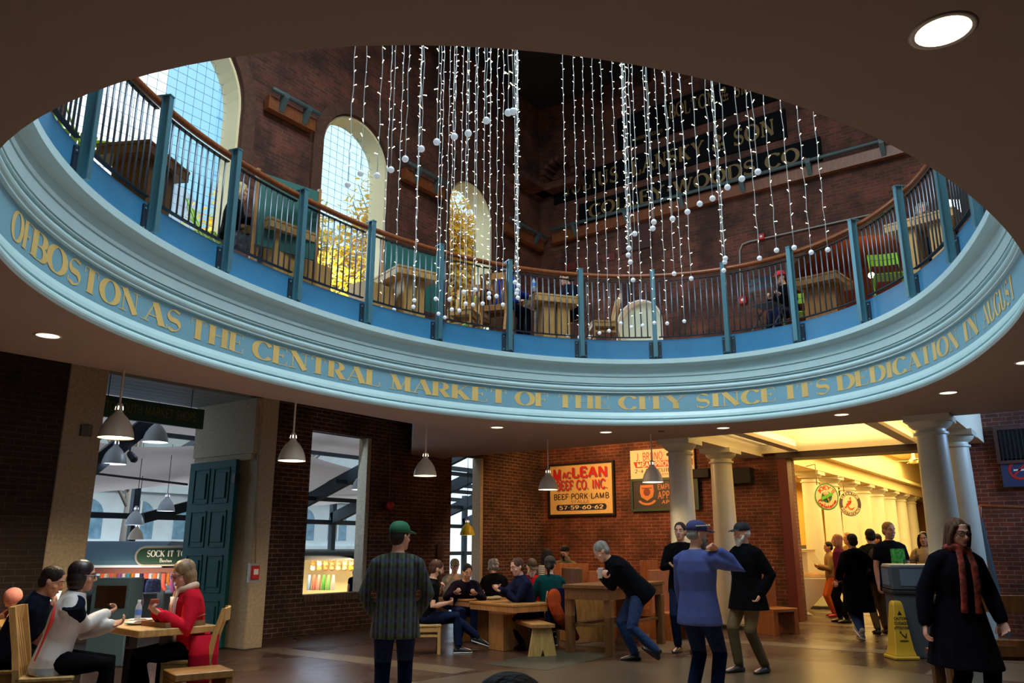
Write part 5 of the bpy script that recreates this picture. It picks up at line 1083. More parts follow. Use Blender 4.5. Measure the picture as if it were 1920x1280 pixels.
# ------------------------------------------------------------------ the glazed canopy outside the south wall
M_SAIL = leafmat('#958d8c', .5); M_FAC = mat('pale_stone_facade', '#c9d6dc', .8, var=.06, vscale=2)
b = MB()
for y0, y1, z0, z1, w_ in ((12.1, 14.2, 4.15, 3.55, .0), (14.55, 17.0, 3.42, 2.65, .16)):
    rows = [[(3 + (.58 if w_ == 0 else .70) * i, y0 + (y1 - y0) * j / 6, z0 + (z1 - z0) * j / 6 - .12 * math.sin(PI * j / 6) + w_ * math.sin(i * .7)) for i in range(20)] for j in range(7)]
    for j in range(6):
        for i in range(19): b.quad(rows[j][i], rows[j][i + 1], rows[j + 1][i + 1], rows[j + 1][i])
o = b.build('canvas_sail', M_SAIL, smooth=True, fix=False); tag(o, 'beige canvas sail stretched under the canopy roof outside the entrance', 'canvas', None)
fr = thing('canopy_frame', 'dark blue steel frame of the glazed canopy seen through the doorway and windows', 'canopy', (12, 14.5, 0))
def loc_(p): return Vector(p) - Vector((12, 14.5, 0))
for k in range(12):
    x = 2.0 + 1.9 * k; b = MB()
    if x < 12.9: b.bar(loc_((x, 12, 4.4)), loc_((x, 17.2, 3.0)), .10, .12)
    else: b.bar(loc_((x, 12, 3.9)), loc_((x, 17.2, 2.2)), .14, .30)
    b.bar(loc_((x, 17.2, 0)), loc_((x, 17.2, 3.1)), .14); b.build('rafter', M_FRAME, fr)
for y, z in ((12.3, 4.3), (13.6, 3.98), (14.9, 3.62), (16.1, 3.3), (17.2, 2.95), (17.2, 2.1), (17.2, 1.25)):
    b = MB(); b.bar(loc_((1, y, z)), loc_((24, y, z)), .10, .12); b.build('purlin', M_FRAME, fr)
for z_, y_ in ((3.3, 13.6), (2.95, 14.6), (2.6, 15.7)):
    b = MB(); b.bar(loc_((13, y_, z_)), loc_((24, y_, z_)), .08, .10); b.build('purlin', M_FRAME, fr)
b = MB(); b.bar(loc_((10.2, 13.2, 3.3)), loc_((10.9, 16.8, 2.2)), .08, .2); b.bar(loc_((9.6, 16.8, 2.05)), loc_((12.6, 16.8, 2.9)), .1, .22); b.build('brace', M_FRAME, fr)
b = MB(); b.bar(loc_(atd(160, 885, 13.0)), loc_(atd(310, 768, 13.8)), .2, .26); b.build('diagonal_beam', M_FRAME, fr)
b = MB(); b.bar(loc_(atd(150, 884, 15.0)), loc_(atd(352, 908, 15.3)), .04); b.build('cable', M_DARK, fr)
def facade_window(x, z, w, h, t):
    b = MB(); r = w / 2; b.poly([(x - r, -.02, z), (x + r, -.02, z)] + [(x + r * math.cos(PI * i / 10), -.02, z + h + r * math.sin(PI * i / 10)) for i in range(11)], (0, .06, 0)); wi = b.build('arched_window', mat('facade_glass', '#6f95ad', .2, var=.3, vscale=3), t)
    b = MB(); b.box(x - .03, x + .03, -.05, 0, z, z + h + r); b.box(x - r, x + r, -.05, 0, z + h - .04, z + h + .04); b.build('glazing_bars', M_WHITE, wi)
fc = thing('market_building', 'pale stone building with arched windows across the street, seen through the canopy', 'building', (14, 30, 0)); b = MB(); b.box(-16, 16, 0, 3, 0, 9); b.box(-16, 16, -.25, 0, 3.5, 3.8); b.box(-16, 16, -.2, 0, 1.35, 1.5); b.box(-16, 16, -.3, 0, 6.4, 6.8); b.build('facade_wall', M_FAC, fc)
for k in range(14): facade_window(-13 + 2.0 * k, 1.75, 1.15, .85, fc)
for k in range(10):
    b = MB(); b.box(-12.6 + 2.6 * k, -10.8 + 2.6 * k, -.03, .02, .1, 1.25); b.build('shop_front', mat('shop_glass', '#a9c6d4', .2, var=.35, vscale=2), fc)
def tree(label, base, h, crown_c, crown_r, n, leaf, col, seed, trunk=True):
    rg = random.Random(seed); t = thing('autumn_tree', label, 'tree', base, 0, 'autumn trees outside the windows'); b = MB(); cz = crown_c[2]
    b.tube([(0, 0, 0), (.1, .05, h * .4), (0, .1, h * .8)], [.22, .17, .08], 8)
    for k in range(16):
        a = rg.random() * 6.28; q = Vector((crown_r[0] * .8 * math.cos(a), crown_r[1] * .7 * math.sin(a), crown_r[2] * rg.uniform(-.7, .8))) + Vector(crown_c); s_ = Vector((0, .05, h * rg.uniform(.35, .7)))
        b.tube([s_, (s_ + q) / 2 + Vector((0, 0, .3)), q], [.06, .035, .012], 5)
    b.build('trunk', mat('grey_bark', '#55504a', .9), t, smooth=True)
    b = MB()
    for k in range(n):
        while 1:
            q = Vector((rg.uniform(-1, 1), rg.uniform(-1, 1), rg.uniform(-1, 1)))
            if q.length < 1: break
        q *= (.55 + .45 * rg.random()); c_ = Vector(crown_c) + Vector((q.x * crown_r[0], q.y * crown_r[1], q.z * crown_r[2])); u = Vector((rg.gauss(0, 1), rg.gauss(0, 1), rg.gauss(0, 1))).normalized() * leaf; w = u.orthogonal().normalized() * leaf * .6
        b.mi = 0 if rg.random() < .7 else 1; b.add([c_ - u, c_ + w, c_ + u, c_ - w], [(0, 1, 2, 3)])
    b.build('foliage', [leafmat(col[0]), leafmat(col[1])], t, fix=False)
tree('autumn tree with yellow green leaves filling the lower part of the middle arched window', (16.5, 22, 0), 9, (0, 0, 9.4), (4.4, 3, 4.6), 26000, .15, ('#dcb83e', '#b8b450'), 5)
tree('golden yellow autumn tree filling the far arched window', (22.5, 20.5, 0), 11, (0, 0, 11.2), (4.8, 3, 6.0), 32000, .15, ('#e6c044', '#dcb865'), 6)
tree('small yellow tree at the foot of the wide arched window', (13.2, 24, 0), 7, (-1.6, 0, 8.0), (2.6, 2, 2.4), 6000, .15, ('#e0bc48', '#c8b050'), 8)
tree('grey-trunked tree standing outside the first brick window', (17.4, 22.5, 0), 5, (2, 1, 7.0), (2, 2, 2), 900, .14, ('#c2b24a', '#9aa850'), 9)
tw = thing('glass_tower', 'tall pale blue glass office tower seen through the wide arched window', 'tower', (0, 0, 0)); q0, q1 = gd(322, 70), gd(462, 76); d = (q1 - q0)
b = MB(); n_ = Vector((-d.y, d.x, 0)).normalized()
if n_.dot(q0) < 0: n_ = -n_
b.poly([q0, q0 + d * .42, q0 + d * .50 + n_ * 1.2, q1, q1 + n_ * 10, q0 + n_ * 10], (0, 0, 62)); b.build('tower_body', mat('pale_glass_curtain_wall', '#8fc3e0', .25), tw)
b = MB()
for k in range(20): b.bar(q0 - n_ * .02 + Vector((0, 0, 3 * k)), q0 - n_ * .02 + d * .42 + Vector((0, 0, 3 * k)), .12); b.bar(q0 + d * .5 + n_ * 1.18 + Vector((0, 0, 3 * k)), q1 - n_ * .02 + Vector((0, 0, 3 * k)), .12)
b.build('floor_bands', mat('tower_blue_band', '#6fa8cc', .4), tw)
q0, q1 = gd(150, 60), gd(214, 60); d = q1 - q0; n_ = Vector((-d.y, d.x, 0)).normalized(); n_ = n_ if n_.dot(q0) > 0 else -n_
ob = thing('office_block', 'grey brick office block at the far left behind the railing', 'building', q0); b = MB(); b.poly([Vector(), d, d + n_ * 8, n_ * 8], (0, 0, 32)); b.build('block_wall', mat('pale_grey_brick', '#a9aeb4', .8, var=.15, vscale=.8), ob)
for k in range(7):
    for j in range(2):
        b = MB(); a0 = d * (.2 + .4 * j); b.poly([a0 - n_ * .05 + Vector((0, 0, 8 + 3.2 * k)), a0 + d * .22 - n_ * .05 + Vector((0, 0, 8 + 3.2 * k)), a0 + d * .22 - n_ * .05 + Vector((0, 0, 9.8 + 3.2 * k)), a0 - n_ * .05 + Vector((0, 0, 9.8 + 3.2 * k))], n_ * .1); b.build('window', mat('office_window_blue', '#5f8fb8', .2), ob)

# lamps, kiosk and goods under the canopy
M_COOLLAMP = mat('lit_lamp_bowl_white', '#f2f6ff', .5, emit=4, ecol='#eef4ff'); M_LB = mat('pale_blue_enamel', '#c3d3e2', .3); M_YE = mat('yellow_enamel', '#c8bc2a', .35)
for px, py, w_, lab, m_, dd in ((291, 829, 47, 'pale pendant lamp under the canopy, upper right in the doorway', M_LB, 13.4), (213, 870, 46, 'pale pendant lamp under the canopy, upper left in the doorway', M_LB, 13.2), (311, 958, 32, 'pale pendant lamp under the canopy near the teal door', M_LB, 16.0), (252, 984, 34, 'pale pendant lamp under the canopy, middle of the doorway', M_LB, 15.6), (254, 1011, 28, 'lowest and whitest pendant lamp above the kiosk', M_ENAMEL, 16.5), (568, 0, 0, '', None, 0), (676, 918, 34, 'grey pendant lamp at the right edge of the first window', M_LB, 17.6), (876, 1003, 28, 'yellow pendant lamp seen through the far window', M_YE, 17.8)):
    if not w_: continue
    p = atd(px, py, dd); pendant(lab, max(p.z + .5, 4.3 - max(0, p.y - 12) * .30 - (.4 if m_ is M_YE else 0)), p, w_ * dd * CP / FPX, m_, 'pendant lamps under the canopy', None, .006, M_COOLLAMP)
p = atd(243, 850, 13.3); t = thing('spotlight', 'small black spotlight aimed down beside the upper canopy lamps', 'spotlight', p); b = MB(); b.tube([(0, 0, 0), (.05, -.08, -.1)], [.05, .065], 12); b.tube([(0, 0, 0), (0, 0, .12)], .015, 6); b.build('housing', M_FRAME, t)
KD = 14.6
a = gd(150, KD); e = gd(352, KD + .3); d = e - a; L = d.length; kz = CAM_H - .02
t = thing('market_kiosk', 'kiosk with a blue barrel awning and red-brown band outside the entrance', 'kiosk', a, math.atan2(d.y, d.x))
b = MB(); b.poly([(0, -.5 + .62 * math.cos(PI - PI / 2 * k / 8) + .5, kz - .28 + .40 * math.sin(PI / 2 * k / 8)) for k in range(9)] + [(0, .9, kz + .12), (0, .9, kz - .28)], (L * .82, 0, 0)); b.build('awning', mat('blue_awning_canvas', '#3d5f78', .6), t, smooth=False)
b = MB(); b.box(0, L * .82, -.62, -.55, kz - .32, kz - .28); b.build('awning_edge', M_LB, t); b = MB(); b.box(0, L, -.55, .9, kz - .42, kz - .33); b.build('fascia_band', mat('red_brown_band', '#6d3a30', .6), t)
b = MB(); b.box(0, L, .5, .9, 0, .62); b.box(0, .08, -.5, .9, 0, kz - .5); b.box(L * .8, L * .8 + .1, -.55, -.45, 0, kz - .4); b.build('cabinet', M_FRAME, t)
sg = thing('kiosk_sign', 'dark green rounded kiosk sign lettered SOCK IT TO, partly behind the door', 'sign', a + d * .60 + Vector((0, 0, kz - .27)), math.atan2(d.y, d.x)); b = MB()
b.poly([(.14 - .14 * math.sin(PI * k / 10), -.72, .14 + .14 * -math.cos(PI * k / 10)) for k in range(11)] + [(1.4, -.72, .28), (1.4, -.72, 0)], (0, .06, 0)); b.build('panel', M_GREEN, sg)
b = MB(); b.tube([(1.4, -.72, 0)] + [(.14 - .15 * math.sin(PI * k / 10), -.72, .14 - .15 * math.cos(PI * k / 10)) for k in range(11)] + [(1.4, -.72, .29)], .018, 6); b.build('frame', mat('sign_grey_edge', '#8a8a80', .4), sg)
b = MB(); flat_text(b, 'SOCK IT TO YA', (.17, -.725, .13), (1, 0, 0), (0, 0, 1), .10, .82, thick=.22, thin=.08, serif=.12); flat_text(b, 'Boston', (.38, -.725, .04), (1, 0, 0), (0, 0, 1), .06, thick=.16, thin=.1); b.build('lettering', M_WHITE, sg, fix=False)
rg = random.Random(11); cols = ['#d2581e', '#e8e0d0', '#b8483a', '#c87830', '#7a3a78', '#d8d0e0', '#2f6a7c', '#e0882c', '#f0ece4', '#3a2a58', '#c04a2a', '#cfd8e0']
for k in range(18):
    px = 190 + k * 8.3; q = gd(px, KD - .35 + .1 * (k % 2)); c_ = cols[k % 12]; h_ = .20 + .12 * rg.random(); nm = ORD[k]
    b = MB(); b.loft([[Vector((w_ * math.cos(2 * PI * i / 8) + dx, .03 * math.sin(2 * PI * i / 8), z)) for i in range(8)] for z, w_, dx in ((0, .035, 0), (-h_ * .55, .034, 0), (-h_ * .8, .045, .02), (-h_, .03, .05))]); x = b.build('hanging_sock', mat('sock_' + c_, c_, .9, var=.25, vscale=25)); x.location = (q.x, q.y, kz - .42); tag(x, 'coloured sock hanging under the kiosk awning, %s from the left' % nm, 'sock', 'socks hanging from the kiosk')
area('kiosk_goods_lamp', gd(262, KD - .9, .95), gd(262, KD + .3, .6), 1.2, 13, (1, .82, .6), .2)
for px, c_, lab in ((272, '#3c1f5c', 'dark purple patterned garments on the kiosk rack'), (288, '#7d84b8', 'lilac garments hanging on the kiosk rack'), (258, '#b89aa8', 'folded pinkish stock hanging low on the kiosk rack')):
    q = gd(px, KD - .9); b = MB(); n = 9
    b.loft([[Vector(((.14 + .03 * (i % 2)) * s * math.cos(2 * PI * i / 16), .09 * s * math.sin(2 * PI * i / 16), z)) for i in range(16)] for z, s in ((.55, 1.1), (.75, 1.15), (1.0, .95), (1.06, .5))]); x = b.build('garment_bundle', mat('garment_' + c_, c_, .9, var=.5, vscale=20)); x.scale = (.72, .72, .42); x.location = (q.x, q.y, .50 if px != 258 else .28); tag(x, lab, 'clothes')
q = gd(222, 10.9); t = thing('waste_cabinet', 'blue grey cabinet with a dark opening behind the table in the entrance', 'cabinet', q, AZ - R(90)); b = MB(); b.box(-.24, .24, -.2, .2, 0, 1.06); b.build('body', mat('blue_grey_cabinet', '#4b6878', .5), t, bevel=.01); b = MB(); b.box(-.18, .2, -.215, -.2, .70, .97); b.build('opening', mat('dark_amber_glass', '#2a1c10', .2), t)
# toy stall behind the first window
q = gd(632, 21.0); t = thing('toy_stall', 'brightly lit stall under a slatted roof, seen through the first brick window', 'stall', q, AZ - R(90)); b = MB(); b.box(-1.1, 1.1, .3, .4, 0, 1.15); b.box(-1.1, 1.1, -.3, .4, 0, .25); b.build('back_panel', mat('stall_cream', '#f0d8a0', .6), t)
b = MB()
for k in range(9): b.box(-1.3 + .29 * k, -1.05 + .29 * k, -.8, .6, 1.32 + .0 * k, 1.36)
b.build('roof_slats', mat('grey_roof_board', '#7c8488', .7), t); b = MB(); b.box(-1.2, 1.2, -.5, -.44, 1.14, 1.24); b.build('header', M_BLACK, t)
for s_ in (-1.1, 1.1):
    b = MB(); b.bar((s_, -.45, 0), (s_, -.45, 1.2), .05); b.build('post', M_FRAME, t)
area('toy_stall_lamps', gd(632, 20.4, 1.12), gd(632, 21.2, .7), 1.6, 30, (1, .86, .6), .15)
cols = ['#c8662a', '#e8c070', '#d89a4a', '#e8a020', '#b87848', '#f0e0c0', '#c89868', '#a86838']
for k in range(18):
    px = 586 + (k % 9) * 12; q = gd(px, 20.75); z = 1.04 - .11 * (k // 9); c_ = cols[(k * 5) % 8]; x = MB(); x.ell((0, 0, 0), (.065, .06, .06), 10, 7); x.ell((-.045, 0, .055), (.022, .02, .022)); x.ell((.045, 0, .055), (.022, .02, .022)); x.ell((0, -.055, -.01), (.025, .02, .02))
    x = x.build('plush_toy', mat('plush_' + c_, c_, .95), smooth=True); x.location = (q.x, q.y, z); tag(x, 'plush toy hanging in the %s row of the lit stall, %s from the left' % (('upper', 'lower')[k // 9], ORD[k % 9]), 'toy', 'plush toys in the stall')
for k, c_ in enumerate(('#a8c0d8', '#e0806a', '#e8a890', '#6cc050', '#9ad878', '#f0e8d8')):
    q = gd(581 + 9 * k, 20.6); b = MB(); b.loft([[Vector((.055 * s * math.cos(2 * PI * i / 10), .03 * math.sin(2 * PI * i / 10) * s, z)) for i in range(10)] for z, s in ((.42, 1.2), (.62, 1.0), (.78, .6))]); x = b.build('hanging_scarf', mat('scarf_' + c_, c_, .9)); x.location = (q.x, q.y, 0); tag(x, '%s coloured scarf hanging in the toy stall' % ('pale blue', 'coral', 'peach', 'grass green', 'light green', 'cream')[k], 'scarf', 'scarves hanging in the stall')
# ------------------------------------------------------------------ people
SKIN = mat('light_skin', '#c9977c', .55, spec=.25); SKIN2 = mat('tan_skin', '#b58262', .55, spec=.25); SKIN3 = mat('rosy_skin', '#d4a08a', .55, spec=.25)
def cloth(n, c, var=.12, sc=12): return mat(n, c, .95, var=var, vscale=sc, bump=.25, spec=.06)
JEAN = cloth('dark_blue_denim', '#151d36', .25, 30); JEANL = cloth('mid_blue_denim', '#2a3a5c', .25, 30); KHAKI = cloth('khaki_cotton', '#5c4e34'); BLACKC = cloth('black_cloth', '#08080a', .2); NAVYC = cloth('navy_cloth_dark', '#0f1322', .2)
H_DK = mat('dark_brown_hair', '#1d1512', .65, spec=.25, bump=.9, var=.4, vscale=40, stretch=(1, 1, .15)); H_BR = mat('brown_hair', '#4a3020', .65, spec=.25, bump=.9, var=.35, vscale=40, stretch=(1, 1, .15)); H_GY = mat('grey_hair', '#7d7a74', .65, spec=.25, bump=.9, var=.3, vscale=40, stretch=(1, 1, .2)); H_BL = mat('blond_hair', '#b09466', .65, spec=.25, bump=.9, var=.3, vscale=40, stretch=(1, 1, .15)); H_WH = mat('white_hair', '#c2c0b8', .7, var=.15, vscale=40)
SHOE = mat('dark_shoe_leather', '#1a1512', .4); SOLE = mat('white_rubber', '#d6d6d2', .6); EYE = mat('eye_dark', '#15100d', .2); EYEW = mat('eye_white', '#d8d2ca', .3); LIPS = mat('lip_rose', '#8a4a42', .5); RIM = mat('glasses_rim', '#101014', .3)
def plaid():
    m = bpy.data.materials.new('green_navy_plaid'); m.use_nodes = True; n = m.node_tree.nodes; L = m.node_tree.links; b = n['Principled BSDF']; b.inputs['Roughness'].default_value = .95
    t = n.new('ShaderNodeTexCoord'); outs = []
    for ax, sc in (('X', 12), ('Z', 12), ('X', 27)):
        w = n.new('ShaderNodeTexWave'); w.wave_type = 'BANDS'; w.bands_direction = ax; w.inputs['Scale'].default_value = sc / 3.1; w.inputs['Distortion'].default_value = .6; L.new(t.outputs['Object'], w.inputs['Vector'])
        r = n.new('ShaderNodeValToRGB'); r.color_ramp.elements[0].position = .45; r.color_ramp.elements[1].position = .75; L.new(w.outputs['Fac'], r.inputs['Fac']); outs.append(r)
    prev = None; base = lin('#07080f'); cols = (lin('#2a3f2a'), lin('#16244a'), lin('#5a5230'))
    for o, c, f in zip(outs, cols, (.8, .6, .35)):
        mx = n.new('ShaderNodeMix'); mx.data_type = 'RGBA'; mm = n.new('ShaderNodeMath'); mm.operation = 'MULTIPLY'; mm.inputs[1].default_value = f; L.new(o.outputs[0], mm.inputs[0]); L.new(mm.outputs[0], mx.inputs[0])
        if prev is None: mx.inputs[6].default_value = base
        else: L.new(prev.outputs[2], mx.inputs[6])
        mx.inputs[7].default_value = c; prev = mx
    L.new(prev.outputs[2], b.inputs['Base Color']); return m
def stripes(name, a, c, sc=9):
    m = bpy.data.materials.new(name); m.use_nodes = True; n = m.node_tree.nodes; L = m.node_tree.links; b = n['Principled BSDF']; b.inputs['Roughness'].default_value = .9
    t = n.new('ShaderNodeTexCoord'); w = n.new('ShaderNodeTexWave'); w.wave_type = 'BANDS'; w.bands_direction = 'Z'; w.inputs['Scale'].default_value = sc; L.new(t.outputs['Object'], w.inputs['Vector'])
    r = n.new('ShaderNodeValToRGB'); r.color_ramp.interpolation = 'CONSTANT'; r.color_ramp.elements[0].color = lin(a); r.color_ramp.elements[1].color = lin(c); r.color_ramp.elements[1].position = .7; L.new(w.outputs['Fac'], r.inputs['Fac']); L.new(r.outputs[0], b.inputs['Base Color']); return m
def skinmods(o, vox, it, fac=.5):
    m = o.modifiers.new('unite', 'REMESH'); m.mode = 'VOXEL'; m.voxel_size = vox; m.use_smooth_shade = True
    if it: s = o.modifiers.new('soften', 'SMOOTH'); s.factor = fac; s.iterations = it
def ik(a, t, l1, l2, pole):
    d = t - a; L = min(d.length, (l1 + l2) * .995); d.normalize(); L = max(L, abs(l1 - l2) + .02)
    x = (l1 * l1 - l2 * l2 + L * L) / (2 * L); y = math.sqrt(max(0, l1 * l1 - x * x)); p = Vector(pole); p = p - d * p.dot(d)
    if p.length < 1e-4: p = d.orthogonal()
    return a + d * x + p.normalized() * y, a + d * L
def ering(c, ux, uy, rx, ry, n=16): return [c + ux * (rx * math.cos(2 * PI * k / n)) + uy * (ry * math.sin(2 * PI * k / n)) for k in range(n)]
def hand(b, w, d, pn, side, k, curl):
    """five-fingered hand: w wrist, d direction, pn palm normal, side = thumb direction"""
    d = d.normalized(); pn = (pn - d * pn.dot(d)).normalized(); s = d.cross(pn)
    if s.dot(side) < 0: s = -s
    b.loft([ering(w + d * x * k, s, pn, rx * k, ry * k, 12) for x, rx, ry in ((-.01, .026, .020), (.02, .032, .019), (.055, .041, .017), (.088, .041, .014), (.098, .034, .010))])
    for i, ln in enumerate((.068, .077, .072, .056)):
        q = w + d * .088 * k + s * (.029 - .0195 * i) * k; a = R(12 + 55 * curl + 4 * i); pts = [q - d * .012 * k, q]
        for j, f in enumerate((.45, .32, .23)):
            dd = d * math.cos(a) + pn * math.sin(a); q = q + dd * ln * f * k; pts.append(q); a += R(8 + 48 * curl)
        b.tube(pts, [.0095 * k, .0092 * k, .0088 * k, .0082 * k, .0072 * k], 8)
    q = w + d * .022 * k + s * .03 * k; pts = [w + d * .01 * k + s * .015 * k, q]
    for a, ln in ((R(48), .034), (R(30), .03), (R(18 - 20 * curl), .024)):
        q = q + (d * math.cos(a) + s * math.sin(a) + pn * .35 * (.4 + curl)).normalized() * ln * k; pts.append(q)
    b.tube(pts, [.013 * k, .013 * k, .0115 * k, .0105 * k, .0085 * k], 8)
def person(label, pos, heading, S=1.72, z0=0.0, pz=None, lean=0, side=0, twist=0, head=(0, 0), arms=(None, None), legs=(None, None), top=('shirt', BLACKC, {}), bottom=JEAN, shoes=SHOE, sole=None, skin=SKIN,
           hair=('short', H_DK), cap=None, beard=None, glasses=False, fem=False, bulk=1.0, vox=.011, face=True, scarf=None, group=None, curl=(.35, .35), extra=None, hideface=False):
    k = S / 1.72; seated = pz is not None; pz = pz if seated else .93 * k
    rz = R(heading - 90); root_m = Matrix.Translation((pos[0], pos[1], z0)) @ Matrix.Rotation(rz, 4, 'Z'); inv = root_m.inverted()
    def Lc(s):                                      # spec to a local point
        if isinstance(s, tuple) and s[0] == 'px': return inv @ atd(s[1], s[2], s[3])
        return Vector(s)
    Mt = Matrix.Rotation(R(twist), 3, 'Z') @ Matrix.Rotation(R(-lean), 3, 'X') @ Matrix.Rotation(R(side), 3, 'Y'); P = Vector((0, 0, pz))
    T = lambda x, y, t: P + Mt @ (Vector((x, y, t)) * k)
    Mh = Matrix.Rotation(R(twist + head[0]), 3, 'Z') @ Matrix.Rotation(R(-head[1]), 3, 'X')
    HC = T(0, 0, .54) + Mh @ Vector((0, .018, .125)) * k; Hh = lambda x, y, z: HC + Mh @ (Vector((x, y, z)) * k)
    MX = Matrix.Translation(HC) @ Mh.to_4x4() @ Matrix.Scale(k, 4)
    ux, uy, uz = Mt @ Vector((1, 0, 0)), Mt @ Vector((0, 1, 0)), Mt @ Vector((0, 0, 1))
    sw = .90 if fem else 1.0; bw = bulk * (.92 if fem else 1.0)
    TR = [(-.10, .135, .105), (0, .172 if not fem else .18, .122), (.14, .150 if not fem else .138, .108), (.32, .170, .118), (.42, .160 * sw / bw, .105), (.47, .115 * sw / bw, .084), (.50, .082 / bw, .07), (.53, .062 / bw, .062 / bw)]
    b = MB(); b.loft([ering(T(0, 0, t), ux, uy, rx * bw * k, ry * bw * k) for t, rx, ry in TR])
    b.tube([T(0, -.005, .49), T(0, .0, .54), Hh(0, -.01, -.05)], [.062 * k, .054 * k, .053 * k], 12)
    b.loft([[Hh(rx * math.cos(a), (yf + yb) / 2 + (yf - yb) / 2 * math.sin(a), z) for a in [2 * PI * i / 18 for i in range(18)]] for z, rx, yf, yb in
            ((-.120, .020, .074, .034), (-.106, .040, .089, .0), (-.076, .055, .090, -.045), (-.036, .066, .091, -.080), (0, .070, .090, -.092), (.04, .074, .094, -.098), (.08, .068, .082, -.092), (.105, .050, .058, -.072), (.118, .025, .028, -.040))])
    b.tube([Hh(0, .088, .026), Hh(0, .104, -.004), Hh(0, .113, -.024)], [.008 * k, .010 * k, .0125 * k], 8); b.tube([Hh(-.014, .100, -.030), Hh(0, .104, -.032), Hh(.014, .100, -.030)], .0075 * k, 6)
    b.tube([Hh(-.045, .078, .028), Hh(-.02, .092, .030), Hh(.02, .092, .030), Hh(.045, .078, .028)], .0085 * k, 6)
    for s in (-1, 1): b.ell(Hh(s * .074, -.008, -.004), (.010 * k, .019 * k, .031 * k), 8, 6); b.ell(Hh(s * .044, .058, -.03), (.022 * k, .022 * k, .022 * k), 10, 7)
    b.ell(Hh(0, .088, -.066), (.021 * k, .010 * k, .010 * k), 8, 6)
    J = {}
    for i, s in ((0, 1), (1, -1)):
        sh = T(s * .172 * sw * (1 + (bulk - 1) * .6), -.008, .425); spec = arms[i]
        if spec is None: tgt = sh + Vector((s * .07, .06, -.54)) * k; pole = (s * .3, -1, 0)
        else: tgt = Lc(spec[0]); pole = spec[1] if len(spec) > 1 else (s * .6, -.4, -1)
        el, wr = ik(sh, tgt, .285 * k, .262 * k, pole); J['a%d' % i] = (sh, el, wr)
        b.tube([T(s * .07 * sw, 0, .47), T(s * .13 * sw, 0, .452), sh, (sh + el) / 2, el, (el * 2 + wr) / 3, wr], [.04 * k, .05 * k, .053 * k, .046 * k, .040 * k, .039 * k, .027 * k], 10)
        d = (wr - el).normalized(); inward = Vector((-s, 0, 0)); pn = Vector((-s * .6, .2, .2)) if spec is None else (Vector(spec[2]) if len(spec) > 2 else Vector((-s * .4, 0, .6)))
        hand(b, wr, d, pn, Vector((0, 1, .3)) if spec is None else Vector((-s, 0, .8)), k, curl[i])
    for i, s in ((0, 1), (1, -1)):
        hp = P + Vector((s * .092, 0, -.04)) * k; spec = legs[i]
        if spec is None: ft = Vector((s * .10, .0, .085)) * 1.0; toe = -s * 8 * -1; pit = 0; pole = (0, 1, 0)
        else: ft = Vector(spec[0]) if not isinstance(spec[0], str) else Lc(spec); toe = spec[1] if len(spec) > 1 else 0; pit = spec[2] if len(spec) > 2 else 0; pole = spec[3] if len(spec) > 3 else (0, 1, .3)
        kn, an = ik(hp, ft, .43 * k, .425 * k, pole); J['l%d' % i] = (hp, kn, an, toe, pit)
        b.tube([hp, (hp + kn) / 2, kn, (kn * 2 + an) / 3, an], [.085 * k * bw, .072 * k, .055 * k, .054 * k, .036 * k], 12)
        Mf = Matrix.Rotation(R(-toe), 3, 'Z') @ Matrix.Rotation(R(-pit), 3, 'X'); b.tube([an + Mf @ Vector(q) * k for q in ((0, -.04, -.045), (0, .06, -.045), (0, .14, -.055), (0, .18, -.06))], [.034 * k, .037 * k, .03 * k, .02 * k], 8)
    body = b.build('person', skin, smooth=True); body.matrix_world = root_m; skinmods(body, vox, 1); tag(body, label, 'person', group)
    # clothes
    kind, tm, opt = top; g = {'tee': .016, 'shirt': .017, 'sweater': .022, 'jacket': .030, 'coat': .034}[kind]; hem = opt.get('hem', .10); fl = opt.get('flare', .0)
    b = MB(); rings = []
    if hem > .1:
        n = max(2, int(hem / .12)); dn = Vector((0, 0, -1)) if opt.get('drop', not seated) else -uz
        for j in range(n):
            t = hem * (1 - j / n); rings.append(ering(T(0, 0, 0) + dn * t * k, ux, uy, (.178 * bw + g + fl * t / hem) * k, (.128 * bw + g + fl * t / hem) * k))
    for t, rx, ry in TR[0 if hem <= .1 else 1:-1]: rings.append(ering(T(0, 0, t), ux, uy, (rx * bw + g) * k, (ry * bw + g) * k))
    rings.append(ering(T(0, 0, .525), ux, uy, .072 * k, .070 * k)); b.loft(rings)
    for i, s in ((0, 1), (1, -1)):
        sh, el, wr = J['a%d' % i]; ge = g * .75
        if kind == 'tee': b.tube([T(s * .07 * sw, 0, .468), T(s * .13 * sw, 0, .450), sh, sh + (el - sh) * .62], [.045 * k, .058 * k, .066 * k, .064 * k], 12)
        else: b.tube([T(s * .07 * sw, 0, .468), T(s * .13 * sw, 0, .450), sh, (sh + el) / 2, el, (el + wr) / 2, wr - (wr - el) * .02], [(.04 + ge) * k, (.051 + ge) * k, (.056 + ge) * k, (.050 + ge) * k, (.046 + ge) * k, (.043 + ge) * k, (.035 + ge * .8) * k], 12)
    if kind in ('jacket', 'coat') and opt.get('collar', True): b.tube([T(.07 * math.cos(a), .065 * math.sin(a) - .0, .525) for a in [2 * PI * j / 14 for j in range(15)]], .022 * k, 8)
    c = b.build({'tee': 't_shirt', 'shirt': 'shirt', 'sweater': 'sweater', 'jacket': 'jacket', 'coat': 'coat'}[kind], tm, body, smooth=True); skinmods(c, max(vox, .012), 5)
    b = MB(); b.loft([ering(T(0, 0, t), ux, uy, (rx * bw + .012) * k, (ry * bw + .012) * k) for t, rx, ry in ((-.105, .13, .10), (-.06, .168, .122), (0, .174, .124), (.09, .160, .114))])
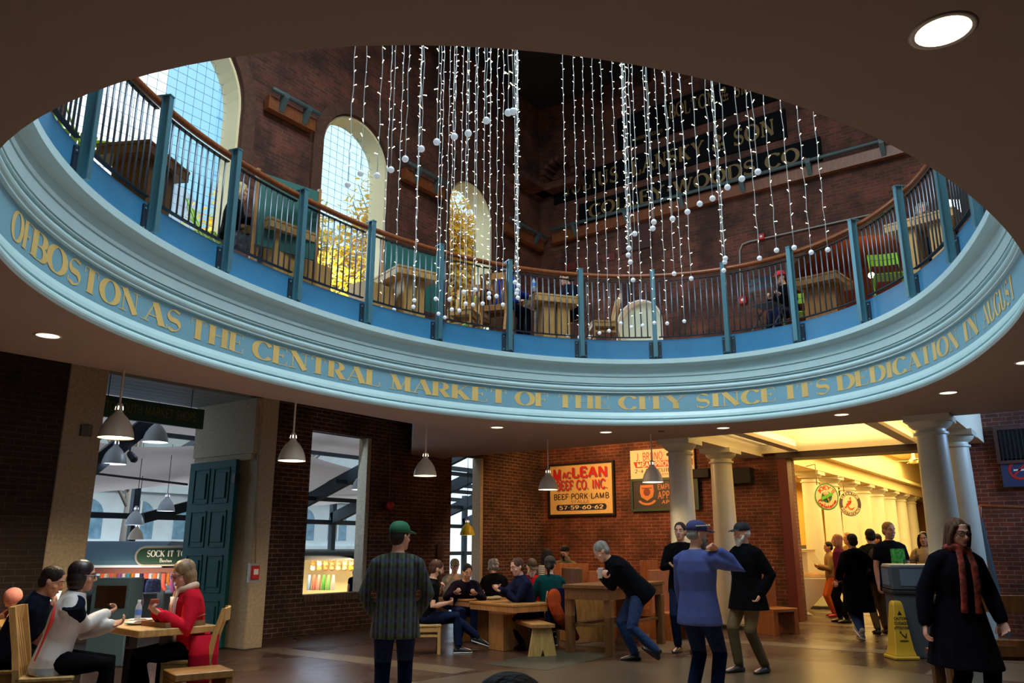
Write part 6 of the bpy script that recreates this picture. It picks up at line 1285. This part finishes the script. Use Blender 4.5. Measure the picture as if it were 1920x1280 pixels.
    for i in (0, 1):
        hp, kn, an, toe, pit = J['l%d' % i]; b.tube([hp + Vector((0, 0, .02)), (hp + kn) / 2, kn, (kn + an) / 2, an + (kn - an) * .05], [(.088 * bw + .012) * k, .088 * k, .071 * k, .064 * k, .056 * k], 14)
    c = b.build('trousers', bottom, body, smooth=True); skinmods(c, max(vox, .012), 4)
    for i in (0, 1):
        hp, kn, an, toe, pit = J['l%d' % i]; Mf = Matrix.Rotation(R(-toe), 3, 'Z') @ Matrix.Rotation(R(-pit), 3, 'X'); F = lambda x, y, z: an + Mf @ Vector((x, y, z)) * k
        b = MB(); X_, Z_ = Mf @ Vector((1, 0, 0)), Mf @ Vector((0, 0, 1)); b.loft([ering(F(0, y, z), X_, Z_, rx * k, rz_ * k, 12) for y, z, rx, rz_ in ((-.068, -.052, .024, .024), (-.05, -.045, .038, .038), (.03, -.042, .042, .042), (.10, -.052, .048, .032), (.155, -.060, .042, .024), (.192, -.066, .022, .014))])
        b.tube([F(0, -.01, .03), F(0, -.008, -.03)], [.044 * k, .042 * k], 12); so = b.build('shoe', shoes, body, smooth=True)
        if sole: b = MB(); b.loft([ering(F(0, y, -.078), X_, Z_, rx * k, .010 * k, 12) for y, rx in ((-.072, .02), (-.05, .04), (.03, .044), (.10, .051), (.16, .044), (.198, .02))]); b.build('sole', sole, so, smooth=True)
    if hair:
        hk, hm = hair; b = MB(); E = lambda c_, r_: b.ell(c_, r_, 16, 10, None)
        if hk in ('short', 'bob', 'long', 'curly', 'tail'):
            E((0, -.015, .044), (.083, .1035, .092)); E((0, -.045, -.01), (.080, .066, .075)); E((0, -.018, .03), (.0795, .062, .07))
        if hk == 'fringe':
            E((0, -.036, -.008), (.080, .076, .055)); E((0, -.03, .03), (.0785, .082, .062))
        if hk == 'bob': E((0, -.028, -.02), (.096, .090, .098)); E((0, -.03, -.075), (.092, .075, .05)); E((0, -.018, .048), (.090, .106, .094))
        if hk == 'long':
            b.loft([[Vector((rx * math.cos(a), yc + ry * math.sin(a), z)) for a in [2 * PI * i / 16 for i in range(16)]] for z, rx, ry, yc in ((.05, .084, .09, -.02), (-.04, .094, .07, -.035), (-.12, .098, .055, -.045), (-.2, .092, .045, -.055), (-.26, .06, .03, -.06))])
            for s in (-1, 1): b.tube([(s * .06, .055, .075), (s * .082, .035, .0), (s * .088, .02, -.09), (s * .08, .02, -.2)], [.02, .024, .026, .015], 8)
        if hk == 'curly':
            rg = random.Random(4)
            for i in range(46):
                a = rg.random() * 6.28; z = rg.uniform(-.07, .11); r_ = .085 * math.sqrt(max(0.05, 1 - (z / .14) ** 2)); y = r_ * 1.15 * math.sin(a) - .02
                if y > .05 and z < .06: continue
                E((r_ * math.cos(a), y, z), (.024, .024, .022))
        if hk == 'tail': b.tube([(0, -.10, .0), (0, -.13, -.06), (0, -.11, -.17)], [.03, .035, .018], 10)
        h_ = b.build('hair', hm, body, smooth=True); h_.matrix_local = MX; m = h_.modifiers.new('unite', 'REMESH'); m.mode = 'VOXEL'; m.voxel_size = .009; m.use_smooth_shade = True; s_ = h_.modifiers.new('soften', 'SMOOTH'); s_.iterations = 2
    if face and not hideface:
        for s in (-1, 1):
            b = MB(); b.ell((s * .031, .080, .010), (.014, .010, .009), 10, 7); b.mi = 1; b.ell((s * .031, .0875, .010), (.006, .005, .006), 8, 6); e_ = b.build('eye', [EYEW, EYE], body, smooth=True); e_.matrix_local = MX
        b = MB(); [b.tube([(s * .015, .097, .032), (s * .03, .096, .037), (s * .05, .082, .032)], .004, 5) for s in (-1, 1)]; e_ = b.build('eyebrows', hair[1] if hair else H_DK, body); e_.matrix_local = MX
        b = MB(); b.ell((0, .0955, -.066), (.023, .006, .007), 10, 6); e_ = b.build('lips', LIPS, body, smooth=True); e_.matrix_local = MX
    if beard: b = MB(); b.ell((0, .052, -.088), (.058, .052, .05), 12, 8); b.ell((0, .066, -.12), (.04, .035, .04), 10, 7); b.tube([(-.062, .03, -.03), (-.06, .055, -.07)], .018, 8); b.tube([(.062, .03, -.03), (.06, .055, -.07)], .018, 8); b.tube([(-.03, .098, -.052), (0, .103, -.048), (.03, .098, -.052)], .009, 6); e_ = b.build('beard', beard, body, smooth=True); e_.matrix_local = MX; m = e_.modifiers.new('unite', 'REMESH'); m.mode = 'VOXEL'; m.voxel_size = .008; m.use_smooth_shade = True
    if cap:
        cm, dirn = cap; b = MB(); b.loft([[Vector((rx * math.cos(a), -.010 + ry * math.sin(a), z)) for a in [2 * PI * i / 20 for i in range(20)]] for z, rx, ry in ((.032, .084, .106), (.06, .086, .108), (.095, .078, .098), (.125, .055, .07), (.138, .02, .025))]); ca = b.build('cap', cm, body, smooth=True); ca.matrix_local = MX @ Matrix.Rotation(R(dirn), 4, 'Z')
        b = MB(); b.loft([[Vector((.078 * w_ * math.cos(a), y + .004 * math.sin(a) - .0, .056 - d_ - .012 * math.cos(a) ** 2 + .004 * math.sin(a))) for a in [2 * PI * i / 14 for i in range(14)]] for y, w_, d_ in ((.07, 1, 0), (.11, .97, .004), (.15, .80, .012), (.172, .45, .018))]); b.build('brim', cm, ca, smooth=True)
    if glasses:
        b = MB()
        for s in (-1, 1): b.tube([(s * .033 + .024 * math.cos(a), .105 - .006 * abs(math.cos(a)), .008 + .017 * math.sin(a)) for a in [2 * PI * j / 12 for j in range(13)]], .003, 5, ends=False); b.tube([(s * .057, .098, .012), (s * .078, .0, .012)], .0028, 5)
        b.tube([(-.01, .107, .012), (.01, .107, .012)], .003, 5); e_ = b.build('glasses', RIM, body); e_.matrix_local = MX
    if scarf:
        b = MB(); b.tube([T(.085 * math.cos(a), .075 * math.sin(a) + .012, .535 + .015 * math.sin(a * 2)) for a in [2 * PI * j / 16 for j in range(17)]], .036 * k, 10)
        for s in (-1, 1): b.loft([ering(T(s * x, y, t), ux, uy, .034 * k, .016 * k, 10) for x, y, t in ((.04, .10, .52), (.055, .15, .40), (.06, .165, .25), (.062, .165, scarf[1]))])
        c = b.build('scarf', scarf[0], body, smooth=True); skinmods(c, .011, 2)
    if extra: extra(body, T, Hh, J, k, MX)
    return body, J, root_m
def held(fn, body_J, i, off=(0, 0, 0)):
    body, J, m = body_J; sh, el, wr = J['a%d' % i]; d = (wr - el).normalized(); return m @ (wr + d * .09 + Vector(off))
def phone(label, p, rz, case, tilt=50):
    t = thing('phone', label, 'phone', p, rz); b = MB(); b.box(-.036, .036, -.004, .004, -.072, .072); x = b.build('case', case, t, bevel=.003); x.rotation_euler = (R(-tilt), 0, 0); b = MB(); b.box(-.032, .032, -.0055, -.0042, -.064, .064); y = b.build('screen', mat('lit_phone_screen', '#dfe8f0', .3, emit=.5), x); return t
ST = lambda f, s=.11: ((s, f, .085), 6)
SEAT = lambda s, y=.42, x=.11: ((s * x, y, .085), s * 6)
# --- tables at the left
pj = person('young man in a dark top looking down at his phone at the left edge', (PM.x, PM.y), -38, 1.72, pz=.55, lean=24, head=(0, 22), arms=((('px', 92, 1140, 7.6), (.5, -.3, -1)), (('px', 96, 1136, 7.7), (-.5, -.3, -1))), legs=(SEAT(1), SEAT(-1)), top=('jacket', NAVYC, {}), bottom=BLACKC, hair=('short', H_DK), vox=.009, curl=(.7, .7))
phone('white phone in the hands of the young man at the left', atd(104, 1118, 7.75), R(-38), SOLE)
o = gd(68, 8.75); person('person in a pink hooded jacket bent over the table behind the young man', (o.x, o.y), 200, 1.45, pz=.46, lean=30, head=(0, 30), legs=(SEAT(1), SEAT(-1)), arms=(((.12, .34, .72), (1, -.3, -.5)), ((-.12, .34, .72), (-1, -.3, -.5))), top=('jacket', cloth('salmon_pink_fleece', '#c98a80'), {}), hair=None, extra=lambda body, T, Hh, J, k, MX: setattr(MB().ell((0, -.01, .03), (.095, .115, .105), 16, 10).build('hood', cloth('salmon_pink_fleece', '#c98a80'), body, smooth=True), 'matrix_local', MX), vox=.011)
JW = mat('white_silver_jacket_cloth', '#b9b7b4', .55, var=.08, vscale=9, bump=.3)
def wj(body, T, Hh, J, k, MX):
    sh, el, wr = J['a0']; b = MB(); b.tube([T(.09, .05, .46), sh + Vector((0, .03, 0)), sh + (el - sh) * .55], [.07, .088, .078], 12); c = b.build('navy_shoulder_panel', NAVYC, body, smooth=True); skinmods(c, .012, 3)
    b = MB(); b.tube([T(.178, -.1, -.02), T(.19, -.09, .15), T(.19, -.085, .3), T(.15, -.11, .42)], [.006, .008, .016, .006], 8); b.tube([sh + (el - sh) * .5 + Vector((.06, 0, 0)), el + Vector((.055, -.02, 0)), el + (wr - el) * .5 + Vector((.05, 0, -.02))], .009, 6); b.build('red_piping', M_SRED, body, smooth=True)
pj = person('woman with a dark bob and white red-piped jacket seated at the left table', (WJ.x, WJ.y), -32, 1.70, pz=.565, lean=13, head=(4, 4), fem=True, arms=((('px', 200, 1150, 7.4), (.5, -.5, -1)), ((-.12, .42, .80), (-.6, -.4, -1))), legs=(SEAT(1, .40), SEAT(-1, .42)), top=('jacket', JW, {'hem': .14, 'drop': False}), bottom=BLACKC, hair=('bob', mat('plum_dark_hair', '#21161a', .4, var=.5, vscale=40, stretch=(1, 1, .1))), vox=.0065, glasses=True, extra=wj, curl=(.75, .4))
p = held(None, pj, 0); b = MB(); b.tube([p, p + Vector((-.06, .02, .05))], .004, 6); tag(b.build('plastic_fork', M_BLACK), 'dark plastic fork in the hand of the woman in the white jacket', 'fork')
def rw(body, T, Hh, J, k, MX):
    for g_ in (1, -1): b = MB(); b.loft([ering(T(g_ * x, -.09, 0) + Vector((0, 0, z)), Vector((1, 0, 0)), Vector((0, 1, 0)), .06, .13, 12) for x, z in ((.2, .1), (.21, -.08), (.22, -.28), (.21, -.34))]); b.build('coat_skirt', cloth('scarlet_anorak', '#b5182a'), body, smooth=True)
    b = MB(); b.loft([ering(T(0, .115, t), Vector((1, 0, 0)), Vector((0, 1, 0)), .065, .05, 12) for t in (.02, .2, .36, .46)]); b.build('white_blouse', M_PAPER, body, smooth=True)
pj = person('woman in a scarlet anorak and pale scarf reading her phone at the table', (RW.x, RW.y), 158, 1.70, pz=.56, lean=6, head=(12, 20), fem=True, skin=SKIN3, arms=((('px', 292, 1148, 7.65), (.5, -.4, -1)), (('px', 303, 1152, 7.6), (-.5, -.4, -1))), legs=(SEAT(1), SEAT(-1, .36)), top=('coat', cloth('scarlet_anorak', '#b5182a'), {'hem': .1}), bottom=BLACKC, hair=('bob', mat('ash_blond_hair', '#83684a', .5, var=.4, vscale=40, stretch=(1, 1, .12))), glasses=True, scarf=(cloth('peach_scarf_wool', '#cfae98'), .12), vox=.0065, extra=rw, curl=(.7, .7))
phone('phone in a reddish case held by the woman in scarlet', atd(288, 1132, 7.6), R(160), mat('coral_case', '#c06a5a', .5))
# --- standing and walking figures
GC = mat('green_cap_cloth', '#0f5a3c', .8)
o = gd(742, 7.2); person('man in a plaid shirt and green cap walking away, hands in his pockets', (o.x, o.y), 44, 1.66, head=(-44, 2), arms=(((.17, .13, .86), (1, -.6, 0)), ((-.17, .13, .86), (-1, -.6, 0))), legs=(((.10, .10, .085), 4), ((-.10, -.14, .10), -4, -14)), top=('shirt', plaid(), {'hem': .20, 'flare': .02}), bottom=JEAN, hair=('short', H_DK), cap=(GC, 0), bulk=1.06, vox=.009)
o = gd(1310, 7.9); BS = cloth('slate_blue_sweater_knit', '#475284', .08)
def shades(body, T, Hh, J, k, MX):
    b = MB(); b.tube([(.088, -.05, .075), (.092, .03, .085), (.062, .092, .092), (0, .112, .094), (-.062, .092, .092)], .006, 6); b.ell((.035, .107, .092), (.026, .008, .014)); b.ell((-.035, .107, .092), (.026, .008, .014)); e_ = b.build('sunglasses', mat('sunglass_rim', '#b8b09a', .3), body); e_.matrix_local = MX
person('man in a slate blue sweater and navy cap eating with one hand at his mouth', (o.x, o.y), -12, 1.69, head=(-32, 4), arms=((('px', 1347, 1032, 7.75), (-.1, .1, -1), (-.3, -.8, .2)), ((-.25, .14, .80), (-.7, -.6, 0))), legs=(((.10, .04, .085), 6), ((-.10, -.06, .085), -6)), top=('sweater', BS, {'hem': .17, 'flare': .015}), bottom=JEAN, hair=('fringe', H_GY), cap=(mat('navy_cap_cloth', '#232a5c', .8), 0), beard=H_GY, bulk=1.10, vox=.0065, extra=shades, curl=(.75, .4))
o = gd(1402, 10.2); person('white-bearded man in a long black coat, khaki trousers and black cap', (o.x, o.y), 152, 1.74, head=(-4, 4), arms=(((.24, -.02, .90), (.6, -1, 0)), ((-.24, .02, .90), (-.6, -1, 0))), legs=(((.09, .13, .085), 6), ((-.10, -.10, .085), -8)), top=('coat', BLACKC, {'hem': .22, 'flare': .04}), bottom=KHAKI, shoes=mat('brown_shoe', '#2d2018', .5), hair=('fringe', H_WH), cap=(mat('black_cap_cloth', '#0c0c10', .8), 0), beard=H_WH, bulk=1.12, vox=.009)
o = gd(1281, 12.1); person('man in a black shirt standing between the near column and the man in slate blue', (o.x, o.y), 190, 1.80, arms=(((.0, .24, 1.22), (1, -.1, -.8)), ((.0, .20, 1.17), (-1, -.1, -.8))), legs=(ST(.02), ((-.11, -.02, .085), -6)), top=('shirt', BLACKC, {'hem': .16}), bottom=JEAN, hair=('short', H_DK), bulk=1.1, vox=.012)
o = gd(1196, 11.1); LM = o
person('grey-haired man in a black jacket stooping over the tall table with a phone', (o.x, o.y), 128, 1.76, pz=.90, lean=44, head=(0, 34), arms=((('px', 1136, 1082, 11.0), (.5, -.2, -1)), (('px', 1128, 1080, 11.2), (-.5, -.2, -1))), legs=(((.12, .04, .085), 4), ((-.12, -.20, .14), -6, -34)), top=('jacket', cloth('black_outdoor_jacket', '#090a0e', .15), {'hem': .16, 'drop': False}), bottom=JEANL, hair=('short', H_GY), bulk=1.12, vox=.009, curl=(.7, .7))
phone('white phone lit in the hands of the stooping man', atd(1126, 1074, 11.05), R(130), SOLE, 20)
o = gd(1799, 7.0); person('woman in a long black coat, glasses and patterned scarf walking toward the viewer', (o.x, o.y), 222, 1.69, lean=3, side=-3, head=(4, 10), fem=True, skin=SKIN3, arms=(((.31, .0, .84), (.8, -1, 0)), ((-.31, .08, .86), (-.8, -1, 0))), legs=(((.10, -.10, .10), 6, -10), ((-.09, .12, .085), -6)), top=('coat', cloth('blue_black_wool', '#0a0a12', .2), {'hem': .42, 'flare': .09}), bottom=BLACKC, hair=('long', H_BR), glasses=True, scarf=(mat('orange_black_patterned_scarf', '#7a2c1c', .9, var=.9, vscale=26), .02), bulk=1.14, vox=.0065)
# --- group round the block table
o = gd(815, 11.6); pj = person('man with cropped brown hair and crossed legs drinking at the end of the block table', (CL.x, CL.y), -40, 1.70, pz=.50, lean=10, head=(6, 14), arms=((('px', 838, 1130, 11.95), (.5, -.4, -1)), (('px', 826, 1105, 12.2), (-.5, -.3, -1))), legs=(((.10, .46, .085), 4), ((-.02, .76, .20), 0, 18, (0, .6, 1))), top=('tee', BLACKC, {}), bottom=JEAN, shoes=mat('black_trainer', '#0c0c10', .5), sole=SOLE, hair=('short', H_BR), beard=H_BR, vox=.009, curl=(.6, .7))
o = gd(868, 13.5); b = None
person('dark-haired man in a black top leaning over the block table toward the viewer', (o.x, o.y), 232, 1.68, pz=.48, lean=26, head=(4, 18), arms=((('px', 852, 1112, 12.9), (.8, -.2, -.8)), (('px', 893, 1114, 13.0), (-.8, -.2, -.8))), legs=(SEAT(1, .3), SEAT(-1, .3)), top=('sweater', cloth('plum_black_knit', '#17121c', .2), {}), hair=('short', H_DK), vox=.010)
o = gd(846, 14.8); person('person in a beige cap seated behind the dark-haired man', (o.x, o.y), 250, 1.64, pz=.50, lean=12, head=(-20, 6), legs=(SEAT(1), SEAT(-1)), top=('shirt', cloth('oatmeal_cloth', '#8c8070'), {}), hair=('short', H_BR), cap=(mat('beige_cap_cloth', '#77684e', .8), 0), vox=.013, arms=(((.12, .3, .9),), ((-.12, .3, .9),)))
o = gd(930, 14.0); person('person with curly grey hair and a black jacket seen from behind at the table', (o.x, o.y), 62, 1.66, pz=.50, lean=10, head=(8, 6), legs=(SEAT(1), SEAT(-1)), arms=(((.14, .32, .72),), ((-.14, .32, .72),)), top=('jacket', BLACKC, {}), hair=('curly', H_GY), vox=.012, face=False)
o = gd(990, 12.6); pj = person('man in a navy jacket holding a sandwich at the right end of the block table', (o.x, o.y), 150, 1.74, pz=.51, lean=14, head=(6, 14), skin=SKIN3, arms=((('px', 934, 1106, 12.3), (.6, -.3, -1)), (('px', 944, 1108, 12.5), (-.6, -.3, -1))), legs=(SEAT(1, .20), SEAT(-1, .16)), top=('jacket', cloth('navy_track_cloth', '#15182f', .12), {}), bottom=BLACKC, hair=('short', H_BR), vox=.0065, curl=(.6, .6))
b = MB(); b.ell((0, 0, 0), (.06, .045, .028), 12, 8); b.ell((.0, 0, .018), (.062, .047, .02), 12, 8); x = b.build('sandwich', mat('toasted_bread', '#96622f', .8, var=.2, vscale=20), smooth=True); x.location = atd(929, 1100, 12.3); tag(x, 'sandwich in the hands of the man in the navy jacket', 'sandwich')
o = gd(992, 14.0); person('white-bearded man in a red T-shirt and brown cap looking down', (o.x, o.y), 226, 1.70, pz=.50, lean=12, head=(8, 26), legs=(SEAT(1), SEAT(-1)), arms=(((.18, .34, .74),), ((-.14, .34, .74),)), top=('tee', cloth('crimson_cotton', '#a81c26'), {}), hair=('fringe', H_WH), beard=H_WH, cap=(mat('brown_cap_cloth', '#4a3a28', .8), 0), bulk=1.08, vox=.011, skin=SKIN3)
person('youth in a teal top and dark cap seated with back turned', (TY.x, TY.y), 52, 1.70, pz=.53, lean=6, head=(-30, 10), legs=(SEAT(1, .2), SEAT(-1, .3)), arms=(((.16, .34, .74),), ((-.16, .34, .74),)), top=('sweater', cloth('deep_teal_cotton', '#0a3634'), {}), bottom=BLACKC, shoes=mat('black_trainer', '#0c0c10', .5), sole=SOLE, hair=('tail', H_DK), cap=(mat('charcoal_cap_cloth', '#2c2622', .8), 0), vox=.010)
o = gd(1024, 15.0); person('woman in a black and white striped top on the far bench', (o.x, o.y), -20, 1.66, pz=.66, head=(4, 6), fem=True, legs=(SEAT(1), SEAT(-1)), arms=(((.14, .3, 1.0),), ((-.14, .3, 1.0),)), top=('sweater', stripes('cream_black_stripes', '#d6cdb8', '#15130f'), {}), hair=('long', H_DK), vox=.013)
o = gd(1060, 15.9); person('man in a backward black cap and khaki jacket facing the viewer on the far bench', (o.x, o.y), 214, 1.72, pz=.68, head=(0, 4), legs=(SEAT(1), SEAT(-1)), arms=(((.14, .3, 1.0),), ((-.02, .26, 1.26),)), top=('jacket', cloth('khaki_parka', '#7a6a4c'), {}), hair=('short', H_DK), cap=(mat('black_cap_cloth', '#0c0c10', .8), 180), beard=H_DK, vox=.013)
# --- hall crowd
o = gd(1606, 13.6); person('woman in a long black puffer coat and jeans walking away down the hall', (o.x, o.y), 40, 1.66, head=(0, 0), fem=True, arms=(((.25, .10, .95),), ((-.25, .10, .95),)), legs=(((.08, .16, .085), 4), ((-.09, -.18, .16), -4, -36)), top=('coat', BLACKC, {'hem': .48, 'flare': .05}), bottom=JEANL, shoes=mat('grey_trainer', '#8a8078', .6), sole=SOLE, hair=('short', H_DK), face=False, bulk=1.15, vox=.010, extra=lambda body, T, Hh, J, k, MX: MB().ell(T(0, -.09, .47), (.13, .09, .09), 14, 8).build('hood', BLACKC, body, smooth=True))
o = gd(1641, 14.6); pj = person('man in a dark jacket and khaki trousers carrying a black backpack, seen from behind', (o.x, o.y), 32, 1.76, head=(0, 4), legs=(((.12, .08, .085), 6), ((-.08, -.10, .085), -4)), top=('jacket', cloth('dark_olive_jacket', '#1c1c1a', .2), {'hem': .12}), bottom=KHAKI, hair=('short', H_DK), face=False, bulk=1.05, vox=.011)
m = pj[2]; t = thing('backpack', 'black backpack worn by the man in khaki trousers', 'backpack', m @ Vector((0, -.24, 1.18)), R(32 - 90)); b = MB(); b.loft([[Vector((x * s, y * s, z)) for x, y in ((-.15, .08), (.15, .08), (.13, -.11), (-.13, -.11))] for z, s in ((-.22, .85), (-.16, 1), (.12, 1), (.22, .75), (.26, .4))]); b.build('bag_body', M_BLACK, t, bevel=.03); b = MB(); b.loft([[Vector((x * s, y, z)) for x, y in ((-.11, -.10), (.11, -.10), (.09, -.15), (-.09, -.15))] for z, s in ((-.18, .9), (-.05, 1), (0, .8))]); b.build('front_pocket', mat('charcoal_nylon', '#26262a', .6), t, bevel=.015)
o = gd(1577, 16.6); person('woman with long auburn hair in a plum sweater and black trousers', (o.x, o.y), 95, 1.70, head=(10, -2), fem=True, legs=(((.10, .10, .085), 4), ((-.08, -.06, .085), -4)), top=('sweater', cloth('plum_knit', '#5a1c34'), {'hem': .12}), bottom=BLACKC, hair=('long', mat('auburn_hair', '#8a5428', .5, var=.35, vscale=40, stretch=(1, 1, .15))), vox=.012, face=False)
o = gd(1559, 18.0); person('small dark-haired person in a tan jacket and orange skirt by the gelato case', (o.x, o.y), 118, 1.56, head=(8, 0), fem=True, arms=(((.10, .24, 1.02),), ((-.06, .26, 1.05),)), top=('coat', cloth('tan_jacket_cloth', '#8a6e4a'), {'hem': .10}), bottom=mat('orange_cloth_skirt', '#c05a1c', .9), shoes=mat('red_trainer', '#b83038', .5), hair=('short', H_DK), vox=.013)
o = gd(1676, 13.3); person('stocky blond man in a black T-shirt printed in lime green, facing the viewer', (o.x, o.y), 222, 1.84, head=(4, 2), skin=SKIN3, arms=(((.30, .06, .86), (.8, -1, 0)), ((-.30, .06, .86), (-.8, -1, 0))), top=('tee', cloth('black_cotton', '#15161c', .15), {'hem': .14}), bottom=BLACKC, hair=('short', mat('sandy_hair', '#9a7648', .7, spec=.2)), bulk=1.16, vox=.010,
    extra=lambda body, T, Hh, J, k, MX: (MB().poly([T(x, .166, t_) for x, t_ in ((-.12, .16), (.10, .16), (.10, .40), (-.12, .40))], (0, .012, 0)).build('green_print', mat('lime_print', '#4fae34', .8, var=.7, vscale=22), body), MB().poly([T(x, .166, t_) for x, t_ in ((-.12, .06), (.08, .06), (.08, .14), (-.12, .14))], (0, .012, 0)).build('red_print', mat('red_print', '#8a2c38', .8), body)))
o = gd(1742, 14.2); pj = person('woman with long black hair, beige cardigan and a cup, beside the near column', (o.x, o.y), 178, 1.70, head=(4, 0), fem=True, skin=SKIN2, arms=(((.20, .22, 1.06),), ((-.22, .16, .92),)), top=('coat', cloth('beige_cardigan_knit', '#a8926e'), {'hem': .16, 'flare': .02}), bottom=BLACKC, shoes=mat('red_trainer', '#b83038', .5), hair=('long', mat('black_hair', '#0d0a0a', .35)), vox=.011, curl=(.6, .4))
p = atd(1719, 1046, 13.9); t = thing('takeaway_cup', 'brown takeaway cup with straw held by the woman in the beige cardigan', 'cup', p); MB().lathe([(0, -.06), (.03, -.06), (.042, .05), (.0, .052)], n=16).build('cup_body', mat('brown_cup', '#6a5040', .4), t, smooth=True); MB().tube([(0, 0, .05), (.01, 0, .13)], .005, 6).build('straw', M_BLACK, t)
for px, D, lab, hm, S_ in ((1652, 17.4, 'dark-haired person whose head shows between the backpack and the blond man', H_DK, 1.72), (1597, 18.2, 'auburn-haired person whose head shows behind the woman in plum', mat('auburn_hair', '#8a5428', .5), 1.76)):
    o = gd(px, D); person(lab, (o.x, o.y), 140, S_, top=('shirt', cloth('ochre_cloth', '#8a6a3a'), {}), hair=('short', hm), vox=.014, face=False)
o = gd(664, 19.5); person('child in a navy shirt seen over the first window sill, by the toy stall', (o.x, o.y), 230, .92, top=('tee', NAVYC, {}), hair=('short', H_GY), vox=.014, face=False)
o = gd(958, 1.52); chair('slatted chair of the person right in front of the viewer', (o.x, o.y, 0), face(50), W_LIGHT, .36, .60); person('dark-haired person right in front of the viewer, only the crown of the head showing', (o.x, o.y), 50, 1.68, pz=.455, legs=(SEAT(1), SEAT(-1)), arms=(((.2, .3, .5),), ((-.2, .3, .5),)), top=('shirt', NAVYC, {}), hair=('short', H_DK), vox=.012, face=False)
# --- upstairs guests
def up(px, py, ztop, S_, seat=True):
    q = onz(px, py, FZ + ztop); return outward(q, .55)
q = up(437, 352, 1.24, 1.7); person('blond guest in a dark top seated upstairs before the wide arched window', (q.x, q.y), -30, 1.68, FZ, pz=.56, lean=6, head=(0, 8), fem=True, legs=(SEAT(1), SEAT(-1)), arms=(((.14, .36, .76),), ((-.14, .36, .76),)), top=('sweater', BLACKC, {}), bottom=cloth('grey_patterned_cloth', '#5a6270', .5, 18), hair=('long', H_BL), vox=.012, face=False)
q = up(942, 500, 1.24, 1.72); person('grey-haired guest in a bright blue jacket seated upstairs at the rounded table', (q.x, q.y), -20, 1.74, FZ, pz=.56, lean=8, head=(0, 10), legs=(SEAT(1), SEAT(-1)), arms=(((.14, .40, .76),), ((-.14, .40, .76),)), top=('jacket', cloth('royal_blue_shell', '#1a3488'), {}), bottom=NAVYC, hair=('short', H_GY), vox=.012, face=False)
q = up(1075, 522, 1.22, 1.7); person('dark-haired guest in a navy puffer jacket seated upstairs facing left', (q.x, q.y), 150, 1.70, FZ, pz=.56, lean=12, head=(0, 12), legs=(SEAT(1), SEAT(-1)), arms=(((.14, .36, .76),), ((-.14, .36, .76),)), top=('jacket', NAVYC, {}), bottom=BLACKC, hair=('short', H_DK), vox=.012, cap=None)
q = up(1478, 516, 1.16, 1.6); person('guest in a red cap seated upstairs behind the corner block table', (q.x, q.y), 150, 1.55, FZ, pz=.52, lean=16, head=(0, 14), legs=(SEAT(1), SEAT(-1)), arms=(((.14, .32, .74),), ((-.14, .32, .74),)), top=('sweater', BLACKC, {}), hair=('short', H_DK), cap=(mat('red_cap_cloth', '#c0202a', .8), 0), vox=.013, face=False)
q = gd(1742, 11.35, FZ); person('grey-haired guest upstairs behind the tan table at the right', (q.x, q.y), 196, 1.82, FZ, head=(0, 12), top=('jacket', NAVYC, {}), bottom=NAVYC, hair=('curly', H_GY), vox=.012)
b = MB(); b.ell((0, 0, 0), (.13, .1, .16), 12, 8); x = b.build('puffer_jacket', NAVYC, smooth=True); nm = onz(912, 560, FZ + .62); x.location = (nm.x, nm.y, FZ + .62); tag(x, 'navy puffer jacket bundled over the tan slatted chair upstairs', 'jacket')
